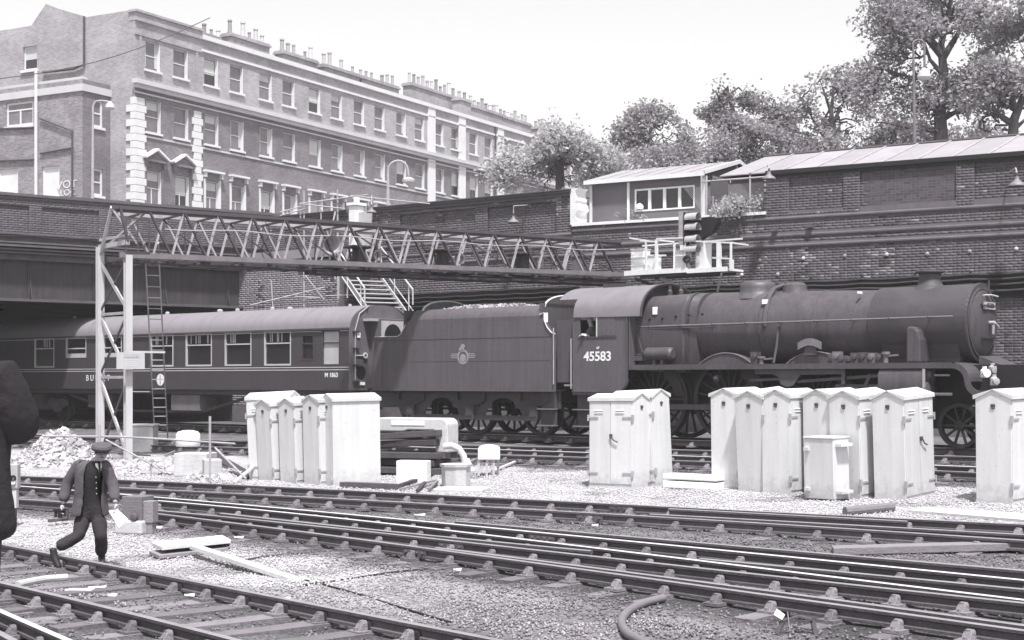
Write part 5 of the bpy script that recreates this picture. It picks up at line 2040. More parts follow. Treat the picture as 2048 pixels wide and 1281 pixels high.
for y in (-.87, .87):
    q = MB(); q.lathe((x2 + 1.42, y, zlow - .22), (1,0,0), [(0,.16),(.3,.13),(.31,.09),(.44,.09),(.45,.24),(.49,.24),(.5,0)], 16); TL.part('buffer', q, [M_darksteel])
# headlamps on the platform
for px, py, v, r in ((1969, 747, -1.0, .11), (1985, 740, -.6, .10), (1988, 763, -.9, .09)):
    q = MB()
    q.lathe((x_(px, v), v, z_(px, py, v) - .10), (0,0,1), [(0,.07),(.02,.09),(.16,.09),(.2,.05),(.25,.05),(.25,0)], 12)
    q.lathe((x_(px, v), v, z_(px, py, v)), (.8,-.6,0), [(0,r*.8),(.11,r*.85),(.12,0)], 14)
    TL.part('headlamp', q, [M_white if px == 1969 else M_steelwork])
q = MB(); q.tube([(x2+1.3,-1.1,zlow),(x2+1.3,-1.1,zlow+.75),(x2+1.25,-.9,zlow+.85)], .018, 6); TL.part('lamp_iron', q, [M_steelwork])
# mainframes, wheels, motion
q = MB()
for y in (-.64, .60): q.box((xCab - 1.5, y, .75), (x2 + 1.3, y + .04, zp - .05))
q.box((xCab + .2, -.6, 1.2), (xFb + .3, .6, 1.75))
TL.part('main_frame', q, [M_black])
WH = [x_(1461, -.8) - 2.24, x_(1461, -.8), x_(1461, -.8) + 2.44]
ang0 = math.radians(215)
for i, xw in enumerate(WH):
    for s in (-1, 1):
        q = wheel_mb(1.028, 19, s*.73, s, w=.14, hub=.2, tyre=.08)
        a0 = ang0 + (0 if s < 0 else math.pi/2)
        # balance weight and crank boss
        pts = [(math.cos(a0+math.pi+t)*.94, 0, math.sin(a0+math.pi+t)*.94) for t in np.linspace(-.55, .55, 9)]
        pts += [(math.cos(a0+math.pi+t)*.66, 0, math.sin(a0+math.pi+t)*.66) for t in np.linspace(.45, -.45, 5)]
        q.prism([(a, s*.86, c) for a, b, c in pts], (0, s*.03, 0))
        q.lathe((math.cos(a0)*.33, s*.8, math.sin(a0)*.33), (0,s,0), [(0,.15),(.12,.14),(.13,.07),(.28,.07),(.28,0)], 14)
        q.xf(Matrix.Translation((xw, 0, 1.028)))
        TL.part('driving_wheel', q, [M_wheel])
    q = MB()                                     # splasher
    if i > 0:
        R1 = 1.15
        am = math.acos((zp - 1.028) / R1)
        for s in (-1, 1):
            pts = [(xw + R1*math.sin(t), s*1.0, 1.028 + R1*math.cos(t)) for t in np.linspace(-am, am, 13)]
            q.prism(pts, (0, s*.03, 0))
            q.loft([[(a, s*.66, c), (a, s*1.03, c)] for a, b, c in pts], closed=False, cap=False)
            q.tube([(a, s*1.04, c) for a, b, c in pts], .016, 6, mi=1)
        TL.part('splasher', q, [M_loco, M_midsteel])
px_ = [(xw + math.cos(ang0)*.33, 1.028 + math.sin(ang0)*.33) for xw in WH]
q = MB()
for a, b in ((0,1),(1,2)):
    q.bar((px_[a][0], -1.0, px_[a][1]), (px_[b][0], -1.0, px_[b][1]), .05, .13, up=(0,0,1))
for a in px_: q.lathe((a[0], -1.04, a[1]), (0,1,0), [(0,.12),(.09,.12)], 14); q.lathe((a[0], -1.05, a[1]), (0,-1,0), [(0,.11),(.01,0)], 14)
TL.part('coupling_rod', q, [M_steelrod])
xcy = x_(1803, -1.3)
q = MB(); q.bar((px_[1][0], -1.12, px_[1][1]), (xcy - 1.25, -1.12, 1.2), .05, .13); q.bar((xcy - 1.3, -1.12, 1.2), (xcy - .4, -1.12, 1.2), .06); TL.part('connecting_rod', q, [M_steelrod])
q = MB()
for zz in (1.38, 1.02): q.bar((xcy - 1.7, -1.12, zz), (xcy - .45, -1.12, zz), .1, .07)
q.box((xcy - 1.35, -1.2, 1.05), (xcy - 1.1, -1.05, 1.36))
TL.part('slide_bars', q, [M_steelrod])
# Walschaerts gear: bracket, link, rods
q = MB()
zv = zp - .13
mbk = [(x_(1510,-1.25), zv), (x_(1690,-1.25), zv), (x_(1690,-1.25), zv-.35), (x_(1683,-1.25), zv-.35), (x_(1683,-1.25), zv-.12), (x_(1600,-1.25), zv-.14), (x_(1592,-1.25), zv-.30), (x_(1585,-1.25), zv-.40), (x_(1573,-1.25), zv-.42), (x_(1562,-1.25), zv-.36), (x_(1556,-1.25), zv-.18), (x_(1545,-1.25), zv-.12), (x_(1510,-1.25), zv-.12)]
q.prism([(a, -1.26, b) for a, b in mbk][::-1], (0, .05, 0))
TL.part('motion_bracket', q, [M_loco])
q = MB()
lkx = x_(1577, -1.2)
q.tube([(lkx + .1*math.cos(t)*1.0 - .1, -1.17, 1.42 + .33*math.sin(t)) for t in np.linspace(-1.3, 1.3, 9)], .05, 6)
TL.part('expansion_link', q, [M_steelrod])
q = MB(); q.bar((lkx, -1.17, 1.46), (xcy - .5, -1.17, 1.62), .04, .07); q.bar((lkx - .05, -1.16, 1.1), (px_[1][0] + .15, -1.16, px_[1][1] - .2), .04, .08); TL.part('valve_rods', q, [M_steelrod])
q = MB(); q.bar((xcy - 1.05, -1.18, 1.12), (xcy - .82, -1.18, 1.64), .04, .08); q.bar((xcy - 1.2, -1.18, 1.05), (xcy - .98, -1.18, .8), .04, .07); TL.part('combination_lever', q, [M_steelrod])
q = MB(); q.lathe((WH[1]-.2, -1.2, 1.55), (1,0,0), [(0,.06),(.02,.1),(.12,.1),(.14,.05)], 12); q.bar((x_(1500,-1.2), -1.2, 1.5), (lkx, -1.2, 1.55), .04, .06); TL.part('reversing_rod', q, [M_steelrod])
# cylinders
for s in (-1, 1):
    q = MB()
    def ring(x, k=1.0):
        y0, y1, zt, zb = s*.95, s*(1.36), zp - .14, 1.02
        pts = [(x, s*.7, zt), (x, y1 - s*.08, zt), (x, y1, zt - .12), (x, y1, 1.25), (x, y1 - s*.06, 1.06), (x, y0 + s*.1, .92), (x, s*.7, .95)]
        return pts
    a, b = x_(1757, -1.33) , x_(1849, -1.33)
    q.loft([ring(a), ring(b)])
    q.lathe((b, s*1.12, 1.2), (1,0,0), [(0,.30),(.05,.30),(.08,.22),(.1,0)], 20)
    q.lathe((b, s*1.12, 1.62), (1,0,0), [(0,.16),(.12,.15),(.14,0)], 14)
    q.lathe((a, s*1.12, 1.2), (-1,0,0), [(0,.30),(.05,.28),(.06,.1),(.3,.08),(.3,0)], 20)
    TL.part('cylinder', q, [M_loco], smooth=True)
    q = MB(); q.box((b - .03, s*1.365 - .0, 1.0), (b + .03, s*1.375, zp - .14)); TL.part('cylinder_strap', q, [M_steelwork])
q = MB(); q.tube([(b + .12, -1.12, 1.2), (b + .55, -1.12, 1.2)], .035, 8); q.tube([(b + .12, -1.12, 1.62), (b + .5, -1.12, 1.62)], .025, 8); TL.part('piston_tail_rod', q, [M_steelwork])
# bogie
bc = x_(1921, -.8)
for xw in (bc, bc - 1.98):
    for s in (-1, 1):
        q = wheel_mb(.502, 10, s*.73, s, hub=.12)
        q.xf(Matrix.Translation((xw, 0, .502)))
        TL.part('bogie_wheel', q, [M_wheel])
q = MB()
for y in (-.62, .6): q.box((bc - 2.4, y, .42), (bc + .45, y + .03, .85))
q.box((bc - 1.6, -.6, .5), (bc - .4, .6, 1.0))
TL.part('bogie_frame', q, [M_black])
q = MB(); q.bar((bc + .3, -1.0, .55), (bc + 1.1, -1.0, .38), .04); q.bar((bc + .7, -.8, .35), (bc+.7, -.8, .12), .05, .12); TL.part('guard_iron', q, [M_darksteel])
q = MB()
for k in range(48):
    a = 2*math.pi*k/48
    q.lathe((xF - .02, .905*math.cos(a), BZ + .905*math.sin(a)), (0, math.cos(a), math.sin(a)), [(0,.014),(.008,.01),(.01,0)], 4)
for xx in (xSb + .05, xSb + .12, xF - .12):
    for k in range(40):
        a = 2*math.pi*k/40
        q.lathe((xx, .878*math.cos(a), BZ + .878*math.sin(a)), (0, math.cos(a), math.sin(a)), [(0,.014),(.009,.01),(.011,0)], 4)
TL.part('rivets', q, [M_locodk], kind='stuff')
# things on the running plate
q = MB(); x0, x1_ = x_(1288, -1.2), x_(1343, -1.2)
q.lathe((x0, -1.12, zp + .27), (1,0,0), [(0,0),(.0,.12),(.06,.17),(x1_-x0-.06,.17),(x1_-x0,.12),(x1_-x0,0)], 20)
for x in (x0 + .3, x1_ - .3): q.box((x-.04,-1.2,zp),(x+.04,-1.04,zp+.12))
TL.part('air_reservoir', q, [M_loco], smooth=True)
q = MB()
q.tube([(xCab, -1.05, zp + .25), (x0, -1.1, zp + .27)], .03, 6)
q.tube([(xCab + .1, -1.1, zp + .8), (xCab + .25, -1.1, zp+.35), (x0, -1.1, zp+.2)], .02, 6)
TL.part('pipework', q, [M_locodk])
q = MB(); q.box((x_(1268, -1.1), -1.12, z_(1268, 722, -1.1)), (x_(1285, -1.1), -.98, z_(1268, 712, -1.1))); TL.part('sand_filler', q, [M_loco])
nx0, nx1 = x_(1593, -1.2), x_(1640, -1.2)
q = MB()
pts = [(nx0 + (nx1-nx0)*t, -1.12, z_(1617, 700, -1.12) + .10*math.sin(math.pi*t)) for t in np.linspace(0, 1, 11)]
pts2 = [(a, b, c + .17) for a, b, c in pts]
q.prism(pts + pts2[::-1], (0, -.03, 0)); TL.part('nameplate', q, [M_midsteel], label='curved blank looking nameplate above the middle splasher')
q = MB()
xm = (nx0+nx1)/2
q.prism([(xm-.18, -1.1, zp+.2), (xm+.18, -1.1, zp+.2), (xm+.12,-1.1,z_(1617,700,-1.12)+.12), (xm-.12,-1.1,z_(1617,700,-1.12)+.12)], (0,.03,0)); TL.part('nameplate_back', q, [M_loco])
rr = random.Random(8)
for px in (1512, 1524, 1665, 1676, 1688, 1700, 1713, 1728, 1742, 1757, 1770):
    q = MB()
    x, v = x_(px, -1.15), rr.uniform(-1.2, -1.05)
    h_ = rr.uniform(.14, .3)
    if rr.random() < .5:
        q.box((x - .1, v - .08, zp), (x + .1, v + .08, zp + h_)); q.lathe((x, v - .08, zp + h_*.6), (0,-1,0), [(0,.07),(.05,.07),(.06,0)], 10)
    else:
        q.lathe((x, v, zp), (0,0,1), [(0,.06),(h_*.7,.06),(h_*.75,.1),(h_,.1),(h_,0)], 10); q.bar((x-.02, v, zp+h_*.6), (x + .3, v, zp + h_*.7), .04)
    TL.part('lubricator', q, [M_midsteel if rr.random() < .3 else M_loco])
q = MB(); q.tube([(x_(1548,-1.1), -1.12, zp + .02), (x_(1553,-1.0), -1.0, BZ - .5), (x_(1556,-.95), -.93, BZ)], .03, 6); TL.part('feed_pipe', q, [M_loco])
q = MB()
q.tube([(x_(1275,-.98), -1.0, BZ+.02), (x_(1430,-.98), -1.0, BZ+.02)], .015, 6)
TL.part('ejector_pipe', q, [M_locodk])
# cab
vc = -1.33
yx = lambda px: TRN.u(px, vc) - lC
yz = lambda px, py: tzz(px, py, vc)
ca, cb = yx(1145), yx(1256)
zcb, zce = yz(1200, 786), yz(1200, 634)
wx0, wx1, wz0_, wz1_ = yx(1160), yx(1192), yz(1176, 674), yz(1176, 625.5)
mb = MB()
zce2 = zce
mb.holed(ca, cb - .0, zcb + .35, zce, [(wx0, wx1, wz0_, wz1_)], 0, .03)
mb.box((wx1 + .04, -.012, wz0_ + .02), (yx(1231), -.002, wz1_ - .02))
pts = [(ca, 0, zcb + .35), (ca, 0, zcb)] + [(cb - .35 + .35*math.sin(a), 0, zcb + .35 - .35*math.cos(a)) for a in np.linspace(0, math.pi/2, 7)]
mb.prism(pts, (0, .03, 0))
mb.xf(Matrix.Translation((0, vc, 0)))
TL.part('cab_side', mb, [M_tender])
mb = MB(); mb.box((ca, -vc - .03, zcb), (cb, -vc, zce)); TL.part('cab_side', mb, [M_tender])
q = MB()
q.tube([(ca + .0, vc - .02, zcb + .03), (cb - .35, vc - .02, zcb + .03)] + [(cb - .35 + .32*math.sin(a), vc - .02, zcb + .35 - .32*math.cos(a)) for a in np.linspace(.2, math.pi/2, 6)] + [(cb - .03, vc-.02, zce)], .014, 6)
q.box((wx0 - .04, vc - .02, wz0_ - .03), (yx(1233), vc, wz0_ - .005), 0)
TL.part('cab_beading', q, [M_loco])
q = MB(); q.box((wx1 + .01, vc - .015, wz0_), (wx1 + .05, vc - .001, wz1_)); TL.part('window_runner', q, [M_cream])
# cab roof
def roof_arc(x, v, ze, zt, n=18):
    return [(x, -v*math.cos(math.pi*i/n) * 1.0, ze + (zt-ze)*math.sin(math.pi*i/n)**.8) for i in range(n+1)]
zrt = tzz(1200, 576, 0)
q = MB()
rA = roof_arc(ca + .05, 1.36, zce, zrt); rB = roof_arc(cb + .42, 1.36, zce - .02, zrt)
q.loft([rA, rB], closed=False, cap=False)
TL.part('cab_roof', q, [M_cabroof], smooth=True)
q = MB()
up = [p for p in roof_arc(ca - .55, 1.36, zce, zrt) if p[2] > zce + .42]
up2 = [p for p in roof_arc(ca + .08, 1.36, zce, zrt) if p[2] > zce + .42]
q.loft([up, up2], closed=False, cap=False)
TL.part('roof_extension', q, [M_cabroof], smooth=True)
q = MB()
fr_ = roof_arc(cb + .02, 1.33, zce - .02, zrt - .03)
q.prism([(cb + .02, -1.33, zp)] + fr_ + [(cb + .02, 1.33, zp)], (.03, 0, 0))
TL.part('cab_front', q, [M_tender])
q = MB(); q.tube(roof_arc(cb + .42, 1.37, zce - .02, zrt + .01), .025, 6); TL.part('roof_rim', q, [M_locodk])
q = MB(); q.loft([[(x, y*.965, z-.04) for x, y, z in rB], rB], closed=False, cap=False); TL.part('roof_edge', q, [M_locodk])
q = MB(); q.box((ca + .35, -.45, zrt - .05), (ca + 1.0, -.05, zrt + .06)); TL.part('roof_ventilator', q, [M_locodk])
q = MB(); q.box((ca, -1.28, zcb + .3), (cb, 1.28, zcb + .36)); q.box((cb - .12, -1.2, zcb+.37), (cb-.02, 1.2, zrt-.5)); TL.part('cab_floor', q, [M_black])
q = MB(); q.box((ca - .38, -1.2, 1.35), (ca + .05, 1.2, 1.40)); TL.part('fall_plate', q, [M_whitegrey])
for k, zq in enumerate((.28, .72)):
    q = MB(); q.box((ca + .0, -1.34, zq), (ca + .55, -1.1, zq + .03)); TL.part('footstep', q, [M_midsteel])
q = MB(); q.box((ca + .02, -1.14, .28), (ca + .52, -1.1, zcb)); TL.part('step_plate', q, [M_darksteel])
q = MB(); q.tube([(ca - .05, vc, zcb + .1), (ca - .05, vc, zce - .55)], .018, 6); TL.part('cab_handrail', q, [M_steelwork])
q = MB(); q.bar((ca + .0, vc + .02, zcb - .02), (cb - .3, vc + .02, zcb - .02), .05, .08); TL.part('cab_base_angle', q, [M_loco])
lettering(TL, 'cab_number', '45583', .34, (yx(1195), vc - .004, yz(1195, 714)), M_letter, depth=.004, bold=.007, sx=1.05)
lettering(TL, 'power_class', '6P', .09, (yx(1196), vc - .004, yz(1196, 696.5)), M_letter, depth=.003, bold=.002)
# ---------------------------------------------------------------- signal gantry
Y0g, Y1g = 38.1, 46.2
A = W(297, 419, Y0g); Bp = W(1239, 484, Y1g)
gd = Vector((Bp.x - A.x, Bp.y - A.y, 0)); Lg = gd.length; gd.normalize()
gn = Vector((-gd.y, gd.x, 0))
back = Vector((-1.0, 1.15, 0))                     # from the near truss to the far one
bw = back.dot(gn); bs = back.dot(gd)
GA = Thing('signal_gantry', 'long latticed steel signal gantry on a pair of braced posts spanning the tracks', 'gantry', (A.x, A.y, gh(A.x, A.y)), math.atan2(gd.y, gd.x))
z0 = gh(A.x, A.y)
zt0, zt1 = A.z - z0, Bp.z - z0
zb0_, zb1_ = W(297, 513, Y0g).z - z0, W(1256, 549, Y1g).z - z0
NP = 16
ztop_ = lambda x: zt0 + (zt1 - zt0) * x / Lg
zbot_ = lambda x: zb0_ + (zb1_ - zb0_) * x / Lg
pan_ = (Lg + .35) / NP
XT = lambda i: i * pan_ * .985
XB = lambda i: i * pan_ * .985 + .62
off = {0: 0.0, 1: bw}
sh = {0: 0.0, 1: bs}
for s in (0, 1):
    m = M_darksteel if s == 0 else M_steelwork
    q = MB()
    q.bar((-.95 if s == 0 else -.3 + 0, off[s], ztop_(0)), (Lg + .05, off[s], ztop_(Lg)), .1, .09)
    q.bar((-.95 if s == 0 else -.3, off[s], ztop_(0) - .07), (Lg + .05, off[s], ztop_(Lg) - .07), .03, .08)
    GA.part('top_chord', q, [m])
    q = MB()
    q.bar((-.75, off[s], zbot_(0)), (Lg + .5, off[s], zbot_(Lg)), .09, .13)
    GA.part('bottom_chord', q, [M_midsteel if s == 0 else M_darksteel])
    for i in range(NP):
        q = MB(); q.bar((XT(i), off[s], ztop_(XT(i))), (XB(i), off[s], zbot_(XB(i))), .045, .085, up=(0,1,0)); GA.part('lattice_bar', q, [M_darksteel if s == 0 else M_steelwork])
        if i < NP - 1:
            q = MB(); q.bar((XB(i), off[s] + .02, zbot_(XB(i))), (XT(i+1), off[s] + .02, ztop_(XT(i+1))), .04, .075, up=(0,1,0)); GA.part('lattice_bar', q, [M_steelwork])
# cross members and roof bracing between the trusses
for i in range(NP):
    q = MB(); q.bar((XT(i), 0, ztop_(XT(i)) - .06), (XT(i), bw, ztop_(XT(i)) - .06), .05); GA.part('cross_member', q, [M_darksteel])
    if i % 2 == 1:
        q = MB(); q.bar((XT(i), 0, ztop_(XT(i)) - .08), (XB(i), bw, zbot_(XB(i)) + .05), .04); GA.part('cross_brace', q, [M_steelwork])
        q = MB(); q.bar((XB(i), 0, zbot_(XB(i)) + .06), (XT(i), bw, ztop_(XT(i)) - .08), .04); GA.part('cross_brace', q, [M_darksteel])
# walkway boards and their slightly hanging underside pieces
rr = random.Random(31)
x = -.6
while x < Lg + .3:
    L = rr.uniform(2.0, 2.6)
    for k in range(3):
        q = MB()
        y = .15 + k * (bw - .45) / 2
        q.box((x + .01, y, zbot_(x) - .12 + rr.uniform(-.03, .0)), (min(x + L, Lg + .5) - .01, y + .36, zbot_(x) - .07 + rr.uniform(-.02, .0)))
        GA.part('walkway_board', q, [M_tread])
    x += L
for i, x in enumerate(np.arange(.2, Lg, 1.05)):
    q = MB(); q.box((x, -.12, zbot_(x) - .17), (x + .08, bw + .1, zbot_(x) - .121)); GA.part('bearer', q, [M_darksteel])
for px0, px1, dy in ((640, 905, .0), (870, 1030, -.03), (1020, 1260, -.02)):
    q = MB()
    a = (px0 - 297) / (1239 - 297); b = (px1 - 297) / (1239 - 297)
    f = lambda t: Lg * t * Y0g / (Y0g * t + Y1g * (1 - t))
    q.box((f(a), .2, zbot_(f(a)) - .27 + dy), (f(b), 1.0, zbot_(f(a)) - .175 + dy))
    GA.part('hanging_plank', q, [M_tread])
# mesh-sided cabin frame at the left end
q = MB()
q.holed(-.62, .02, zb0_ + .06, zb0_ + .95, [(-.58, -.32, zb0_ + .1, zb0_ + .9), (-.28, -.02, zb0_ + .1, zb0_ + .9)], -.06)
for k in range(7):
    q.bar((-.62, -.06, zb0_ + .1 + k*.13), (.02, -.06, zb0_ + .1 + k*.13), .012)
GA.part('mesh_gate', q, [M_darksteel])
q = MB(); q.bar((-.95, 0, zt0), (-.75, bw, zb0_ + .15), .07); GA.part('end_rafter', q, [M_whitegrey])
q = MB(); q.bar((-.05, 0, zt0 - .04), (-.80, bw, zb0_ + .12), .06); GA.part('end_rafter', q, [M_steelwork])
q = MB(); q.bar((-.95, 0, zt0 - .03), (-.3, 0, zb0_ + .3), .05); GA.part('end_brace', q, [M_steelwork])
# posts
pn = W(256, 512, Y0g - .35); pf = W(200, 495, Y0g + .9)
loc = lambda P: GA.Mi @ Vector(P)
pN, pF = loc((pn.x, pn.y, 0)), loc((pf.x, pf.y, 0))
gN, gF = -.05, -.05
zN = zb0_ - .0; zF = W(200, 495, Y0g + .9).z - z0
q = MB(); q.box((pN.x - .085, pN.y - .10, gN), (pN.x + .085, pN.y - .07, zN)); q.box((pN.x - .085, pN.y + .07, gN), (pN.x + .085, pN.y + .1, zN)); q.box((pN.x + .02, pN.y - .069, gN), (pN.x + .045, pN.y + .069, zN)); GA.part('post', q, [M_whitegrey])
q = MB(); q.box((pF.x - .085, pF.y - .10, gF), (pF.x + .085, pF.y - .07, zF)); q.box((pF.x - .085, pF.y + .07, gF), (pF.x + .085, pF.y + .1, zF)); q.box((pF.x + .02, pF.y - .069, gF), (pF.x + .045, pF.y + .069, zF)); GA.part('post', q, [M_whitegrey])
zz = [zN - .1, (760-738+0)/F*0 + zN - 2.0, zN - 3.05, .1]
lv = [W(225, y, Y0g + .3).z - z0 for y in (520, 628, 755)] + [.08]
mid = lambda z, P: (P.x, P.y, z)
for i in range(3):
    if i: 
        q = MB(); q.bar(mid(lv[i], pF), mid(lv[i], pN), .05, .07); GA.part('post_strut', q, [M_steelwork])
    q = MB(); q.bar(mid(lv[i], pF), mid(lv[i+1] + .06, pN), .04, .1); GA.part('post_brace', q, [M_whitegrey])
    q = MB(); q.bar(mid(lv[i], pN), mid(lv[i+1] + .06, pF), .035, .06); GA.part('post_brace', q, [M_darksteel])
q = MB(); q.bar(mid(zF, pF), mid(zF + .02, pN), .1, .12); q.bar(mid(zF+.18, pF), mid(zF + .2, pN), .06, .06); GA.part('post_head', q, [M_whitegrey])
q = MB(); q.bar(mid(zN + .35, pN), (pN.x - .2, pN.y, zt0), .06); GA.part('end_brace', q, [M_darksteel])
# notice
sgn = W(261, 722, Y0g - .6)
s_ = loc((sgn.x, sgn.y, sgn.z))
q = MB(); q.box((s_.x - .36, s_.y - .02, s_.z - .21), (s_.x + .36, s_.y, s_.z + .21)); nb = GA.part('notice', q, [M_whitegrey], label='pale enamel warning notice on the near post')
q = MB(); q.box((s_.x - .19, s_.y - .024, s_.z + .07), (s_.x + .22, s_.y - .0205, s_.z + .17)); GA.part('notice_band', q, [M_steelwork], nb)
me_ = text_mesh('DANGER', .095, .002); me_.materials.append(M_cream)
o = link('lettering', me_, nb, (s_.x + .015, s_.y - .027, s_.z + .12)); o.rotation_euler = (math.pi/2, 0, 0)
for k in range(4):
    q = MB(); q.box((s_.x - .17, s_.y - .023, s_.z + .02 - k*.05), (s_.x + .2 - .03*(k % 2), s_.y - .0205, s_.z + .035 - k*.05)); GA.part('worn_line', q, [M_cornice], nb)
q = MB(); a, b = W(250, 704, Y0g - .6), W(330, 705, Y0g - .2); q.bar(loc(a), loc(b), .05); GA.part('ladder_arm', q, [M_whitegrey])
# ladder leaning from the walkway to the ground
la, lb = W(303, 505, Y0g + .1), W(324, 868, Y0g - .8)
lb = G(323, 885, .02)
lb = Vector((lb.x, lb.y, lb.z))
lw = gd * .2
LT = Thing('steel_ladder', 'thin grey ladder leaning from the gantry walkway to the ground', 'ladder', lb, 0)
for s in (-1, 1):
    q = MB(); q.bar(lb + lw*s, la + lw*s*.9 + Vector((0,0,.25)), .035, .05); LT.part('stile', q, [M_steelwork], world=True)
n = 19
for i in range(1, n):
    c = lb.lerp(la, i / n)
    q = MB(); q.bar(c - lw*.95, c + lw*.95, .025); LT.part('rung', q, [M_steelwork], world=True)
# underslung signals / lamps boxes on the gantry
for k, px in enumerate((735, 905, 1065)):
    t = (px - 297) / (1239 - 297)
    x = Lg * t * Y0g / (Y0g * t + Y1g * (1 - t))
    q = MB()
    q.box((x - .12, .35, zbot_(x) + .06), (x + .12, .7, zbot_(x) + .50))
    q.box((x - .38, .1, zbot_(x) + .501), (x + .4, .95, zbot_(x) + .54))
    q.tube([(x - .25, .5, zbot_(x) + .06), (x - .32, .5, zbot_(x) + .48)], .03, 6)
    q.xf(GA.M)
    solo('signal_equipment_box', q, [M_darksteel], ('dark flat-topped box standing on the gantry beside the white pillar', 'dark flat-topped box standing at the middle of the gantry', 'dark flat-topped box standing on the gantry near its right end')[k], 'box', 'equipment boxes standing on the gantry')
    q = MB()
    q.lathe((x + .42, .4, zbot_(x) + .3), (.3,-1,0), [(0,.13),(.1,.15),(.14,.16),(.14,.1),(.02,.08)], 12)
    q.bar((x + .42, .42, zbot_(x) + .04), (x + .42, .42, zbot_(x) + .2), .04)
    q.xf(GA.M)
    solo('small_lamp', q, [M_steelwork], ('round lamp on the gantry beside the first flat-topped box', 'round lamp on the gantry beside the middle flat-topped box', 'round lamp on the gantry beside the right flat-topped box')[k], 'lamp', 'small lamps on the gantry')
rr = random.Random(77)
for k, px in enumerate((540, 700, 760, 860, 1000, 1120)):
    t = (px - 297) / (1239 - 297)
    x = Lg * t * Y0g / (Y0g * t + Y1g * (1 - t))
    pts = [(x + .5*math.sin(i*.9 + k)*.25, .3, ztop_(x) - .1 - (ztop_(x) - zbot_(x)) * (i/8) ) for i in range(9)]
    q = MB(); q.tube(pts, .012, 5); GA.part('loose_wire', q, [M_cable])
q = MB()
q.tube([(x, -.08, zbot_(x) + .72 - .03*math.sin(x*2)) for x in np.linspace(.4, Lg - .2, 40)], .014, 5); GA.part('hand_line', q, [M_steelwork])

# floodlight
Yf = 40.9
def floodlight():
    T = Thing('floodlight', 'round open floodlight tilted down on a bracket in the gantry lattice', 'floodlight', W(652, 520, Yf), 0)
    c = W(660, 488, Yf)
    ax = Vector((.55, -.75, -.25)).normalized()
    q = MB(); q.lathe(c - ax*.12, ax, [(0,.04),(.02,.12),(.12,.2),(.24,.255),(.25,.27),(.24,.24),(.12,.18),(.03,.1),(.02,0)], 24)
    T.part('reflector', q, [M_steelwork], world=True, smooth=True)
    q = MB(); q.tube([c - ax*.14, c - ax*.3], .06, 10); T.part('lamp_holder', q, [M_darksteel], world=True)
    for dx in (-.14, .1):
        q = MB(); q.bar(c - ax*.1, W(652, 520, Yf) + Vector((dx, .1, 0)), .035); T.part('bracket', q, [M_whitegrey], world=True)
    q = MB(); q.bar(c - ax*.1, c + Vector((.12, .2, .9)), .03); T.part('bracket', q, [M_whitegrey], world=True)
floodlight()

# ---- cage with the colour light signal at the right end
CF = Frame((1250, 45.4), (1465, 42.9))
TCg = Thing('signal_cage', 'white railed maintenance platform at the right end of the gantry', 'platform', CF.P(0, 0, CF.z(1250, 551)), CF.ang)
Lc = CF.u(1462)
zc_ = CF.z(1250, 551)
cu_ = lambda px, v=0: CF.u(px, v)
ch_ = lambda px, py, v=0: CF.z(px, py, v) - zc_
q = MB(); q.box((0, -.05, -.02), (cu_(1375), .0, .12)); q.box((0, 0, -.02), (Lc * .96, .9, .04)); q.box((cu_(1375), -.045, -.05), (Lc*.97, -.0, .08)); TCg.part('floor_frame', q, [M_white])
hh = ch_(1370, 476)
def post(px, v, z1=None, w_=.05, name='rail_post'):
    q = MB(); q.box((cu_(px) - w_/2, v - w_/2, .0), (cu_(px) + w_/2, v + w_/2, z1 or hh)); TCg.part(name, q, [M_white])
for px, v, z1 in ((1292, 0, ch_(1292, 482)), (1313, 0, hh), (1318, .8, ch_(1318,484)), (1331, .85, ch_(1331,484)), (1346, .8, ch_(1346, 484)), (1370, 0, hh), (1409, .0, ch_(1409,485)), (1421, .4, ch_(1421,483)), (1441, 0, ch_(1441,487)), (1462, 0, ch_(1462, 486))):
    post(px, v, z1, .075 if px in (1313, 1421, 1331) else .05)
for (pa, pb, py0, py1, v) in ((1255, 1294, 476, 482, .1), (1313, 1372, 478, 476, 0), (1389, 1462, 483, 486, 0), (1346, 1372, 511, 511, .05), (1294, 1330, 511, 511, .05), (1425, 1462, 516, 518, 0), (1280, 1316, 482, 484, .0)):
    q = MB(); q.bar((cu_(pa), v, ch_(pa, py0)), (cu_(pb), v, ch_(pb, py1)), .045); TCg.part('guard_rail', q, [M_white])
q = MB(); q.bar((cu_(1313), 0, hh), (cu_(1313), .9, hh), .045); TCg.part('guard_rail', q, [M_white])
q = MB(); q.bar((cu_(1462), 0, ch_(1462, 486)), (cu_(1462), .9, ch_(1462, 486)), .045); TCg.part('guard_rail', q, [M_white])
q = MB(); q.bar((0, .9, hh*.95), (Lc*.95, .9, hh*.95), .045); TCg.part('guard_rail', q, [M_white])
q = MB(); q.box((cu_(1459), -.02, .0), (cu_(1466), .05, ch_(1462, 520))); TCg.part('end_plate', q, [M_white])
for v in (.1, .85):
    q = MB(); q.bar((.5, v, -.06), (Lc*.9, v, -.06), .06, .1); TCg.part('bearer', q, [M_darksteel])
q = MB(); a = (cu_(1312), .2, -.1); b = (cu_(1352), .9, ch_(1352, 592)); q.bar(a, b, .16, .12); TCg.part('support_strut', q, [M_steelwork])
q = MB(); q.bar((cu_(1443), .0, -.1), (cu_(1416), .5, ch_(1416, 582)), .05); TCg.part('support_strut', q, [M_whitegrey])
q = MB(); q.bar((cu_(1262), .2, -.1), (cu_(1290), .9, ch_(1290, 575)), .08); TCg.part('support_strut', q, [M_darksteel])
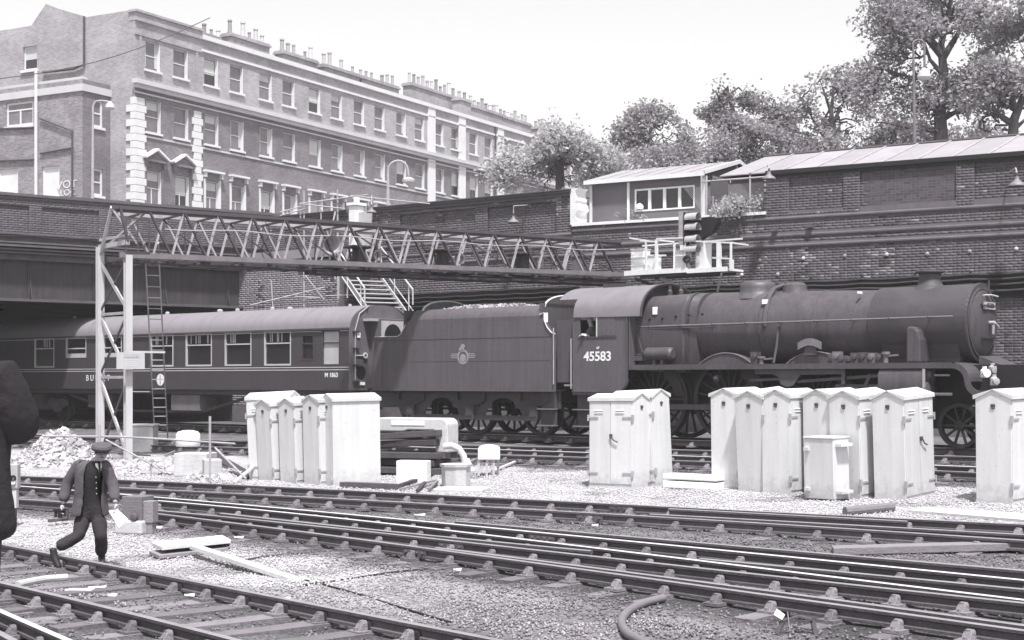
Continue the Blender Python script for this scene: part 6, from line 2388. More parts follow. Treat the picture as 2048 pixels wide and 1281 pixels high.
# relay boxes
n_b = 0
for px0, px1, v, zlo, zhi, lab in ((1262, 1287, .3, 0, .26, 'lowest of the three white relay boxes stacked at the left of the signal cage'),
                         (1262, 1287, .3, .27, .5, 'middle of the three white relay boxes stacked at the left of the signal cage'),
                         (1262, 1287, .3, .51, .75, 'topmost of the three white relay boxes stacked at the left of the signal cage'),
                         (1295, 1309, .25, 0, .52, 'narrow white relay box just left of the tall cage post'),
                         (1352, 1370, .3, 0, .62, 'white ribbed cabinet left of the colour light signal on the cage'),
                         (1391, 1410, .35, 0, .8, 'tall white cabinet right of the colour light signal on the cage')):
    a, b = cu_(px0, v), cu_(px1, v)
    q = MB()
    q.box((a, v, zlo + .045), (b, v + .35, zhi + .035)); q.box((a - .02, v - .02, zhi + .036), (b + .02, v + .37, zhi + .055))
    q.box((a + .04, v - .012, (zlo + zhi)/2), (a + .09, v, (zlo+zhi)/2 + .08))
    q.xf(TCg.M)
    solo('relay_box', q, [M_white], lab, 'relay box', 'white relay boxes on the signal cage')

TS_ = Thing('colour_light_signal', 'dark colour light signal with hooded lenses standing in the white cage', 'signal', CF.P(cu_(1374, .1), .1, CF.z(1374, 545, .1)), CF.ang)
sv = .1
su = lambda px: CF.u(px, sv) - CF.u(1374, sv)
sz_ = lambda px, py: CF.z(px, py, sv) - CF.z(1374, 545, sv)
q = MB(); q.box((-.05, -.05, 0), (.05, .05, sz_(1374, 492))); q.box((-.1,-.1,0),(.1,.1,.05)); TS_.part('mast', q, [M_steelwork])
q = MB(); q.box((su(1361), -.1, sz_(1366, 490)), (su(1372), .1, sz_(1366, 424))); TS_.part('head_case', q, [M_steelwork])
q = MB(); q.box((su(1372), -.14, sz_(1366, 492)), (su(1374), .14, sz_(1366, 426))); 
TS_.part('backboard', q, [M_black])
for py in (432, 452, 476, 496):
    q = MB()
    x0, x1 = su(1374), su(1397)
    zc2 = sz_(1380, py) - .08
    pts = []
    r = .155
    for t in np.linspace(math.radians(-20), math.radians(200), 12):
        pts.append((r * math.cos(t), zc2 + r * math.sin(t)))
    q.loft([[(x0, y, z) for y, z in pts], [(x1, y, z) for y, z in pts]], closed=False, cap=False)
    q.loft([[(x0, y*.9, zc2 + (z-zc2)*.9) for y, z in pts], [(x1, y*.9, zc2 + (z-zc2)*.9) for y, z in pts]], closed=False, cap=False)
    TS_.part('lens_hood', q, [M_steelwork], smooth=True)
    q = MB(); q.lathe((x0, 0, zc2), (1,0,0), [(0,.11),(.02,.1),(.04,0)], 14); TS_.part('lens', q, [M_glass])
# big dark route indicator hood
q = MB()
hp = [(1384, 436), (1420, 432), (1436, 434), (1434, 446), (1424, 464), (1408, 472), (1392, 484), (1382, 486), (1376, 470), (1376, 448)]
q.prism([(su(a) - .12, .16, sz_(a, b)) for a, b in hp][::-1], (0, .25, 0))
TS_.part('route_indicator_hood', q, [M_black], bevel=.02)
q = MB(); q.lathe((su(1377), -.05, sz_(1377, 520)), (.4,-1,0), [(0,.1),(.08,.12),(.14,.12),(.14,.06),(.04,.05)], 12); TS_.part('position_light', q, [M_black])
q = MB(); q.lathe((su(1384), -.05, sz_(1384, 528)), (.8,-.6,0), [(0,.05),(.12,.06),(.12,.0)], 12); TS_.part('position_light', q, [M_black])

# ---------------------------------------------------------------- stairs, pillar, scaffold, lamps, far lamp posts
YS = 52.5
T = Thing('white_pillar', 'tall whitewashed gate pillar standing above the stairs', 'pillar', W(718, 505, 53.2), WA.ang)
a, b = W(702, 505, 53.2), W(722, 415, 53.2)
wd = .34
hgt = W(712, 412, 53.2).z - T.root.location.z
q = MB(); q.box((-wd/2 - .1, -.25, 0), (wd/2 - .1, .2, hgt)); T.part('shaft', q, [M_plaster], bevel=.03)
q = MB(); q.box((-wd/2 - .16, -.3, hgt), (wd/2 - .04, .26, hgt + .1)); T.part('cap', q, [M_plaster])
q = MB(); q.box((-.2, -.05, hgt + .1), (-.05, .08, hgt + .34)); T.part('finial', q, [M_plaster])
q = MB(); q.box((wd/2 - .09, -.1, 0), (wd/2 + .25, .2, hgt - .25)); T.part('jamb', q, [M_concrete])
# stairs
T = Thing('metal_staircase', 'open steel staircase with handrails going down behind the carriage from the pillar', 'staircase', W(740, 540, 51.6), WA.ang)
top, bot = W(716, 542, 51.4), W(765, 612, 49.2)
sd = (bot - top)
acr = Vector((.80, .45, 0)).normalized() * .66
for s in (-1, 1):
    q = MB(); q.bar(top + acr*s, bot + acr*s + sd*.35, .05, .2); T.part('stringer', q, [M_steelwork], world=True)
for i in range(11):
    c = top + sd * (i + .5) / 8.2
    q = MB(); q.bar(c - acr, c + acr, .24, .035, up=(0,0,1)); T.part('tread', q, [M_whitegrey], world=True)
for s in (-1, 1):
    q = MB(); h = Vector((0, 0, .85)); p0, p1 = top + acr*s*1.3 + h, bot + acr*s*1.3 + h + sd*.25
    q.tube([p0, p1, p1 - Vector((0,0,.5))], .028, 6); T.part('handrail', q, [M_whitegrey], world=True)
    q = MB(); h = Vector((0, 0, .15)); q.tube([top + acr*s*1.32 + h, bot + acr*s*1.32 + h + sd*.25], .02, 6); T.part('handrail', q, [M_whitegrey], world=True)
    for t in (0.02, .55, 1.1):
        q = MB(); c = top + sd*t + acr*s*1.3; q.bar(c - Vector((0,0,.3)), c + Vector((0,0,.85)), .04); T.part('baluster', q, [M_whitegrey], world=True)
q = MB(); q.prism([top - acr*1.6, top + acr*1.6, top + acr*1.6 - Vector((1.2,-1.0,0)), top - acr*1.6 - Vector((1.2,-1.0,0))], (0,0,-.08)); T.part('landing', q, [M_darksteel], world=True)
# scaffold poles
T = Thing('scaffold', 'thin scaffold poles and ledgers in front of the wing wall left of the staircase', 'scaffold', W(608, 610, 50.5), 0)
for a, b, r in (((608,382),(608,614),.03), ((675,380),(676,606),.03), ((601,410),(601,440),.03), ((642,420),(642,440),.025), ((678,540),(677,606),.03)):
    q = MB(); q.tube([W(*a, 50.5), W(*b, 50.5)], r, 6); T.part('pole', q, [M_steelwork], world=True)
for a, b in (((560,425),(600,414)), ((598,408),(735,390)), ((598,408),(690,418)), ((700,392),(860,408)), ((500,611),(650,575)), ((590,594),(640,596)), ((652,592),(720,590)), ((560,432),(610,418)), ((608,548),(648,600))):
    q = MB(); q.tube([W(*a, 50.4), W(*b, 50.4)], .022, 6); T.part('ledger', q, [M_steelwork], world=True)

def bell_lamp(px, py, Y, wpx, arm, label):
    """bell-shaped enamel lamp; px,py centre of the rim"""
    s = wpx / F * Y / 2
    c = W(px, py, Y)
    T = Thing('yard_lamp', label, 'lamp', c, 0, 'bell shaped yard lamps')
    q = MB(); q.lathe((0,0,0), (0,0,1), [(0,s),(.02,s*1.0),(s*.35,s*.82),(s*.6,s*.42),(s*.8,s*.28),(s*1.15,s*.24),(s*1.2,0)], 20); T.part('shade', q, [M_lamp], smooth=True)
    q = MB(); q.lathe((0,0,s*1.1), (0,0,1), [(0,s*.16),(s*.5,s*.14),(s*.5,0)], 8); T.part('lamp_neck', q, [M_darksteel])
    q = MB(); q.tube([Vector((0,0,s*1.5))] + [Vector(a) for a in arm], .022, 6); T.part('arm', q, [M_steelwork])
bell_lamp(1027, 446, 49.3, 24, [(0, 0, .55), (.55, .3, .62), (.62, .35, -.1)], 'bell shaped lamp hanging before the wing wall above the gantry')
bell_lamp(743, 426, 51.5, 20, [(0, .1, .6), (0, 1.2, .6)], 'bell shaped lamp hanging beside the white pillar')
bell_lamp(1538, 359, 44.1, 27, [(0, .1, .45), (.05, .5, .45)], 'bell shaped lamp at the left corner of the high wall under the shed roof')
bell_lamp(2034, 373, 40.2, 34, [(0, .1, .5), (.1, .9, .5)], 'bell shaped lamp high on the wall at the right edge')

def swan_lamp(pts, lamp, Y, r, label, big=True, k=1.0):
    base = W(*pts[0], Y)
    T = Thing('street_lamp', label, 'street lamp', Vector((base.x, base.y, 7.0)), 0, 'tall street lamps with curved necks')
    q = MB()
    q.tube([Vector((base.x, base.y, 7.0))] + [W(*p, Y) for p in pts], [r*1.6, r*1.5] + [r] * (len(pts) - 1), 8); T.part('column', q, [M_midsteel if (big and Y < 60) else M_steelwork], world=True)
    c = W(*lamp, Y)
    q = MB(); q.lathe(c, (0,0,-1), [(a*k, b*k) for a, b in ([(-.1,.06),(0,.12),(.06,.2),(.22,.24),(.3,.2),(.34,0)] if big else [(-.1,.1),(0,.34),(.12,.52),(.3,.5),(.4,.3),(.45,0)])], 14); T.part('lantern', q, [M_whitegrey], world=True, smooth=True)
arc = lambda cx, cy, r, n, a0, a1: [(cx + r*math.cos(math.radians(a0 + (a1-a0)*i/n)), cy - r*math.sin(math.radians(a0 + (a1-a0)*i/n))) for i in range(n+1)]
swan_lamp([(776, 400), (776, 345)] + arc(796, 342, 20, 8, 180, 0) + [(817, 352)], (817, 357), 72, .055, 'pale swan-necked street lamp before the terrace above the wing wall', False, .62)
swan_lamp([(185, 395), (186, 215)] + [(188, 208), (193, 203), (202, 202), (212, 203), (219, 205)], (220, 207), 74, .05, 'pale street lamp with short curved neck in front of the terrace end')
swan_lamp([(1829, 292), (1827, 110)] + arc(1837, 92, 12, 7, 160, 0) + [(1849, 134)], (1848, 142), 52, .04, 'tall dark-necked street lamp in front of the large trees')
# overhead wire crossing the upper left sky
q = MB(); q.tube([W(-20, 160, 60).lerp(W(420, 36, 66), t) - Vector((0,0,.5*math.sin(math.pi*t))) for t in np.linspace(0, 1, 12)], .02, 5)
solo('overhead_wire', q, [M_darksteel], 'single dark wire rising to the right across the terrace end', 'wire')

# ---------------------------------------------------------------- white location cabinets
CABS = {}
def make_cabinet(label):
    """gabled steel location cabinet: doors on the -y face (width bw_), gable ends on -x and +x; origin at base centre"""
    T = Thing('signal_cabinet', label, 'cabinet', (0,0,0), 0, 'white painted location cabinets')
    w2, d2, h = .50, .30, 1.70
    q = MB(); q.box((-w2, -d2, .03), (w2, d2, h)); q.prism([(-w2, -d2, h), (-w2, d2, h), (-w2, 0, h+.085)], (2*w2, 0, 0)); T.part('case', q, [M_cab], bevel=.006)
    q = MB(); q.box((-w2-.01, -d2-.01, -.08), (w2+.01, d2+.01, .03)); T.part('plinth', q, [M_whitegrey])
    q = MB()
    q.prism([(-w2-.02, -d2-.035, h-.05), (-w2-.02, -d2-.035, h+.012), (-w2-.02, 0, h+.11), (-w2-.02, 0, h+.095), (-w2-.02, -d2-.02, h-.05)], (2*w2+.04, 0, 0))
    q.prism([(-w2-.02, d2+.035, h-.05), (-w2-.02, d2+.035, h+.012), (-w2-.02, 0, h+.11), (-w2-.02, 0, h+.095), (-w2-.02, d2+.02, h-.05)][::-1], (2*w2+.04, 0, 0))
    T.part('lid', q, [M_cab])
    for s in (-1, 1):
        a, b = (-w2+.02, -.008) if s < 0 else (.008, w2-.02)
        q = MB(); q.box((a, -d2-.014, .07), (b, -d2, h-.07)); dr = T.part('door', q, [M_cab], bevel=.004)
        for k in range(2):
            q = MB(); q.prism([(a+.11, -d2-.014, h-.22-k*.045), (a+.11, -d2-.03, h-.235-k*.045), (a+.11, -d2-.014, h-.24-k*.045)], (.2, 0, 0)); T.part('vent_louvre', q, [M_cab], dr)
        for zz in (.28, h-.36):
            x = -w2 if s < 0 else w2
            q = MB(); q.box((x, -d2-.03, zz-.02), (x - s*.22, -d2-.015, zz+.012)); q.box((x + s*.025, -d2-.035, zz-.07), (x - s*.01, -d2+.01, zz+.05)); T.part('hinge', q, [M_steelwork], dr)
    q = MB(); q.tube([(.03, -d2-.05, .98), (.10, -d2-.05, .90), (.19, -d2-.05, .87)], .012, 6); q.box((.0, -d2-.05, .95), (.05, -d2-.014, 1.02)); T.part('door_handle', q, [M_darksteel])
    for s in (-1, 1):
        q = MB(); q.box((s*w2, -.035, h-.18), (s*(w2+.02), .035, h-.13)); q.box((s*w2, -.03, h-.205), (s*(w2+.008), .03, h-.19)); T.part('gable_vent', q, [M_darksteel])
    q = MB(); q.box((w2, d2-.08, .1), (w2+.03, d2-.03, .15)); T.part('lifting_lug', q, [M_whitegrey])
    return T
def place_cab(src, px, py, corner, ang, label, tilt=(0, 0), k=1.0):
    """corner: local xy of the foot that stands at the pixel"""
    g = G(px, py)
    ca, sa = math.cos(ang), math.sin(ang)
    lx, ly = corner[0]*k, corner[1]*k
    loc_ = Vector((g.x - (lx*ca - ly*sa), g.y - (lx*sa + ly*ca), 0))
    loc_.z = gh(loc_.x, loc_.y) - .02
    rot = (tilt[0], tilt[1], ang)
    if src is None: return loc_, rot
    return clone(src.root, loc_, rot=rot, label=label)
proto = make_cabinet('white double-door cabinet with a curved door handle, alone left of the middle pair')
# first: doors face front left, corner between doors and right gable at pixel
R = math.radians
r = R(-35)
g = G(1265, 981); ca, sa = math.cos(r), math.sin(r)
def setc(root, px, py, corner, ang, tilt=(0,0), sc_=(1,1,1)):
    g = G(px, py)
    ca, sa = math.cos(ang), math.sin(ang)
    lx, ly = corner[0]*sc_[0], corner[1]*sc_[1]
    root.location = (g.x - (lx*ca - ly*sa), g.y - (lx*sa + ly*ca), 0)
    root.location.z = gh(root.location.x, root.location.y) + .0
    root.rotation_euler = (tilt[0], tilt[1], ang)
    root.scale = sc_
def newc(label):
    return clone(proto.root, (0,0,0), label=label)
# middle pair: first shows doors to the left and gable to the right
setc(proto.root, 1265, 980, (.5, -.3), R(-38), (R(-1.5), R(-.8)))
c2 = newc('white cabinet standing close behind the one with the curved handle')
setc(c2, 1313, 974, (.5, -.3), R(-38), (R(1), R(-2.5)), (1, 1, 1.02))
# for the right row: gable faces the camera at left, doors recede to the right
row = [(1476, 981, 46, (0, -1.2), 'leftmost narrow white cabinet of the right-hand row'),
       (1532, 987, 47, (0, -4.2), 'second white cabinet from the left in the right-hand row, leaning'),
       (1581, 991.5, 45, (0, -1), 'third white cabinet from the left in the right-hand row, upright beside the leaning one'),
       (1664, 993.5, 42, (0, -1.5), 'white cabinet directly behind the low white cabinet'),
       (1722, 998, 44, (0, -3), 'white cabinet right of and behind the low white cabinet'),
       (1812, 1002, 46, (0, -3.2), 'rightmost leaning white cabinet of the right-hand row, doors facing the engine')]
for px, py, a, tl, lab in row:
    c = newc(lab)
    setc(c, px, py, (-.5, -.3), R(a), (R(tl[0]), R(tl[1])), (1, 1, 1.04))
c = newc('white cabinet cut by the right edge, in front of the engine\'s leading wheel')
setc(c, 2024, 1010, (-.5, -.3), R(44), (0, R(-1.2)), (1, 1.06, 1.04))
# left group: broad face to the right of a narrow grey gable
lg = [(547, 965, 40, (0, -3.2), 'leftmost narrow-ended white cabinet of the left-hand group', (1, 1, .97), 0),
      (592, 968.5, 41, (0, -2.0), 'second narrow-ended white cabinet of the left-hand group', (1, 1, .98), 0),
      (640, 972, 40, (0, -1.6), 'third narrow-ended white cabinet of the left-hand group, a little taller', (1, 1, 1.02), 0),
      (667, 973.5, 32, (0, -.8), 'white cabinet turning its broad blank bright back, beside the timber stack', (1.07, .9, 1.03), 1)]
for px, py, a, tl, lab, sc_, turned in lg:
    c = newc(lab)
    if turned: setc(c, px, py, (.5, .3), R(a + 180), (0, R(.8)), sc_)
    else: setc(c, px, py, (-.5, -.3), R(a), (R(tl[0]), R(tl[1])), sc_)
c0 = newc('white cabinet at the back of the left-hand group with its peaked lid showing')
setc(c0, 499, 961, (-.5, -.3), R(-14), (0, R(-2.8)), (1.0, .9, 1.04))
# low box cabinet in front of the right row
T = Thing('low_cabinet', 'low white flat-topped cabinet with two brackets in front of the tall row', 'cabinet', G(1668, 1003), R(40))
q = MB(); q.box((-.62, 0, 0.02), (0, .42, 1.10)); 
q = MB(); q.box((0, 0, .02), (.62, .40, 1.05)); q.xf(Matrix.Rotation(R(0), 4, 'Z'))
Lx = .44
q = MB(); q.box((0, 0, .02), (Lx, .62, 1.06)); q.box((-.015, -.015, 1.06), (Lx+.015, .635, 1.09)); T.part('case', q, [M_cab], bevel=.01)
for zz in (.93, .12):
    q = MB(); q.box((.06, -.13, zz), (Lx - .06, -.001, zz + .05)); T.part('bracket', q, [M_cab])
for zz in (.85, .15):
    q = MB(); q.box((-.05, .5, zz), (-.001, .6, zz + .06)); T.part('hinge', q, [M_cab])
T.root.rotation_euler = (0, R(-2), R(40))

# low white slabs between the cabinet groups
T = Thing('concrete_slab', 'upper of two long low white slabs lying between the white cabinets', 'slab', (0,0,0)); 
bpy.data.objects.remove(T.root)
ga_, gb_ = G(1325, 976), G(1432, 982)
for k, (h0_, h1_, lab) in enumerate(((0, .14, 'lower of two long white troughs lying between the white cabinets'), (.165, .27, 'upper of two long white troughs lying between the white cabinets'))):
    q = MB()
    d_ = (gb_ - ga_); d_.z = 0; n_ = Vector((-d_.y, d_.x, 0)).normalized() * .4
    p = [ga_, gb_, gb_ + n_, ga_ + n_]
    q.prism([(a.x, a.y, ga_.z + h0_) for a in p], (0, 0, h1_ - h0_))
    solo('white_trough', q, [M_white], lab, 'trough', 'long white troughs', bevel=.02)
q = MB()
for t in (.3, .72): 
    c_ = ga_.lerp(gb_, t); q.box((c_.x, c_.y + .02, ga_.z + .14), (c_.x + .1, c_.y + .35, ga_.z + .165))
solo('packing_block', q, [M_timber], 'small dark packing blocks between the two white troughs', 'packing')
# ---------------------------------------------------------------- trees
def leaf_cloud(g, centers, radii, per, size, flat=.7):
    radii = [r * 1.45 for r in radii]
    C_ = np.repeat(np.array(centers), per, 0)
    Rr = np.repeat(np.array(radii), per)
    n = len(C_)
    d = g.normal(size=(n, 3))
    d /= np.linalg.norm(d, axis=1)[:, None]
    rad = g.uniform(.25, 1, n) ** .5
    P_ = C_ + d * (rad * Rr)[:, None] * np.array([1, 1, flat])
    # lacy: thin the leaves where a fine noise is low
    kk = size * 3.2
    ph = np.sin(P_[:, 0] / kk + 1.7 * np.sin(P_[:, 2] / kk * .8)) + np.sin(P_[:, 1] / kk * 1.1 + 2.1 * np.sin(P_[:, 0] / kk * .7)) + np.sin(P_[:, 2] / kk * 1.3 + 1.3 * np.sin(P_[:, 1] / kk * .9))
    keep = ph + g.uniform(-.7, .7, n) > -.35
    P_ = P_[keep]; n = len(P_)
    s = g.uniform(.5, 1.25, n) * size
    a = g.normal(size=(n, 3)); a[:, 2] *= .6
    a /= np.linalg.norm(a, axis=1)[:, None]
    b = np.cross(a, g.normal(size=(n, 3)))
    b /= np.linalg.norm(b, axis=1)[:, None] + 1e-9
    a *= s[:, None] * .5
    b *= s[:, None] * .32
    V_ = np.stack([P_ - a, P_ + b, P_ + a, P_ - b], 1).reshape(-1, 3)
    F_ = np.arange(n * 4).reshape(-1, 4)
    return V_, F_

def tree(label, Y, trunk, r0, crown, m, clumps, per, size, seed, limbs=(), csize=.55, bark=M_bark, depth=.6, group=None, thr=-.03):
    g = np.random.default_rng(seed)
    rr = random.Random(seed)
    base = W(trunk[0][0], 0, Y); base.z = 7.0
    T = Thing('tree', label, 'tree', base, 0, group)
    pts = [Vector((base.x, base.y, 7.0))] + [W(a, b, Y) for a, b in trunk]
    q = MB(); n = len(pts)
    q.tube(pts, [r0 * (1 - .75 * i / (n - 1)) for i in range(n)], 9)
    T.part('trunk', q, [bark], world=True, smooth=True)
    for lb in limbs:
        lp = [W(a, b, Y + dz) for a, b, dz in [(x[0], x[1], x[2] if len(x) > 2 else 0) for x in lb[1:]]]
        q = MB(); k = len(lp)
        q.tube(lp, [lb[0] * (1 - .8 * i / (k - 1)) for i in range(k)], 7)
        T.part('limb', q, [bark], world=True, smooth=True)
    area = [a[2] * a[3] for a in crown]
    C_, Rd = [], []
    nodes = pts[1:] + [W(p[0], p[1], Y) for lb in limbs for p in lb[1:]]
    q = MB()
    for _ in range(int(clumps * 1.75)):
        px, py, rx, ry = rr.choices(crown, area)[0]
        while True:
            u, v, w_ = rr.uniform(-1, 1), rr.uniform(-1, 1), rr.uniform(-1, 1)
            if .18 < u*u + v*v + w_*w_ * .7 <= 1: break
        dz = w_ * rx / F * Y * depth
        c = W(px + u * rx, py + v * ry, Y + dz)
        if noise.noise(c * (.42 / csize) + Vector((seed, 0, 0))) < thr: continue
        C_.append(c); Rd.append(csize * rr.uniform(.5, 1.25))
    # grow twigs outwards: every clump hangs on the nearest wood already grown
    wood = []
    for pl in [pts[1:]] + [[W(x[0], x[1], Y) for x in lb[1:]] for lb in limbs]:
        for p0, p1 in zip(pl[:-1], pl[1:]):
            for k in range(5): wood.append((p0.lerp(p1, k / 4), 0))
    if not wood: wood = [(pts[-1], 0)]
    core = sum((p for p, _ in wood), Vector()) / len(wood)
    for c in sorted(C_, key=lambda c: min((p - c).length for p, _ in wood[:40])):
        nn, dp = min(wood, key=lambda t: (t[0] - c).length + .5 * max(0, t[0].z - c.z) + .15 * t[1])
        mid = nn.lerp(c, .5) + Vector((rr.uniform(-.2, .2), rr.uniform(-.2, .2), rr.uniform(-.25, .1))) * min(1, r0 * 5)
        r1 = min(.07, r0 * .35) * .72 ** dp
        q.tube([nn, mid, c], [r1, r1 * .8, r1 * .6], 4, cap=False)
        wood.append((mid, dp + 1)); wood.append((c, dp + 1))
    T.part('branches', q, [bark], world=True, kind='stuff')
    V_, F_ = leaf_cloud(g, C_, Rd, per, size)
    V_ = V_ - np.array(base)
    o = link('crown', arr_mesh('crown', V_, F_, m), T.root)
    return T
tree('broad pale-leaved bush tree rising behind the wing wall in front of the terrace end', 68, [(1120, 330), (1110, 290)], .3,
     [(1060, 330, 62, 45), (1120, 312, 70, 58), (1180, 335, 60, 50), (1120, 268, 26, 24), (1020, 350, 38, 26), (1090, 360, 80, 25)], M_leaflt, 230, 75, .2, 1, csize=.7, thr=-.3)
tree('rounded mid-grey tree behind the hut roof, left of the darker layered tree', 74, [(1300, 330), (1300, 260)], .3,
     [(1300, 280, 72, 52), (1300, 235, 32, 22), (1245, 300, 40, 36), (1360, 310, 60, 45), (1210, 330, 50, 30)], M_leafmd, 230, 75, .2, 12, csize=.7, thr=-.3)
tree('dark layered tree with tiers of foliage standing clear behind the hut', 78, [(1490, 300), (1470, 240), (1458, 190)], .32,
     [(1470, 190, 44, 28), (1440, 232, 42, 22), (1530, 222, 44, 26), (1480, 262, 70, 26), (1560, 245, 26, 20), (1425, 262, 24, 12)], M_leafdk, 200, 60, .2, 3,
     limbs=[(.12, (1480, 262), (1450, 230), (1440, 205)), (.12, (1490, 270), (1520, 240), (1545, 225))], csize=.55)
tree('low wide tree with pale foliage filling the space right behind the hut', 70, [(1500, 330), (1500, 300)], .25,
     [(1440, 305, 80, 36), (1540, 298, 80, 38), (1610, 305, 60, 34), (1480, 280, 60, 26), (1370, 315, 60, 30), (1230, 330, 60, 26)], M_leafmd, 260, 85, .19, 4, csize=.75, thr=-.4)
tree('thin airy pale tree with visible upright branches between the layered tree and the big trees', 70, [(1664, 320), (1663, 220), (1668, 175)], .2,
     [(1650, 180, 60, 40), (1620, 230, 46, 44), (1700, 215, 50, 55), (1650, 275, 70, 34), (1690, 160, 40, 24)], M_leafmd, 120, 42, .2, 5,
     limbs=[(.1, (1664, 300), (1632, 250), (1612, 215)), (.1, (1664, 250), (1690, 200), (1700, 165)), (.09, (1663, 230), (1650, 190), (1640, 160))], csize=.7)
tree('huge spreading tree with a thick dark trunk rising behind the shed roof', 62, [(1884, 300), (1880, 230), (1888, 150), (1882, 90), (1900, 20)], .36,
     [(1850, 60, 110, 85), (1780, 120, 80, 50), (1790, 40, 70, 45), (1980, 120, 60, 60), (1930, 90, 80, 90), (1760, 205, 60, 60), (1820, 235, 80, 50), (1900, 210, 60, 60), (1830, -20, 120, 50), (1960, -10, 90, 60)], M_leafmd, 520, 66, .18, 6,
     limbs=[(.2, (1884, 110), (1850, 70), (1810, 40), (1770, 12), (1750, 0)), (.17, (1884, 120), (1915, 70), (1930, 30)), (.16, (1884, 190), (1850, 160), (1800, 150)), (.14, (1882, 240), (1920, 220), (1950, 190)), (.12, (1885, 150), (1860, 120), (1840, 60))], csize=.7)
tree('big tree at the right edge with a forked trunk just inside the picture', 60, [(2024, 300), (2028, 240), (2048, 190), (2070, 120)], .3,
     [(2040, 90, 80, 90), (2050, 180, 60, 50), (1975, 240, 40, 30), (2080, 20, 70, 70), (2000, 170, 46, 44)], M_leafmd, 230, 62, .21, 7,
     limbs=[(.16, (2026, 250), (1990, 225), (1960, 238)), (.14, (2030, 220), (2020, 180), (2000, 140)), (.1, (2026, 262), (2050, 240), (2075, 225))], csize=.7)
tree('low bushes of mid-grey foliage along the top of the shed roof below the big trees', 66, [(1760, 320), (1760, 290)], .2,
     [(1720, 285, 70, 26), (1810, 275, 80, 28), (1900, 275, 60, 24), (1960, 270, 40, 18)], M_leafmd, 150, 60, .19, 8, csize=.7)
tree('small leafy shrub growing through the wire fence beside the hut', 45.3, [(1480, 430), (1482, 415)], .04,
     [(1480, 415, 34, 16), (1505, 408, 24, 18), (1450, 424, 24, 10)], M_leaflt, 60, 26, .1, 9, csize=.22)
tree('tiny weeds at the foot of the hut wall', 44.9, [(1250, 440), (1250, 436)], .01,
     [(1248, 432, 18, 9), (1282, 436, 12, 5)], M_leaflt, 26, 16, .06, 10, csize=.12)

# ---------------------------------------------------------------- debris on the island
rrd = random.Random(41)
# heap of pale spoil
def heap(label, px, py, wpx, hpx, seed, dy=1.0):
    c = G(px, py)
    Rw = wpx / F * c.y / 2
    Hh = hpx / F * c.y
    rr = random.Random(seed)
    q = MB(); n = 44
    vs = []
    for j in range(n + 1):
        for i in range(n + 1):
            u, v = -1 + 2*i/n, -1 + 2*j/n
            r = math.hypot(u, v)
            h = max(0, 1 - r ** 1.3) * (1 + .35 * noise.noise(Vector((u*3 + seed, v*3, 0))))
            x, y = c.x + u*Rw*1.05, c.y + v*Rw*dy
            vs.append((x, y, gh(x, y) - .06 + Hh * h + .05 * noise.noise(Vector((u*14, v*14, seed)))))
    fs = [(j*(n+1)+i, j*(n+1)+i+1, (j+1)*(n+1)+i+1, (j+1)*(n+1)+i) for j in range(n) for i in range(n)]
    q.add(vs, fs)
    for _ in range(1300):
        a, r = rr.uniform(0, 6.28), rr.uniform(0, 1) ** .6
        u, v = r*math.cos(a), r*math.sin(a)
        h = max(0, 1 - r ** 1.3) * (1 + .35 * noise.noise(Vector((u*3 + seed, v*3, 0))))
        x, y = c.x + u*Rw*1.05, c.y + v*Rw*dy
        s = rr.choice((.04, .05, .07, .11)) * rr.uniform(.6, 1.2)
        p = Vector((x, y, gh(x, y) - .04 + Hh * h))
        Rm = Matrix.Rotation(rr.uniform(0, 6), 3, 'Z') @ Matrix.Rotation(rr.uniform(0, 1.5), 3, 'X')
        q.add([p + Rm @ (Vector(t) * s * rr.uniform(.7, 1.3)) for t in ((1,0,0),(-1,0,0),(0,1,0),(0,-1,0),(0,0,.7),(0,0,-.7))],
              [(0,2,4),(2,1,4),(1,3,4),(3,0,4),(2,0,5),(1,2,5),(3,1,5),(0,3,5)])
    v = np.array(q.v)
    o = link('rubble', q.mesh('rubble', [M_rubble]))
    tag(o, label, 'rubble', None, 'stuff')
M_rubble = mat('pale_broken_rubble', 0.36, 0.95, 0.22, 3, island=0.35, bump=.5, bscale=12)
heap('heap of pale broken rubble left of the gantry posts', 120, 925, 200, 62, 3, 1.3)
heap('low spread of pale rubble round the gantry foot', 290, 938, 270, 20, 8, 1.2)
heap('low spread of rubble by the gantry side of the left cabinets', 440, 955, 120, 14, 5, 1.4)

def ground_box(name, label, cat, px0, px1, pyb, h_px, depth, m, ang=0.0, bevel=.02, lid=False):
    a, b = G(px0, pyb), G(px1, pyb)
    L = (b - a).length
    hh = h_px / F * a.y
    T = Thing(name, label, cat, a, math.atan2(b.y - a.y, b.x - a.x) + ang)
    q = MB(); q.box((0, 0, -.05), (L, depth, hh)); T.part('body', q, [m], bevel=bevel)
    if lid: q = MB(); q.box((-.03, -.03, hh), (L + .03, depth + .03, hh + .05)); T.part('lid', q, [m], bevel=.01)
    return T, L, hh
T, L, hh = ground_box('equipment_case', 'square weathered grey case with a flat lid at the foot of the gantry', 'case', 257, 300, 905, 52, .7, M_concrete, R(18), lid=True)
T, L, hh = ground_box('concrete_bin', 'rust-marked pale concrete block bin left of the vertical pole', 'bin', 347, 410, 957, 50, .7, M_concrete, R(6))
q = MB(); q.box((L*.02, -.012, .06), (L*.98, -.002, .10)); T.part('cast_rib', q, [M_concrete])
T, L, hh = ground_box('concrete_bin', 'narrow grey concrete block behind the vertical pole', 'bin', 408, 441, 960, 40, .5, M_concrete, R(30))
c = G(376, 930); c.z += .45
q = MB(); q.lathe(c, (0,0,1), [(0,.28),(.03,.30),(.30,.29),(.36,.24),(.39,.12),(.40,0)], 20)
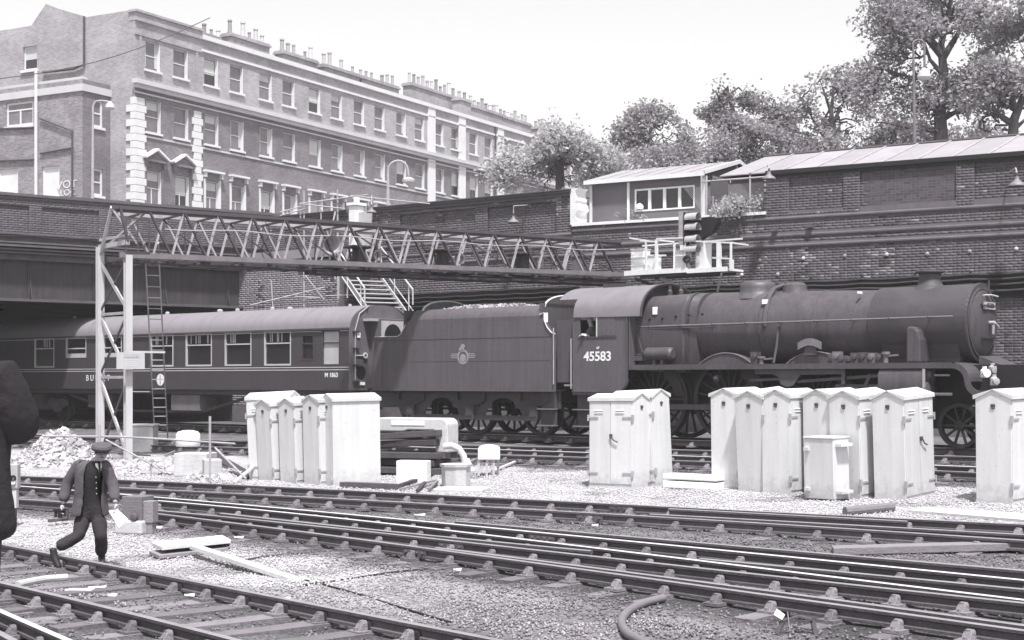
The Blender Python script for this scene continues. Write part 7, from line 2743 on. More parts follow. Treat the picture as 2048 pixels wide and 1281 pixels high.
solo('white_drum', q, [M_plaster], 'round white domed drum standing on the pale concrete bin', 'drum', smooth=True)
# scaffold-pole barrier
def bar_thing(T, nm, pts, r, m):
    q = MB(); q.tube(pts, r, 6); T.part(nm, q, [m], world=True)
Yb = 31.5
T = Thing('pole_barrier', 'thin horizontal pole barrier with uprights and stays behind the walking man', 'barrier', G(420, 962))
def WY(px, py, Y): return W(px, py, Y)
for pts, r in (([(85, 873, 33.5), (230, 873.5, 33), (300, 877, 32.5), (470, 888, Yb)], .024), ([(420, 833, Yb), (420, 964, Yb)], .027), ([(199, 850, 33), (199, 905, 33)], .026), ([(212, 880, 33), (305, 930, 32), (325, 945, 31.5)], .02), ([(430, 896, Yb), (492, 958, Yb - .6)], .022), ([(302, 928, 32), (302, 953, 32)], .02), ([(305, 925, 32), (275, 952, 31.7)], .012)):
    bar_thing(T, 'pole', [WY(*p) for p in pts], r, M_steelwork)
# leaning planks left of the cabinets
def plank(label, a, b, w_, h_, m=M_timber, name='plank', za=0.0, zb=0.0, group=None, ga=None, gb=None, cat='plank'):
    p = ga or G(*a); r = gb or G(*b)
    p = p + Vector((0, 0, h_/2 + za)); r = r + Vector((0, 0, h_/2 + zb))
    q = MB(); q.bar(p, r, w_, h_)
    return solo(name, q, [m], label, cat, group, bevel=min(w_, h_)*.1)
plank('dark plank sloping down towards the left cabinets', (412, 935), (492, 952), .3, .06, M_tread, za=.36, zb=.0)
plank('second dark plank under the sloping one by the left cabinets', (420, 945), (498, 960), .22, .07, M_tread, za=.16, zb=.0)
plank('short white batten leaning at the foot of the left cabinets', (468, 968), (512, 960), .06, .05, M_timberlt, za=0, zb=.30)
# timber baulk stack, one baulk at a time
cS_ = G(880, 952)
ux = Vector((-.86, .50, 0)).normalized(); vx = Vector((.50, .86, 0)).normalized()
n_b = 0
LB_ = ['bottom', 'second', 'third', 'fourth', 'top']
pos = ['front', 'middle', 'rear']
for layer in range(5):
    for k in range(3 if layer < 3 else 2):
        off_ = vx * (k * .30 + layer * .05) + ux * (rrd.uniform(-.12, .12) + (layer % 2) * .12)
        L = rrd.uniform(1.75, 2.1)
        z = .02 + layer * .155
        a = cS_ + off_ + Vector((0, 0, z)); b = a + (ux + vx * rrd.uniform(-.09, .09)) * L
        tilt_ = .10 if layer >= 3 else .02
        if layer % 2: a = a + vx * .04
        q = MB(); q.bar(a + Vector((0,0,.07 + tilt_*layer*.5)), b + Vector((0,0,.07 + tilt_*layer*.2)), .255, .135)
        solo('timber_baulk', q, [M_baulk], '%s baulk of the %s layer in the timber stack beside the bright blank cabinet' % (pos[k], LB_[layer]), 'timber baulk', 'stacked timber baulks', bevel=.012)
# white rounded casing resting on the stack
T = Thing('metal_casing', 'pale rounded metal casing with a bent-over top propped on the timber stack', 'casing', cS_ + Vector((0, 0, .62)))
Yc_ = G(880, 952).y + .25
def casing():
    a = W(775, 836, Yc_ + .6); b = W(895, 838, Yc_)
    d_ = (b - a); d_.z = 0; L = d_.length; d_.normalize(); n_ = Vector((-d_.y, d_.x, 0))
    top = a.z
    prof = []
    r = .16
    outer = [(-.25, top)] + [(L - r + r*math.sin(t), top - r + r*math.cos(t)) for t in np.linspace(0, math.pi/2, 7)] + [(L, top - .74)]
    inner = [(L - .30, top - .74), (L - .30, top - .30)] + [(L - .34, top - .26)] + [(L*.35, top - .26), (L*.25, top - .30), (-.25, top - .30)]
    q = MB()
    q.prism([a.xy.to_3d() + d_*u + Vector((0, 0, z)) for u, z in outer + inner][::-1], n_ * .55)
    T.part('shell', q, [M_casing], world=True, bevel=.03)
    q = MB(); o_ = a.xy.to_3d() - n_*.012
    q.prism([o_ + d_*u + Vector((0,0,z)) for u, z in ((.1, top-.06), (L*.62, top-.06), (L*.62, top-.16), (.1, top-.16))], n_*.011); T.part('white_label', q, [M_white], world=True)
    q = MB()
    q.prism([o_ + d_*u + Vector((0,0,z)) for u, z in ((L-.26, top-.22), (L-.02, top-.22), (L-.02, top-.72), (L-.26, top-.72))], n_*.011); T.part('side_panel', q, [M_concrete], world=True)
M_casing = mat('pale_casing_paint', 0.5, 0.6, 0.2, 3, streak=0.1)
casing()
T, L, hh = ground_box('white_block', 'plain white block standing in front of the timber stack', 'block', 792, 853, 967, 45, .35, M_plaster, R(3))
T, L, hh = ground_box('slab_base', 'flat concrete slab under the round concrete bin', 'slab', 866, 964, 986, 8, .8, M_concrete, R(0))
c = G(911, 976); c.z += .03
q = MB(); q.lathe(c + Vector((0,.3,0)), (0,0,1), [(0,.285),(.36,.29),(.37,.32),(.42,.325),(.43,.28),(.43,0)], 8)
solo('concrete_pot', q, [M_concrete], 'stained squat concrete pot with a thick rim on the flat slab', 'pot')
q = MB(); c = G(905, 958)
pts = [c + Vector((-.32 + .62*math.sin(t)*.9 - .1, .3, .02 + .62*math.sin(t*.5+.3)))*1.0 for t in (0,)]
pts = [W(888, 893, c.y+.2), W(905, 892, c.y+.15), W(918, 898, c.y+.12), W(927, 912, c.y+.1), W(931, 932, c.y+.1), W(930, 950, c.y+.1)]
q.tube(pts, .07, 10)
solo('ribbed_hose', q, [M_concrete], 'thick ribbed hose curving from the stack down behind the concrete pot', 'hose', smooth=True)
# half drum on legs
g_ = G(978, 952)
T = Thing('white_hood', 'white half-round hood standing on four thin legs', 'hood', g_)
hh = 52 / F * g_.y
r_h = 22 / F * g_.y
q = MB(); prof = [(-r_h, 0)] + [(-r_h, hh*.25)] + [(r_h*math.cos(t), hh*.42 + .08*math.sin(t)) for t in np.linspace(math.pi, 0, 9)] + [(r_h, hh*.25), (r_h, 0)]
q.prism([(x, -.16, z + hh*.62) for x, z in prof], (0, .45, 0)); T.part('hood_shell', q, [M_plaster], bevel=.02)
for x in (-r_h*.95, -.05, r_h*.8, r_h*.4):
    q = MB(); q.box((x-.02, -.12 + (.3 if x > .1 else 0), 0), (x+.03, -.07 + (.3 if x > .1 else 0), hh*.64)); T.part('leg', q, [M_whitegrey])
q = MB(); q.bar((-r_h, -.1, hh*.5), (r_h*.0, -.1, hh*.5), .03); T.part('cross_rail', q, [M_whitegrey])
# bits of broken wood and iron on the ground
rr = random.Random(19)
bits = [((792, 978), (862, 958)), ((800, 984), (870, 968)), ((835, 987), (850, 972)), ((858, 984), (874, 970)), ((812, 972), (840, 962)), ((985, 948), (1030, 930)), ((940, 930), (960, 920)), ((945, 950), (935, 925)), ((238, 912), (300, 917)), ((330, 915), (350, 908)), ((240, 942), (330, 938)), ((296, 950), (350, 949)), ((1010, 922), (1040, 928))]
SL = ['long slanting scrap stick left of the concrete pot', 'second slanting scrap stick left of the concrete pot', 'short scrap stub in front of the slab base', 'short scrap stub against the corner of the slab base',
      'scrap stick in front of the white block', 'thin scrap batten running right from the white hood on legs', 'small scrap behind the concrete pot', 'scrap leaning towards the white hood on legs', 'long scrap on the rubble left of the grey case',
      'short scrap right of the grey case', 'long thin scrap beside the siding behind the walking man', 'scrap lying left of the rust-marked bin', 'small scrap right of the white hood beyond the batten']
for i, (a, b) in enumerate(bits):
    q = MB(); w_ = rr.uniform(.05, .1); q.bar(G(*a) + Vector((0,0,.05)), G(*b) + Vector((0,0,.07)), w_, w_*.6)
    solo('wood_scrap', q, [rr.choice((M_timber, M_concrete, M_tread))], SL[i], 'scrap', 'scraps lying about the island')
q = MB(); q.bar(G(686, 975) + Vector((0,0,.06)), G(802, 980) + Vector((0,0,.06)), .22, .1); solo('steel_channel', q, [M_rust], 'dark steel channel lying along the siding before the bright blank cabinet', 'channel')
q = MB(); a, b = G(1690, 1031), G(1786, 1024); q.tube([a + Vector((0,0,.06)), b + Vector((0,0,.08))], .075, 10); q.lathe(b + Vector((0,0,.08)), (b - a), [(0,.06),(.004,.06),(.005,0)], 10, 1)
solo('short_pipe', q, [M_timber, M_black], 'short pipe with a dark open end lying beside the rail below the right cabinets', 'pipe')
# long baulk and pale board at the right
plank('long rough baulk lying between the tracks at the right edge', (1665, 1106), (2140, 1104), .32, .10, M_timber, name='long_baulk', cat='baulk', za=-.02, zb=.05)
q = MB()
p_ = [G(1817, 1047), G(1850, 1041), G(2110, 1058), G(2110, 1074)]
q.prism([v + Vector((0, 0, .16)) for v in p_], (0, 0, .04)); solo('crossing_board', q, [M_concrete], 'long pale board laid inside the siding rails at the right edge', 'board')
# planks in the foreground
pa_ = [G(298, 1110), G(318, 1119), G(457, 1104), G(440, 1094)]
for k, (z, m, lab) in enumerate(((.0, M_timber, 'dark lower board of the small board stack right of the walking man'), (.11, M_timberlt, 'bright upper board of the small board stack right of the walking man'))):
    q = MB(); sft = Vector((0, 0, z)) + (Vector((.02, .08, 0)) if k else Vector((0,0,0)))
    q.prism([v + sft for v in pa_], (0, 0, .055)); solo('board', q, [m], lab, 'board', 'small stack of boards', bevel=.008)
q = MB(); a, b = G(330, 1108), G(440, 1100); q.bar(a + Vector((0,0,.08)), a + Vector((.1,.05,.08)), .2, .055); q.bar(b + Vector((0,0,.08)), b + Vector((.1,.05,.08)), .2, .055)
solo('batten', q, [M_tread], 'dark spacer battens between the two boards of the small stack', 'batten')
q = MB(); q.bar(G(388, 1113) + Vector((0,0,.13)), G(585, 1164) + Vector((0,0,.03)), .13, .06); solo('long_plank', q, [M_timberlt], 'long thin plank leaning from the board stack onto the ballast', 'plank', bevel=.006)
q = MB(); q.bar(G(585, 1163) + Vector((0,0,.02)), G(612, 1161) + Vector((0,0,.02)), .12, .03); solo('wood_scrap', q, [M_timberlt], 'flat chip of wood at the lower end of the long plank', 'scrap')
# hoses
def hose(label, pix, r, m, dz=0.0, ribs=False):
    pts = [G(x, y, r + dz) for x, y in pix]
    P_ = []
    n = len(pts)
    for i in range(n - 1):
        p0, p1, p2, p3 = pts[max(i-1,0)], pts[i], pts[i+1], pts[min(i+2,n-1)]
        for k in range(8 if not ribs else 16):
            t = k / (8 if not ribs else 16)
            P_.append(.5 * ((2*p1) + (-p0+p2)*t + (2*p0-5*p1+4*p2-p3)*t*t + (-p0+3*p1-3*p2+p3)*t**3))
    P_.append(pts[-1])
    rs = [r * (1 + (.12 if (ribs and i % 2) else 0)) for i in range(len(P_))]
    q = MB(); q.tube(P_, rs, 10)
    solo('hose', q, [m], label, 'hose', smooth=not ribs)
M_rubber = mat('grey_rubber_hose', 0.16, 0.6, 0.15, 5)
hose('thick grey hose curling from under the near rail to the bottom edge', [(1327, 1197), (1290, 1206), (1258, 1222), (1243, 1243), (1254, 1266), (1285, 1284), (1340, 1312)], .045, M_rubber, .01)
hose('short ribbed hose lying on the sleepers of the nearest track', [(36, 1170), (60, 1164), (95, 1158), (135, 1155)], .04, M_concrete, .05, True)
hose('thin dark cable trailing across the ballast in the foreground', [(470, 1128), (560, 1150), (640, 1168), (720, 1190), (800, 1215), (900, 1245)], .012, M_black, 0)
hose('thin dark cable running from the sleepers towards the planks', [(600, 1172), (690, 1160), (780, 1146), (860, 1138), (905, 1134)], .014, M_black, 0)
hose('thin rod lying from the board stack towards the track', [(480, 1122), (540, 1112), (610, 1106)], .014, M_rust, 0)
LL = ['largest white scrap lying on a sleeper of the nearest track', 'white scrap just right of the largest scrap on the nearest track', 'tiny white scrap near the ribbed hose', 'white scrap beside the nearest rail below the long plank',
      'white scrap below the siding rail near the middle', 'white scrap beside the stub post', 'white scrap left of the long thin cable above the board stack', 'tiny white scrap in front of the crossing tracks near the middle',
      'tiny white scrap inside the nearest rail', 'tiny white scrap by the siding fishplate']
# chips of white paper
for i, (x, y, w_) in enumerate(((160, 1182, .16), (195, 1177, .1), (225, 1192, .05), (563, 1200, .1), (840, 1031, .09), (312, 1056, .1), (478, 1076, .07), (915, 1141, .05), (380, 1192, .06), (1190, 1052, .05))):
    p = G(x, y, .03)
    q = MB(); q.prism([p + Vector((w_*a, w_*b*.7, .01*a*b)) for a, b in ((-1,-.5),(.9,-.7),(1,.5),(-.8,.6))], (0,0,.02))
    solo('white_scrap', q, [M_paper], LL[i], 'litter', 'white scraps of litter on the tracks')
# bent iron bracket with a white tag at the lower right
T = Thing('iron_bracket', 'bent dark iron bracket with a white tag lying before the near rail', 'bracket', G(1600, 1270))
gq = G(1600, 1270)
q = MB(); pts = [gq + Vector(v) for v in ((-.22,0,0),(-.16,.05,.12),(0,.06,.17),(.13,.04,.14),(.15,0,.0))]; q.bar(pts[0],pts[1],.05,.02); q.bar(pts[1],pts[2],.06,.02); q.bar(pts[2],pts[3],.08,.02); q.bar(pts[3],pts[4],.05,.02); T.part('bent_bar', q, [M_rust], world=True)
q = MB(); p = gq + Vector((-.20,.02,.19)); q.prism([p+Vector(v) for v in ((-.05,0,0),(.03,0,-.05),(.06,0,.0),(-.02,0,.06))],(0,.008,0)); T.part('white_tag', q, [M_paper], world=True)
q = MB(); q.tube([gq + Vector((-.1,0,.05)), gq+Vector((-.12,0,.22))], .006, 5); T.part('tag_wire', q, [M_steelwork], world=True)

# point machine, posts and lever beside the walking man
T = Thing('point_box', 'weathered grey box on a pale concrete foot behind the walking man', 'box', G(262, 1070), R(-20))
k = G(262, 1070).y / F
q = MB(); q.box((-40*k, 0, 0), (24*k, .35, 28*k)); T.part('foot', q, [M_concrete], bevel=.03)
q = MB(); q.box((-26*k, .05, 28*k), (20*k, .4, 76*k)); T.part('box_body', q, [M_timber], bevel=.01)
q = MB(); q.lathe((6*k, .04, 36*k), (0,-1,0), [(0,.06),(.05,.06),(.06,.03),(.06,0)], 12); T.part('spindle', q, [M_rust])
T = Thing('stub_post', 'stout squared timber post right of the grey box', 'post', G(296, 1068), R(-12))
q = MB(); q.box((-.09, -.02, 0), (.08, .14, 22*k)); T.part('lower_block', q, [M_timber], bevel=.01)
q = MB(); q.box((-.12, -.04, 22*k), (.10, .16, 66*k)); T.part('upper_block', q, [M_timber], bevel=.01)
q = MB(); q.bar(G(96, 1052) + Vector((0,0,.08)), G(165, 1047) + Vector((0,0,.1)), .06, .05); q.bar(G(130,1050)+Vector((0,0,.1)), G(130,1050)+Vector((0,0,.28)), .12, .1)
solo('point_lever', q, [M_rust], 'low iron point lever lying behind the walking man\'s trailing leg', 'lever')
# small ground signal partly behind the dark coat
gp = G(27, 1056)
Yq = gp.y
T = Thing('ground_signal', 'small grey ground signal lamp on a stub beside the dark coat', 'signal', gp)
ks = Yq / F
q = MB(); q.box((-5*ks, -.05, 0), (5*ks, .05, 40*ks)); T.part('signal_post', q, [M_darksteel])
q = MB(); q.box((-11*ks, -.08, 78*ks), (11*ks, .1, 128*ks)); T.part('lamp_case', q, [M_steelwork], bevel=.02)
q = MB(); q.box((-8*ks, -.06, 40*ks), (8*ks, .06, 77*ks)); T.part('lower_case', q, [M_whitegrey])
q = MB(); q.lathe((3*ks, -.08, 92*ks), (0,-1,0), [(0,5*ks),(.03,5*ks),(.03,.0)], 12); T.part('lens', q, [M_stucco])
q = MB(); q.lathe((3*ks, -.08, 100*ks), (0,-1,0), [(0,6*ks),(.04,6*ks),(.04,4*ks),(0,3*ks)], 12); T.part('lens_hood', q, [M_black])

# ---------------------------------------------------------------- people
def skin_body(joints, edges, sub=2):
    """one continuous mesh grown from a skeleton: joints {name: (Vector, radius or (rx, ry))}"""
    names = list(joints)
    me_ = bpy.data.meshes.new('sk')
    me_.from_pydata([tuple(joints[n][0]) for n in names], [(names.index(a), names.index(b)) for a, b in edges], [])
    o = bpy.data.objects.new('sk', me_)
    COL.objects.link(o)
    md = o.modifiers.new('Skin', 'SKIN')
    md.use_smooth_shade = True
    for i, n in enumerate(names):
        r = joints[n][1]
        me_.skin_vertices[0].data[i].radius = (r, r) if isinstance(r, (int, float)) else r
        me_.skin_vertices[0].data[i].use_root = (i == 0)
    ss = o.modifiers.new('Sub', 'SUBSURF')
    ss.levels = ss.render_levels = sub
    dg = bpy.context.evaluated_depsgraph_get()
    dg.update()
    out = bpy.data.meshes.new_from_object(o.evaluated_get(dg))
    bpy.data.objects.remove(o)
    out.materials.clear()
    out.polygons.foreach_set('use_smooth', [True] * len(out.polygons))
    return out
def paint_zones(me_, mats, fn):
    for m in mats: me_.materials.append(m)
    for p in me_.polygons: p.material_index = fn(p.center)

def hand_mesh(wrist, dirn, palm_n, s=1.0, curl=.6, mir=1):
    """palm with five fingers; dirn points from wrist to fingertips, palm_n out of the palm"""
    d_ = Vector(dirn).normalized(); n_ = Vector(palm_n); n_ = (n_ - d_ * n_.dot(d_)).normalized(); sd = d_.cross(n_) * mir
    J = {'w': (Vector(wrist), .026*s), 'p': (Vector(wrist) + d_*.05*s, (.042*s, .02*s)), 'k': (Vector(wrist) + d_*.085*s, (.042*s, .018*s))}
    E = [('w','p'), ('p','k')]
    for i, (o_, ln) in enumerate(((-.032, .062), (-.011, .075), (.011, .08), (.032, .07))):
        a = Vector(wrist) + d_*.09*s + sd*o_*s
        b = a + (d_*math.cos(curl) + n_*math.sin(curl)) * ln*.5*s
        c = b + (d_*math.cos(curl*2) + n_*math.sin(curl*2)) * ln*.5*s
        J['a%d'%i] = (a, .0095*s); J['b%d'%i] = (b, .009*s); J['c%d'%i] = (c, .007*s)
        E += [('k','a%d'%i), ('a%d'%i,'b%d'%i), ('b%d'%i,'c%d'%i)]
    a = Vector(wrist) + d_*.035*s + sd*.038*s; b = a + (d_*.6 + sd*.6 + n_*.5).normalized()*.035*s; c = b + (d_*.9 + n_*.5).normalized()*.03*s
    J['t0'] = (a, .013*s); J['t1'] = (b, .011*s); J['t2'] = (c, .009*s)
    E += [('p','t0'), ('t0','t1'), ('t1','t2')]
    return skin_body(J, E, 1)

FOLD = bpy.data.textures.new('cloth_folds', 'CLOUDS')
FOLD.noise_scale = .09
def put(T, name, me_, parent=None):
    me_.transform(T.Mi)
    o = link(name, me_, parent or T.root)
    if name in ('sleeve', 'trouser_leg'):
        dm = o.modifiers.new('creases', 'DISPLACE')
        dm.texture, dm.strength, dm.mid_level = FOLD, .02, .5
    return o

M_lapel = mat('jacket_lapel', 0.05, 0.95, 0.2, 14)
# -- walking man
YW = 19.75
w = lambda px, py, dy=0.0: W(px, py, YW + dy)
foot1 = w(205, 1128, .15); foot2 = w(104, 1140, -.45)
T = Thing('person', 'man in flat cap and open jacket striding over the near rail, paper in hand', 'person', Vector((w(175, 1130).x, YW, 0)))
J = {
 'pelvis': (w(180, 1018), (.155, .12)), 'waist': (w(182, 990), (.145, .115)), 'chest': (w(184, 955, -.02), (.165, .125)), 'upper': (w(186, 932, -.04), (.13, .10)),
 'neck': (w(193, 922, -.10), .06), 'jaw': (w(201, 916, -.17), .066), 'head': (w(204, 907, -.17), .086), 'crown': (w(202, 896, -.14), .082),
 'shL': (w(158, 930, .02), .075), 'elL': (w(133, 970, .06), .058), 'wrL': (w(126, 1010, -.02), .034),
 'shR': (w(211, 931, -.06), .075), 'elR': (w(226, 972, -.04), .056), 'wrR': (w(231, 1008, -.18), .034),
 'hpL': (w(168, 1032, .02), .105), 'knL': (w(157, 1072, -.16), .075), 'anL': (w(112, 1097, -.30), .05), 
 'hpR': (w(196, 1033, .02), .105), 'knR': (w(202, 1074, -.10), .074), 'anR': (w(203, 1112, .10), .05)}
E = [('pelvis','waist'),('waist','chest'),('chest','upper'),('upper','neck'),('neck','jaw'),('jaw','head'),('head','crown'),
     ('upper','shL'),('shL','elL'),('elL','wrL'),('upper','shR'),('shR','elR'),('elR','wrR'),('pelvis','hpL'),('hpL','knL'),('knL','anL'),('pelvis','hpR'),('hpR','knR'),('knR','anR')]
me_ = skin_body(J, E, 2)
zn, zwst = w(0, 921).z, w(0, 1008).z
def zone(c):
    if c.z > zn: return 0
    if (c - J['wrL'][0]).length < .07 or (c - J['wrR'][0]).length < .07: return 0
    return 1 if c.z > zwst else 2
paint_zones(me_, [M_skin, M_vest, M_trouser], zone)
body = put(T, 'body', me_)
# loose trouser legs over the body
for (a, b, c, d_) in (('hpL','knL','anL', .01), ('hpR','knR','anR', 0)):
    JJ = {'a': (J[a][0] + Vector((0,0,.02)), .125), 'm': (J[a][0].lerp(J[b][0], .55), .102), 'b0': (J[a][0].lerp(J[b][0], .94), .090), 'b': (J[b][0].lerp(J[c][0], .08), .088), 'c2': (J[b][0].lerp(J[c][0], .55), .082), 'c': (J[c][0], .088)}
    me_ = skin_body(JJ, [('a','m'),('m','b0'),('b0','b'),('b','c2'),('c2','c')], 2)
    paint_zones(me_, [M_trouser], lambda c: 0)
    put(T, 'trouser_leg', me_)
# jacket: open shell round the torso and two sleeves
fdir = Vector((.30, -.95, 0)).normalized(); sdir = Vector((fdir.y * -1, fdir.x, 0))      # sdir: viewer's right
def shell(levels, a0, a1, n=14, thick=.012):
    rings = []
    for c, hw, hd in levels:
        r_ = []
        for i in range(n + 1):
            a = math.radians(a0 + (a1 - a0) * i / n)
            r_.append(c + fdir * (hd * math.cos(a)) + sdir * (hw * math.sin(a)))
        rings.append(r_)
    q = MB(); q.loft(rings, closed=False, cap=False)
    return q
lv_ = [(w(190, 921, -.02), .085, .075), (w(186, 929, -.03), .20, .13), (w(184, 945, -.02), .215, .165), (w(183, 970, -.01), .205, .17), (w(181, 995, 0), .20, .17), (w(180, 1018, .01), .225, .19), (w(179, 1032, .02), .24, .205)]
q = shell(lv_, 38, 332)
o = T.part('jacket', q, [M_cloth], world=True, smooth=True)
so = o.modifiers.new('thickness', 'SOLIDIFY'); so.thickness = .015
sb = o.modifiers.new('smooth', 'SUBSURF'); sb.levels = sb.render_levels = 2
dm = o.modifiers.new('creases', 'DISPLACE'); dm.texture, dm.strength, dm.mid_level = FOLD, .03, .5
for a, b, c in (('shL','elL','wrL'), ('shR','elR','wrR')):
    JJ = {'s0': (J[a][0].lerp(J['upper'][0], .35), .10), 's': (J[a][0], .10), 'm': (J[a][0].lerp(J[b][0], .5), .088), 'e': (J[b][0], .082), 'w': (J[b][0].lerp(J[c][0], .5), .078), 'c': (J[c][0].lerp(J[b][0], .08), .072)}
    me_ = skin_body(JJ, [('s0','s'),('s','m'),('m','e'),('e','w'),('w','c')], 2)
    paint_zones(me_, [M_cloth], lambda c: 0)
    put(T, 'sleeve', me_)
# shirt, tie, buttons
vf = lambda px, py, out: w(px, py, -out)
q = MB(); q.prism([vf(187, 921, .13), vf(194, 925, .155), vf(199, 940, .165), vf(195, 938, .165), vf(186, 926, .14)], (0, .02, 0)); q.prism([vf(203, 925, .15), vf(200, 942, .165), vf(203, 935, .165)], (0, .02, 0)); T.part('shirt_collar', q, [M_shirt], world=True)
q = MB(); q.prism([vf(194, 926, .155), vf(201, 925, .155), vf(202, 940, .17), vf(198, 948, .17)], (0, .02, 0)); T.part('shirt_front', q, [M_whitegrey], world=True)
q = MB(); q.prism([vf(196, 924, .165), vf(200, 924, .165), vf(201, 944, .178), vf(198, 948, .178)], (0, .01, 0)); T.part('tie', q, [M_trouser], world=True)
for i in range(4):
    q = MB(); q.lathe(vf(192 + .4*i, 955 + i*11, .165), (0,-1,0), [(0,.006),(.004,.005),(.005,0)], 6); T.part('waistcoat_button', q, [M_shirt], world=True)
# flat cap
hc = w(203, 897, -.15)
q = MB(); q.lathe(hc + Vector((0,0,-.03)), (.12, -.28, 1), [(0,.10),(.015,.125),(.05,.135),(.08,.12),(.10,.07),(.105,0)], 20); T.part('cap', q, [M_cloth], world=True, smooth=True)
q = MB(); pk = hc + fdir*.10 + Vector((0, 0, -.06))
q.prism([pk + sdir*.085*math.sin(t) + fdir*.07*math.cos(t) for t in np.linspace(-1.5, 1.5, 9)], (0,0,-.012)); T.part('cap_peak', q, [M_trouser], world=True)
# face: nose, ears, eyes, hair
fc = J['head'][0] + fdir*.08
q = MB(); q.tube([fc + Vector((0,0,.015)), fc + fdir*.022 + Vector((0,0,-.02)), fc + Vector((0,0,-.028))], [.008,.014,.006], 8); T.part('nose', q, [M_skin], world=True, smooth=True)
for s in (-1, 1):
    q = MB(); q.lathe(J['head'][0] + sdir*.085*s, sdir*s, [(0,.022),(.008,.028),(.012,.02),(.013,0)], 10); T.part('ear', q, [M_skin], world=True, smooth=True)
    q = MB(); q.lathe(fc + sdir*.032*s + Vector((0,0,.018)) - fdir*.008, fdir, [(0,.012),(.006,.008),(.007,0)], 8); T.part('eye', q, [M_hair], world=True)
q = MB(); q.tube([fc - fdir*.004 + sdir*-.022 + Vector((0,0,-.05)), fc + Vector((0,0,-.05)), fc - fdir*.004 + sdir*.022 + Vector((0,0,-.05))], .005, 5); T.part('mouth', q, [M_hair], world=True)
q = MB(); q.lathe(J['head'][0] - fdir*.02 + Vector((0,0,-.02)), (0,0,1), [(0,.07),(.03,.092),(.06,.094)], 18); T.part('hair', q, [M_hair], world=True, smooth=True)
# hands
me_ = hand_mesh(J['wrL'][0], w(123, 1026, -.04) - J['wrL'][0], (1, -.2, 0), 1.0, .7, 1); me_.materials.append(M_skin); put(T, 'hand', me_)
me_ = hand_mesh(J['wrR'][0], w(234, 1023, -.2) - J['wrR'][0], (-1, -.3, 0), 1.0, .8, -1); me_.materials.append(M_skin); put(T, 'hand', me_)
# boots
for p, dd in ((w(203, 1120, .08), Vector((.35, -.93, 0))), (w(106, 1110, -.36), Vector((.55, -.3, -.75)))):
    dd = dd.normalized()
    JJ = {'h': (p + Vector((0,0,.02)), .052), 'i': (p + dd*.09 + Vector((0,0,-.02)), .05), 'j': (p + dd*.19 + Vector((0,0,-.035)), .042), 'u': (p + Vector((0,0,.09)), .05)}
    me_ = skin_body(JJ, [('h','i'),('i','j'),('h','u')], 2); me_.materials.append(M_boot); put(T, 'boot', me_)
# the paper he holds
hp = w(238, 1022, -.24)
q = MB(); q.prism([w(217, 1022, -.22), w(234, 1019, -.25), w(256, 1040, -.30), w(238, 1056, -.28)], (.004, .012, 0)); solo('white_paper', q, [M_paper], 'folded white paper in the walking man\'s hand', 'paper')
q = MB(); q.bar(w(107, 1021, -.06), w(132, 1020, -.06), .05, .03); q.bar(w(112, 1022, -.06), w(111, 1035, -.06), .03); q.bar(w(120, 1022, -.06), w(120, 1036, -.06), .05); q.bar(w(128, 1022, -.06), w(130, 1033, -.06), .03)
solo('hand_tool', q, [M_black], 'dark short-pronged hand tool carried in the walking man\'s other hand', 'tool')

# -- man in the dark overcoat at the left edge, on the platform beside the camera
YM = 7.0
w = lambda px, py, dy=0.0: W(px, py, YM + dy)
PZ = 0.98
T = Thing('person', 'man in a black overcoat with bent elbow, cut by the left edge', 'person', Vector((w(-60, 900).x, YM, PZ)))
J = {'pelvis': (w(-62, 1010), (.17,.13)), 'waist': (w(-62, 930), (.17,.13)), 'chest': (w(-62, 840), (.19,.14)), 'upper': (w(-62, 770), (.15,.12)),
 'neck': (w(-62, 705, -.02), .065), 'jaw': (w(-60, 672, -.05), .075), 'head': (w(-60, 645, -.04), .095), 'crown': (w(-62, 612, -.02), .09),
 'shR': (w(-8, 772), .09), 'elR': (w(30, 865, .05), .07), 'wrR': (w(-30, 740, .30), .04), 'shL': (w(-118, 772), .09), 'elL': (w(-150, 865, .1), .07), 'wrL': (w(-100, 740, .3), .04),
 'hpR': (w(-38, 1040), .11), 'knR': (w(-36, 1180), .08), 'anR': (w(-36, 1335), .055), 'hpL': (w(-86, 1040), .11), 'knL': (w(-88, 1180), .08), 'anL': (w(-88, 1335), .055)}
E = [('pelvis','waist'),('waist','chest'),('chest','upper'),('upper','neck'),('neck','jaw'),('jaw','head'),('head','crown'),
     ('upper','shL'),('shL','elL'),('elL','wrL'),('upper','shR'),('shR','elR'),('elR','wrR'),('pelvis','hpL'),('hpL','knL'),('knL','anL'),('pelvis','hpR'),('hpR','knR'),('knR','anR')]
me_ = skin_body(J, E, 2)
zn = w(0, 715).z
paint_zones(me_, [M_skin, M_trouser], lambda c: 0 if (c.z > zn or (c - J['wrR'][0]).length < .08 or (c - J['wrL'][0]).length < .08) else 1)
put(T, 'body', me_)
JJ = {'hem': (w(-60, 1092), (.235,.18)), 'low': (w(-60, 1040), (.23,.175)), 'p': (w(-60, 985), (.205,.16)), 'w': (w(-61, 920), (.20,.16)), 'c': (w(-61, 830), (.215,.165)), 'u': (w(-62, 765), (.17,.14)), 'n': (w(-62, 730), .09),
      'sR': (w(0, 762), .125), 'mR': (w(24, 815), .12), 'eR': (w(42, 868, .03), .108), 'fR': (w(6, 820, .18), .085), 'cR': (w(-24, 755, .28), .07),
      'sL': (w(-118, 770), .12), 'mL': (w(-140, 815), .115), 'eL': (w(-156, 866, .08), .10), 'fL': (w(-130, 820, .2), .085), 'cL': (w(-104, 755, .28), .07)}
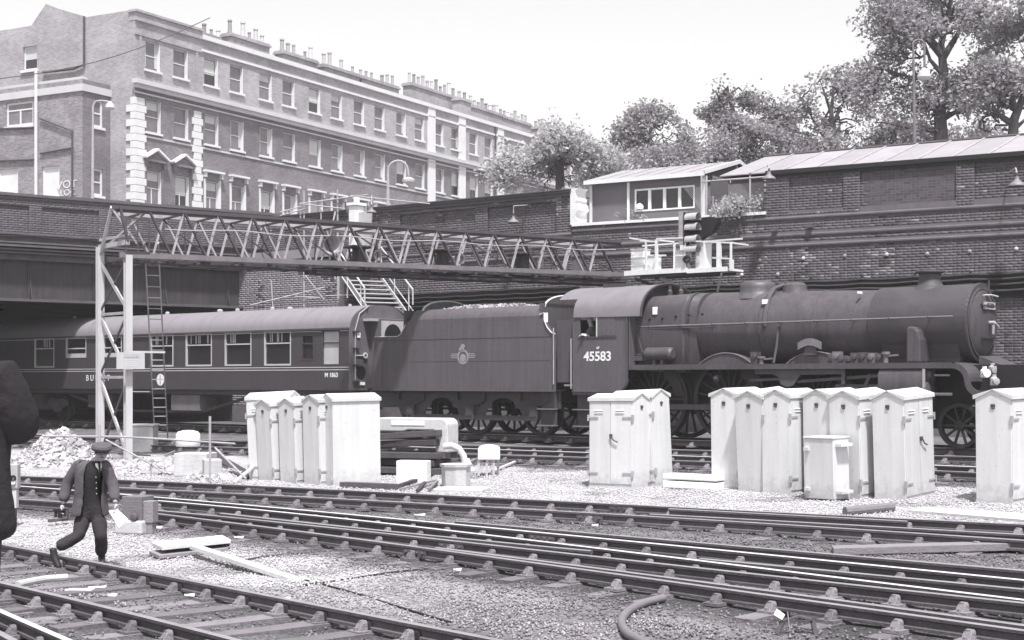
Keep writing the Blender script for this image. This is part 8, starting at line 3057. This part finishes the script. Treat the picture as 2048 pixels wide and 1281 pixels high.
me_ = skin_body(JJ, [('hem','low'),('low','p'),('p','w'),('w','c'),('c','u'),('u','n'),('u','sR'),('sR','mR'),('mR','eR'),('eR','fR'),('fR','cR'),('u','sL'),('sL','mL'),('mL','eL'),('eL','fL'),('fL','cL')], 3)
me_.materials.append(M_coat)
o = put(T, 'overcoat', me_)
tx = bpy.data.textures.new('folds', 'CLOUDS'); tx.noise_scale = .14
dm_ = o.modifiers.new('folds', 'DISPLACE'); dm_.texture = tx; dm_.strength = .014; dm_.mid_level = .5
q = MB(); q.lathe(w(-60, 610), (0,0,1), [(-.02,.155),(-.005,.16),(0,.105),(.09,.095),(.11,.05),(.11,0)], 20); T.part('hat', q, [M_coat], world=True, smooth=True)
for a, dn in (('wrR', 1), ('wrL', -1)):
    me_ = hand_mesh(J[a][0], Vector((-.25*dn, .3, .7)), (-dn, 0, .1), 1.0, .9, dn); me_.materials.append(M_skin); put(T, 'hand', me_)
for px in (-36, -88):
    p = w(px, 1348)
    JJ = {'h': (p, .05), 'i': (p + Vector((0,.1,-.01)), .05), 'j': (p + Vector((0,.2,-.02)), .04), 'u': (p + Vector((0,0,.08)), .052)}
    me_ = skin_body(JJ, [('h','i'),('i','j'),('h','u')], 2); me_.materials.append(M_boot); put(T, 'boot', me_)
c = w(-64, 660, .30)
q = MB(); q.box((c.x-.07, c.y-.03, c.z-.045), (c.x+.07, c.y+.03, c.z+.045)); q.lathe((c.x, c.y+.03, c.z), (0,1,0), [(0,.03),(.05,.03),(.05,0)], 12)
solo('camera', q, [M_black], 'small black camera held up by the man in the overcoat, outside the frame', 'camera')
q = MB(); q.box((-9, -8, -.3), (4, 7.7, PZ)); o = link('platform', q.mesh('platform', [M_concrete])); tag(o, None, None, None, 'structure')

# -- driver in the cab window
YD = TRN.Y(1180, -1.05)
w = lambda px, py, dy=0.0: W(px, py, YD + dy)
T = Thing('person', 'engine driver in a cap leaning at the open cab window of the locomotive', 'person', Vector((w(1186, 700).x, YD, ZR + 1.45)))
k_ = YD / F
J = {'pelvis': (w(1192, 722, .1), (.16,.13)), 'waist': (w(1190, 705, .08), (.15,.12)), 'chest': (w(1187, 680, .04), (.16,.12)), 'upper': (w(1186, 662, 0), (.13,.1)), 'neck': (w(1183, 652, -.02), .055), 'jaw': (w(1180, 646, -.03), .065), 'head': (w(1180, 639, -.03), .085), 'crown': (w(1181, 632, -.02), .08),
 'shL': (w(1176, 664, -.06), .07), 'elL': (w(1179, 675, -.16), .055), 'wrL': (w(1169, 671, -.24), .035), 'shR': (w(1197, 664, .1), .07), 'elR': (w(1200, 680, .15), .055), 'wrR': (w(1194, 690, .0), .035),
 'hpL': (w(1188, 730, .05), .1), 'knL': (w(1188, 750, .05), .075), 'anL': (w(1188, 775, .05), .05), 'hpR': (w(1198, 730, .15), .1), 'knR': (w(1198, 750, .15), .075), 'anR': (w(1198, 775, .15), .05)}
me_ = skin_body(J, E, 2)
zn = w(0, 654).z
paint_zones(me_, [M_skin, M_cloth], lambda c: 0 if (c.z > zn or (c - J['wrL'][0]).length < .06) else 1)
put(T, 'body', me_)
me_ = hand_mesh(J['wrL'][0], Vector((-.9, -.2, .1)), (0, 0, -1), 1.0, .5, 1); me_.materials.append(M_skin); put(T, 'hand', me_)
hc = J['crown'][0]
q = MB(); q.lathe(hc + Vector((0,0,-.01)), (.1,0,1), [(0,.09),(.02,.11),(.06,.12),(.08,.08),(.085,0)], 18); T.part('cap', q, [M_trouser], world=True, smooth=True)
f_ = Vector((-.8, -.6, 0))
q = MB(); q.prism([hc + f_*.07 + Vector((0,0,-.01)) + Vector((.6,-.8,0))*.07*math.sin(t) + f_*.06*math.cos(t) for t in np.linspace(-1.4, 1.4, 7)], (0,0,-.01)); T.part('cap_peak', q, [M_black], world=True)
q = MB(); nc = J['head'][0] + f_*.085; q.tube([nc + Vector((0,0,.015)), nc + f_*.02 + Vector((0,0,-.015)), nc + Vector((0,0,-.025))], [.008,.014,.006], 6); T.part('nose', q, [M_skin], world=True, smooth=True)
q = MB(); q.box((w(1163, 673, -.27).x, YD-.27, w(0,673).z), (w(1172, 673, -.27).x, YD-.2, w(0,668.5).z)); solo('white_cloth', q, [M_paper], 'white rag under the driver\'s hand on the cab window ledge', 'rag')
# ---------------------------------------------------------------- the air
mb = MB()
mb.box((-75, -2, -1.2), (75, 175, 26))
hz_ = link('haze', mb.mesh('haze', []))
tag(hz_, None, None, None, 'stuff')
hm = bpy.data.materials.new('haze')
hm.use_nodes = True
hm.node_tree.nodes.clear()
pv = hm.node_tree.nodes.new('ShaderNodeVolumePrincipled')
pv.inputs['Color'].default_value = (1, .985, .985, 1)
pv.inputs['Density'].default_value = 0.0007
pv.inputs['Anisotropy'].default_value = 0.2
ho = hm.node_tree.nodes.new('ShaderNodeOutputMaterial')
hm.node_tree.links.new(pv.outputs[0], ho.inputs['Volume'])
hz_.data.materials.append(hm)
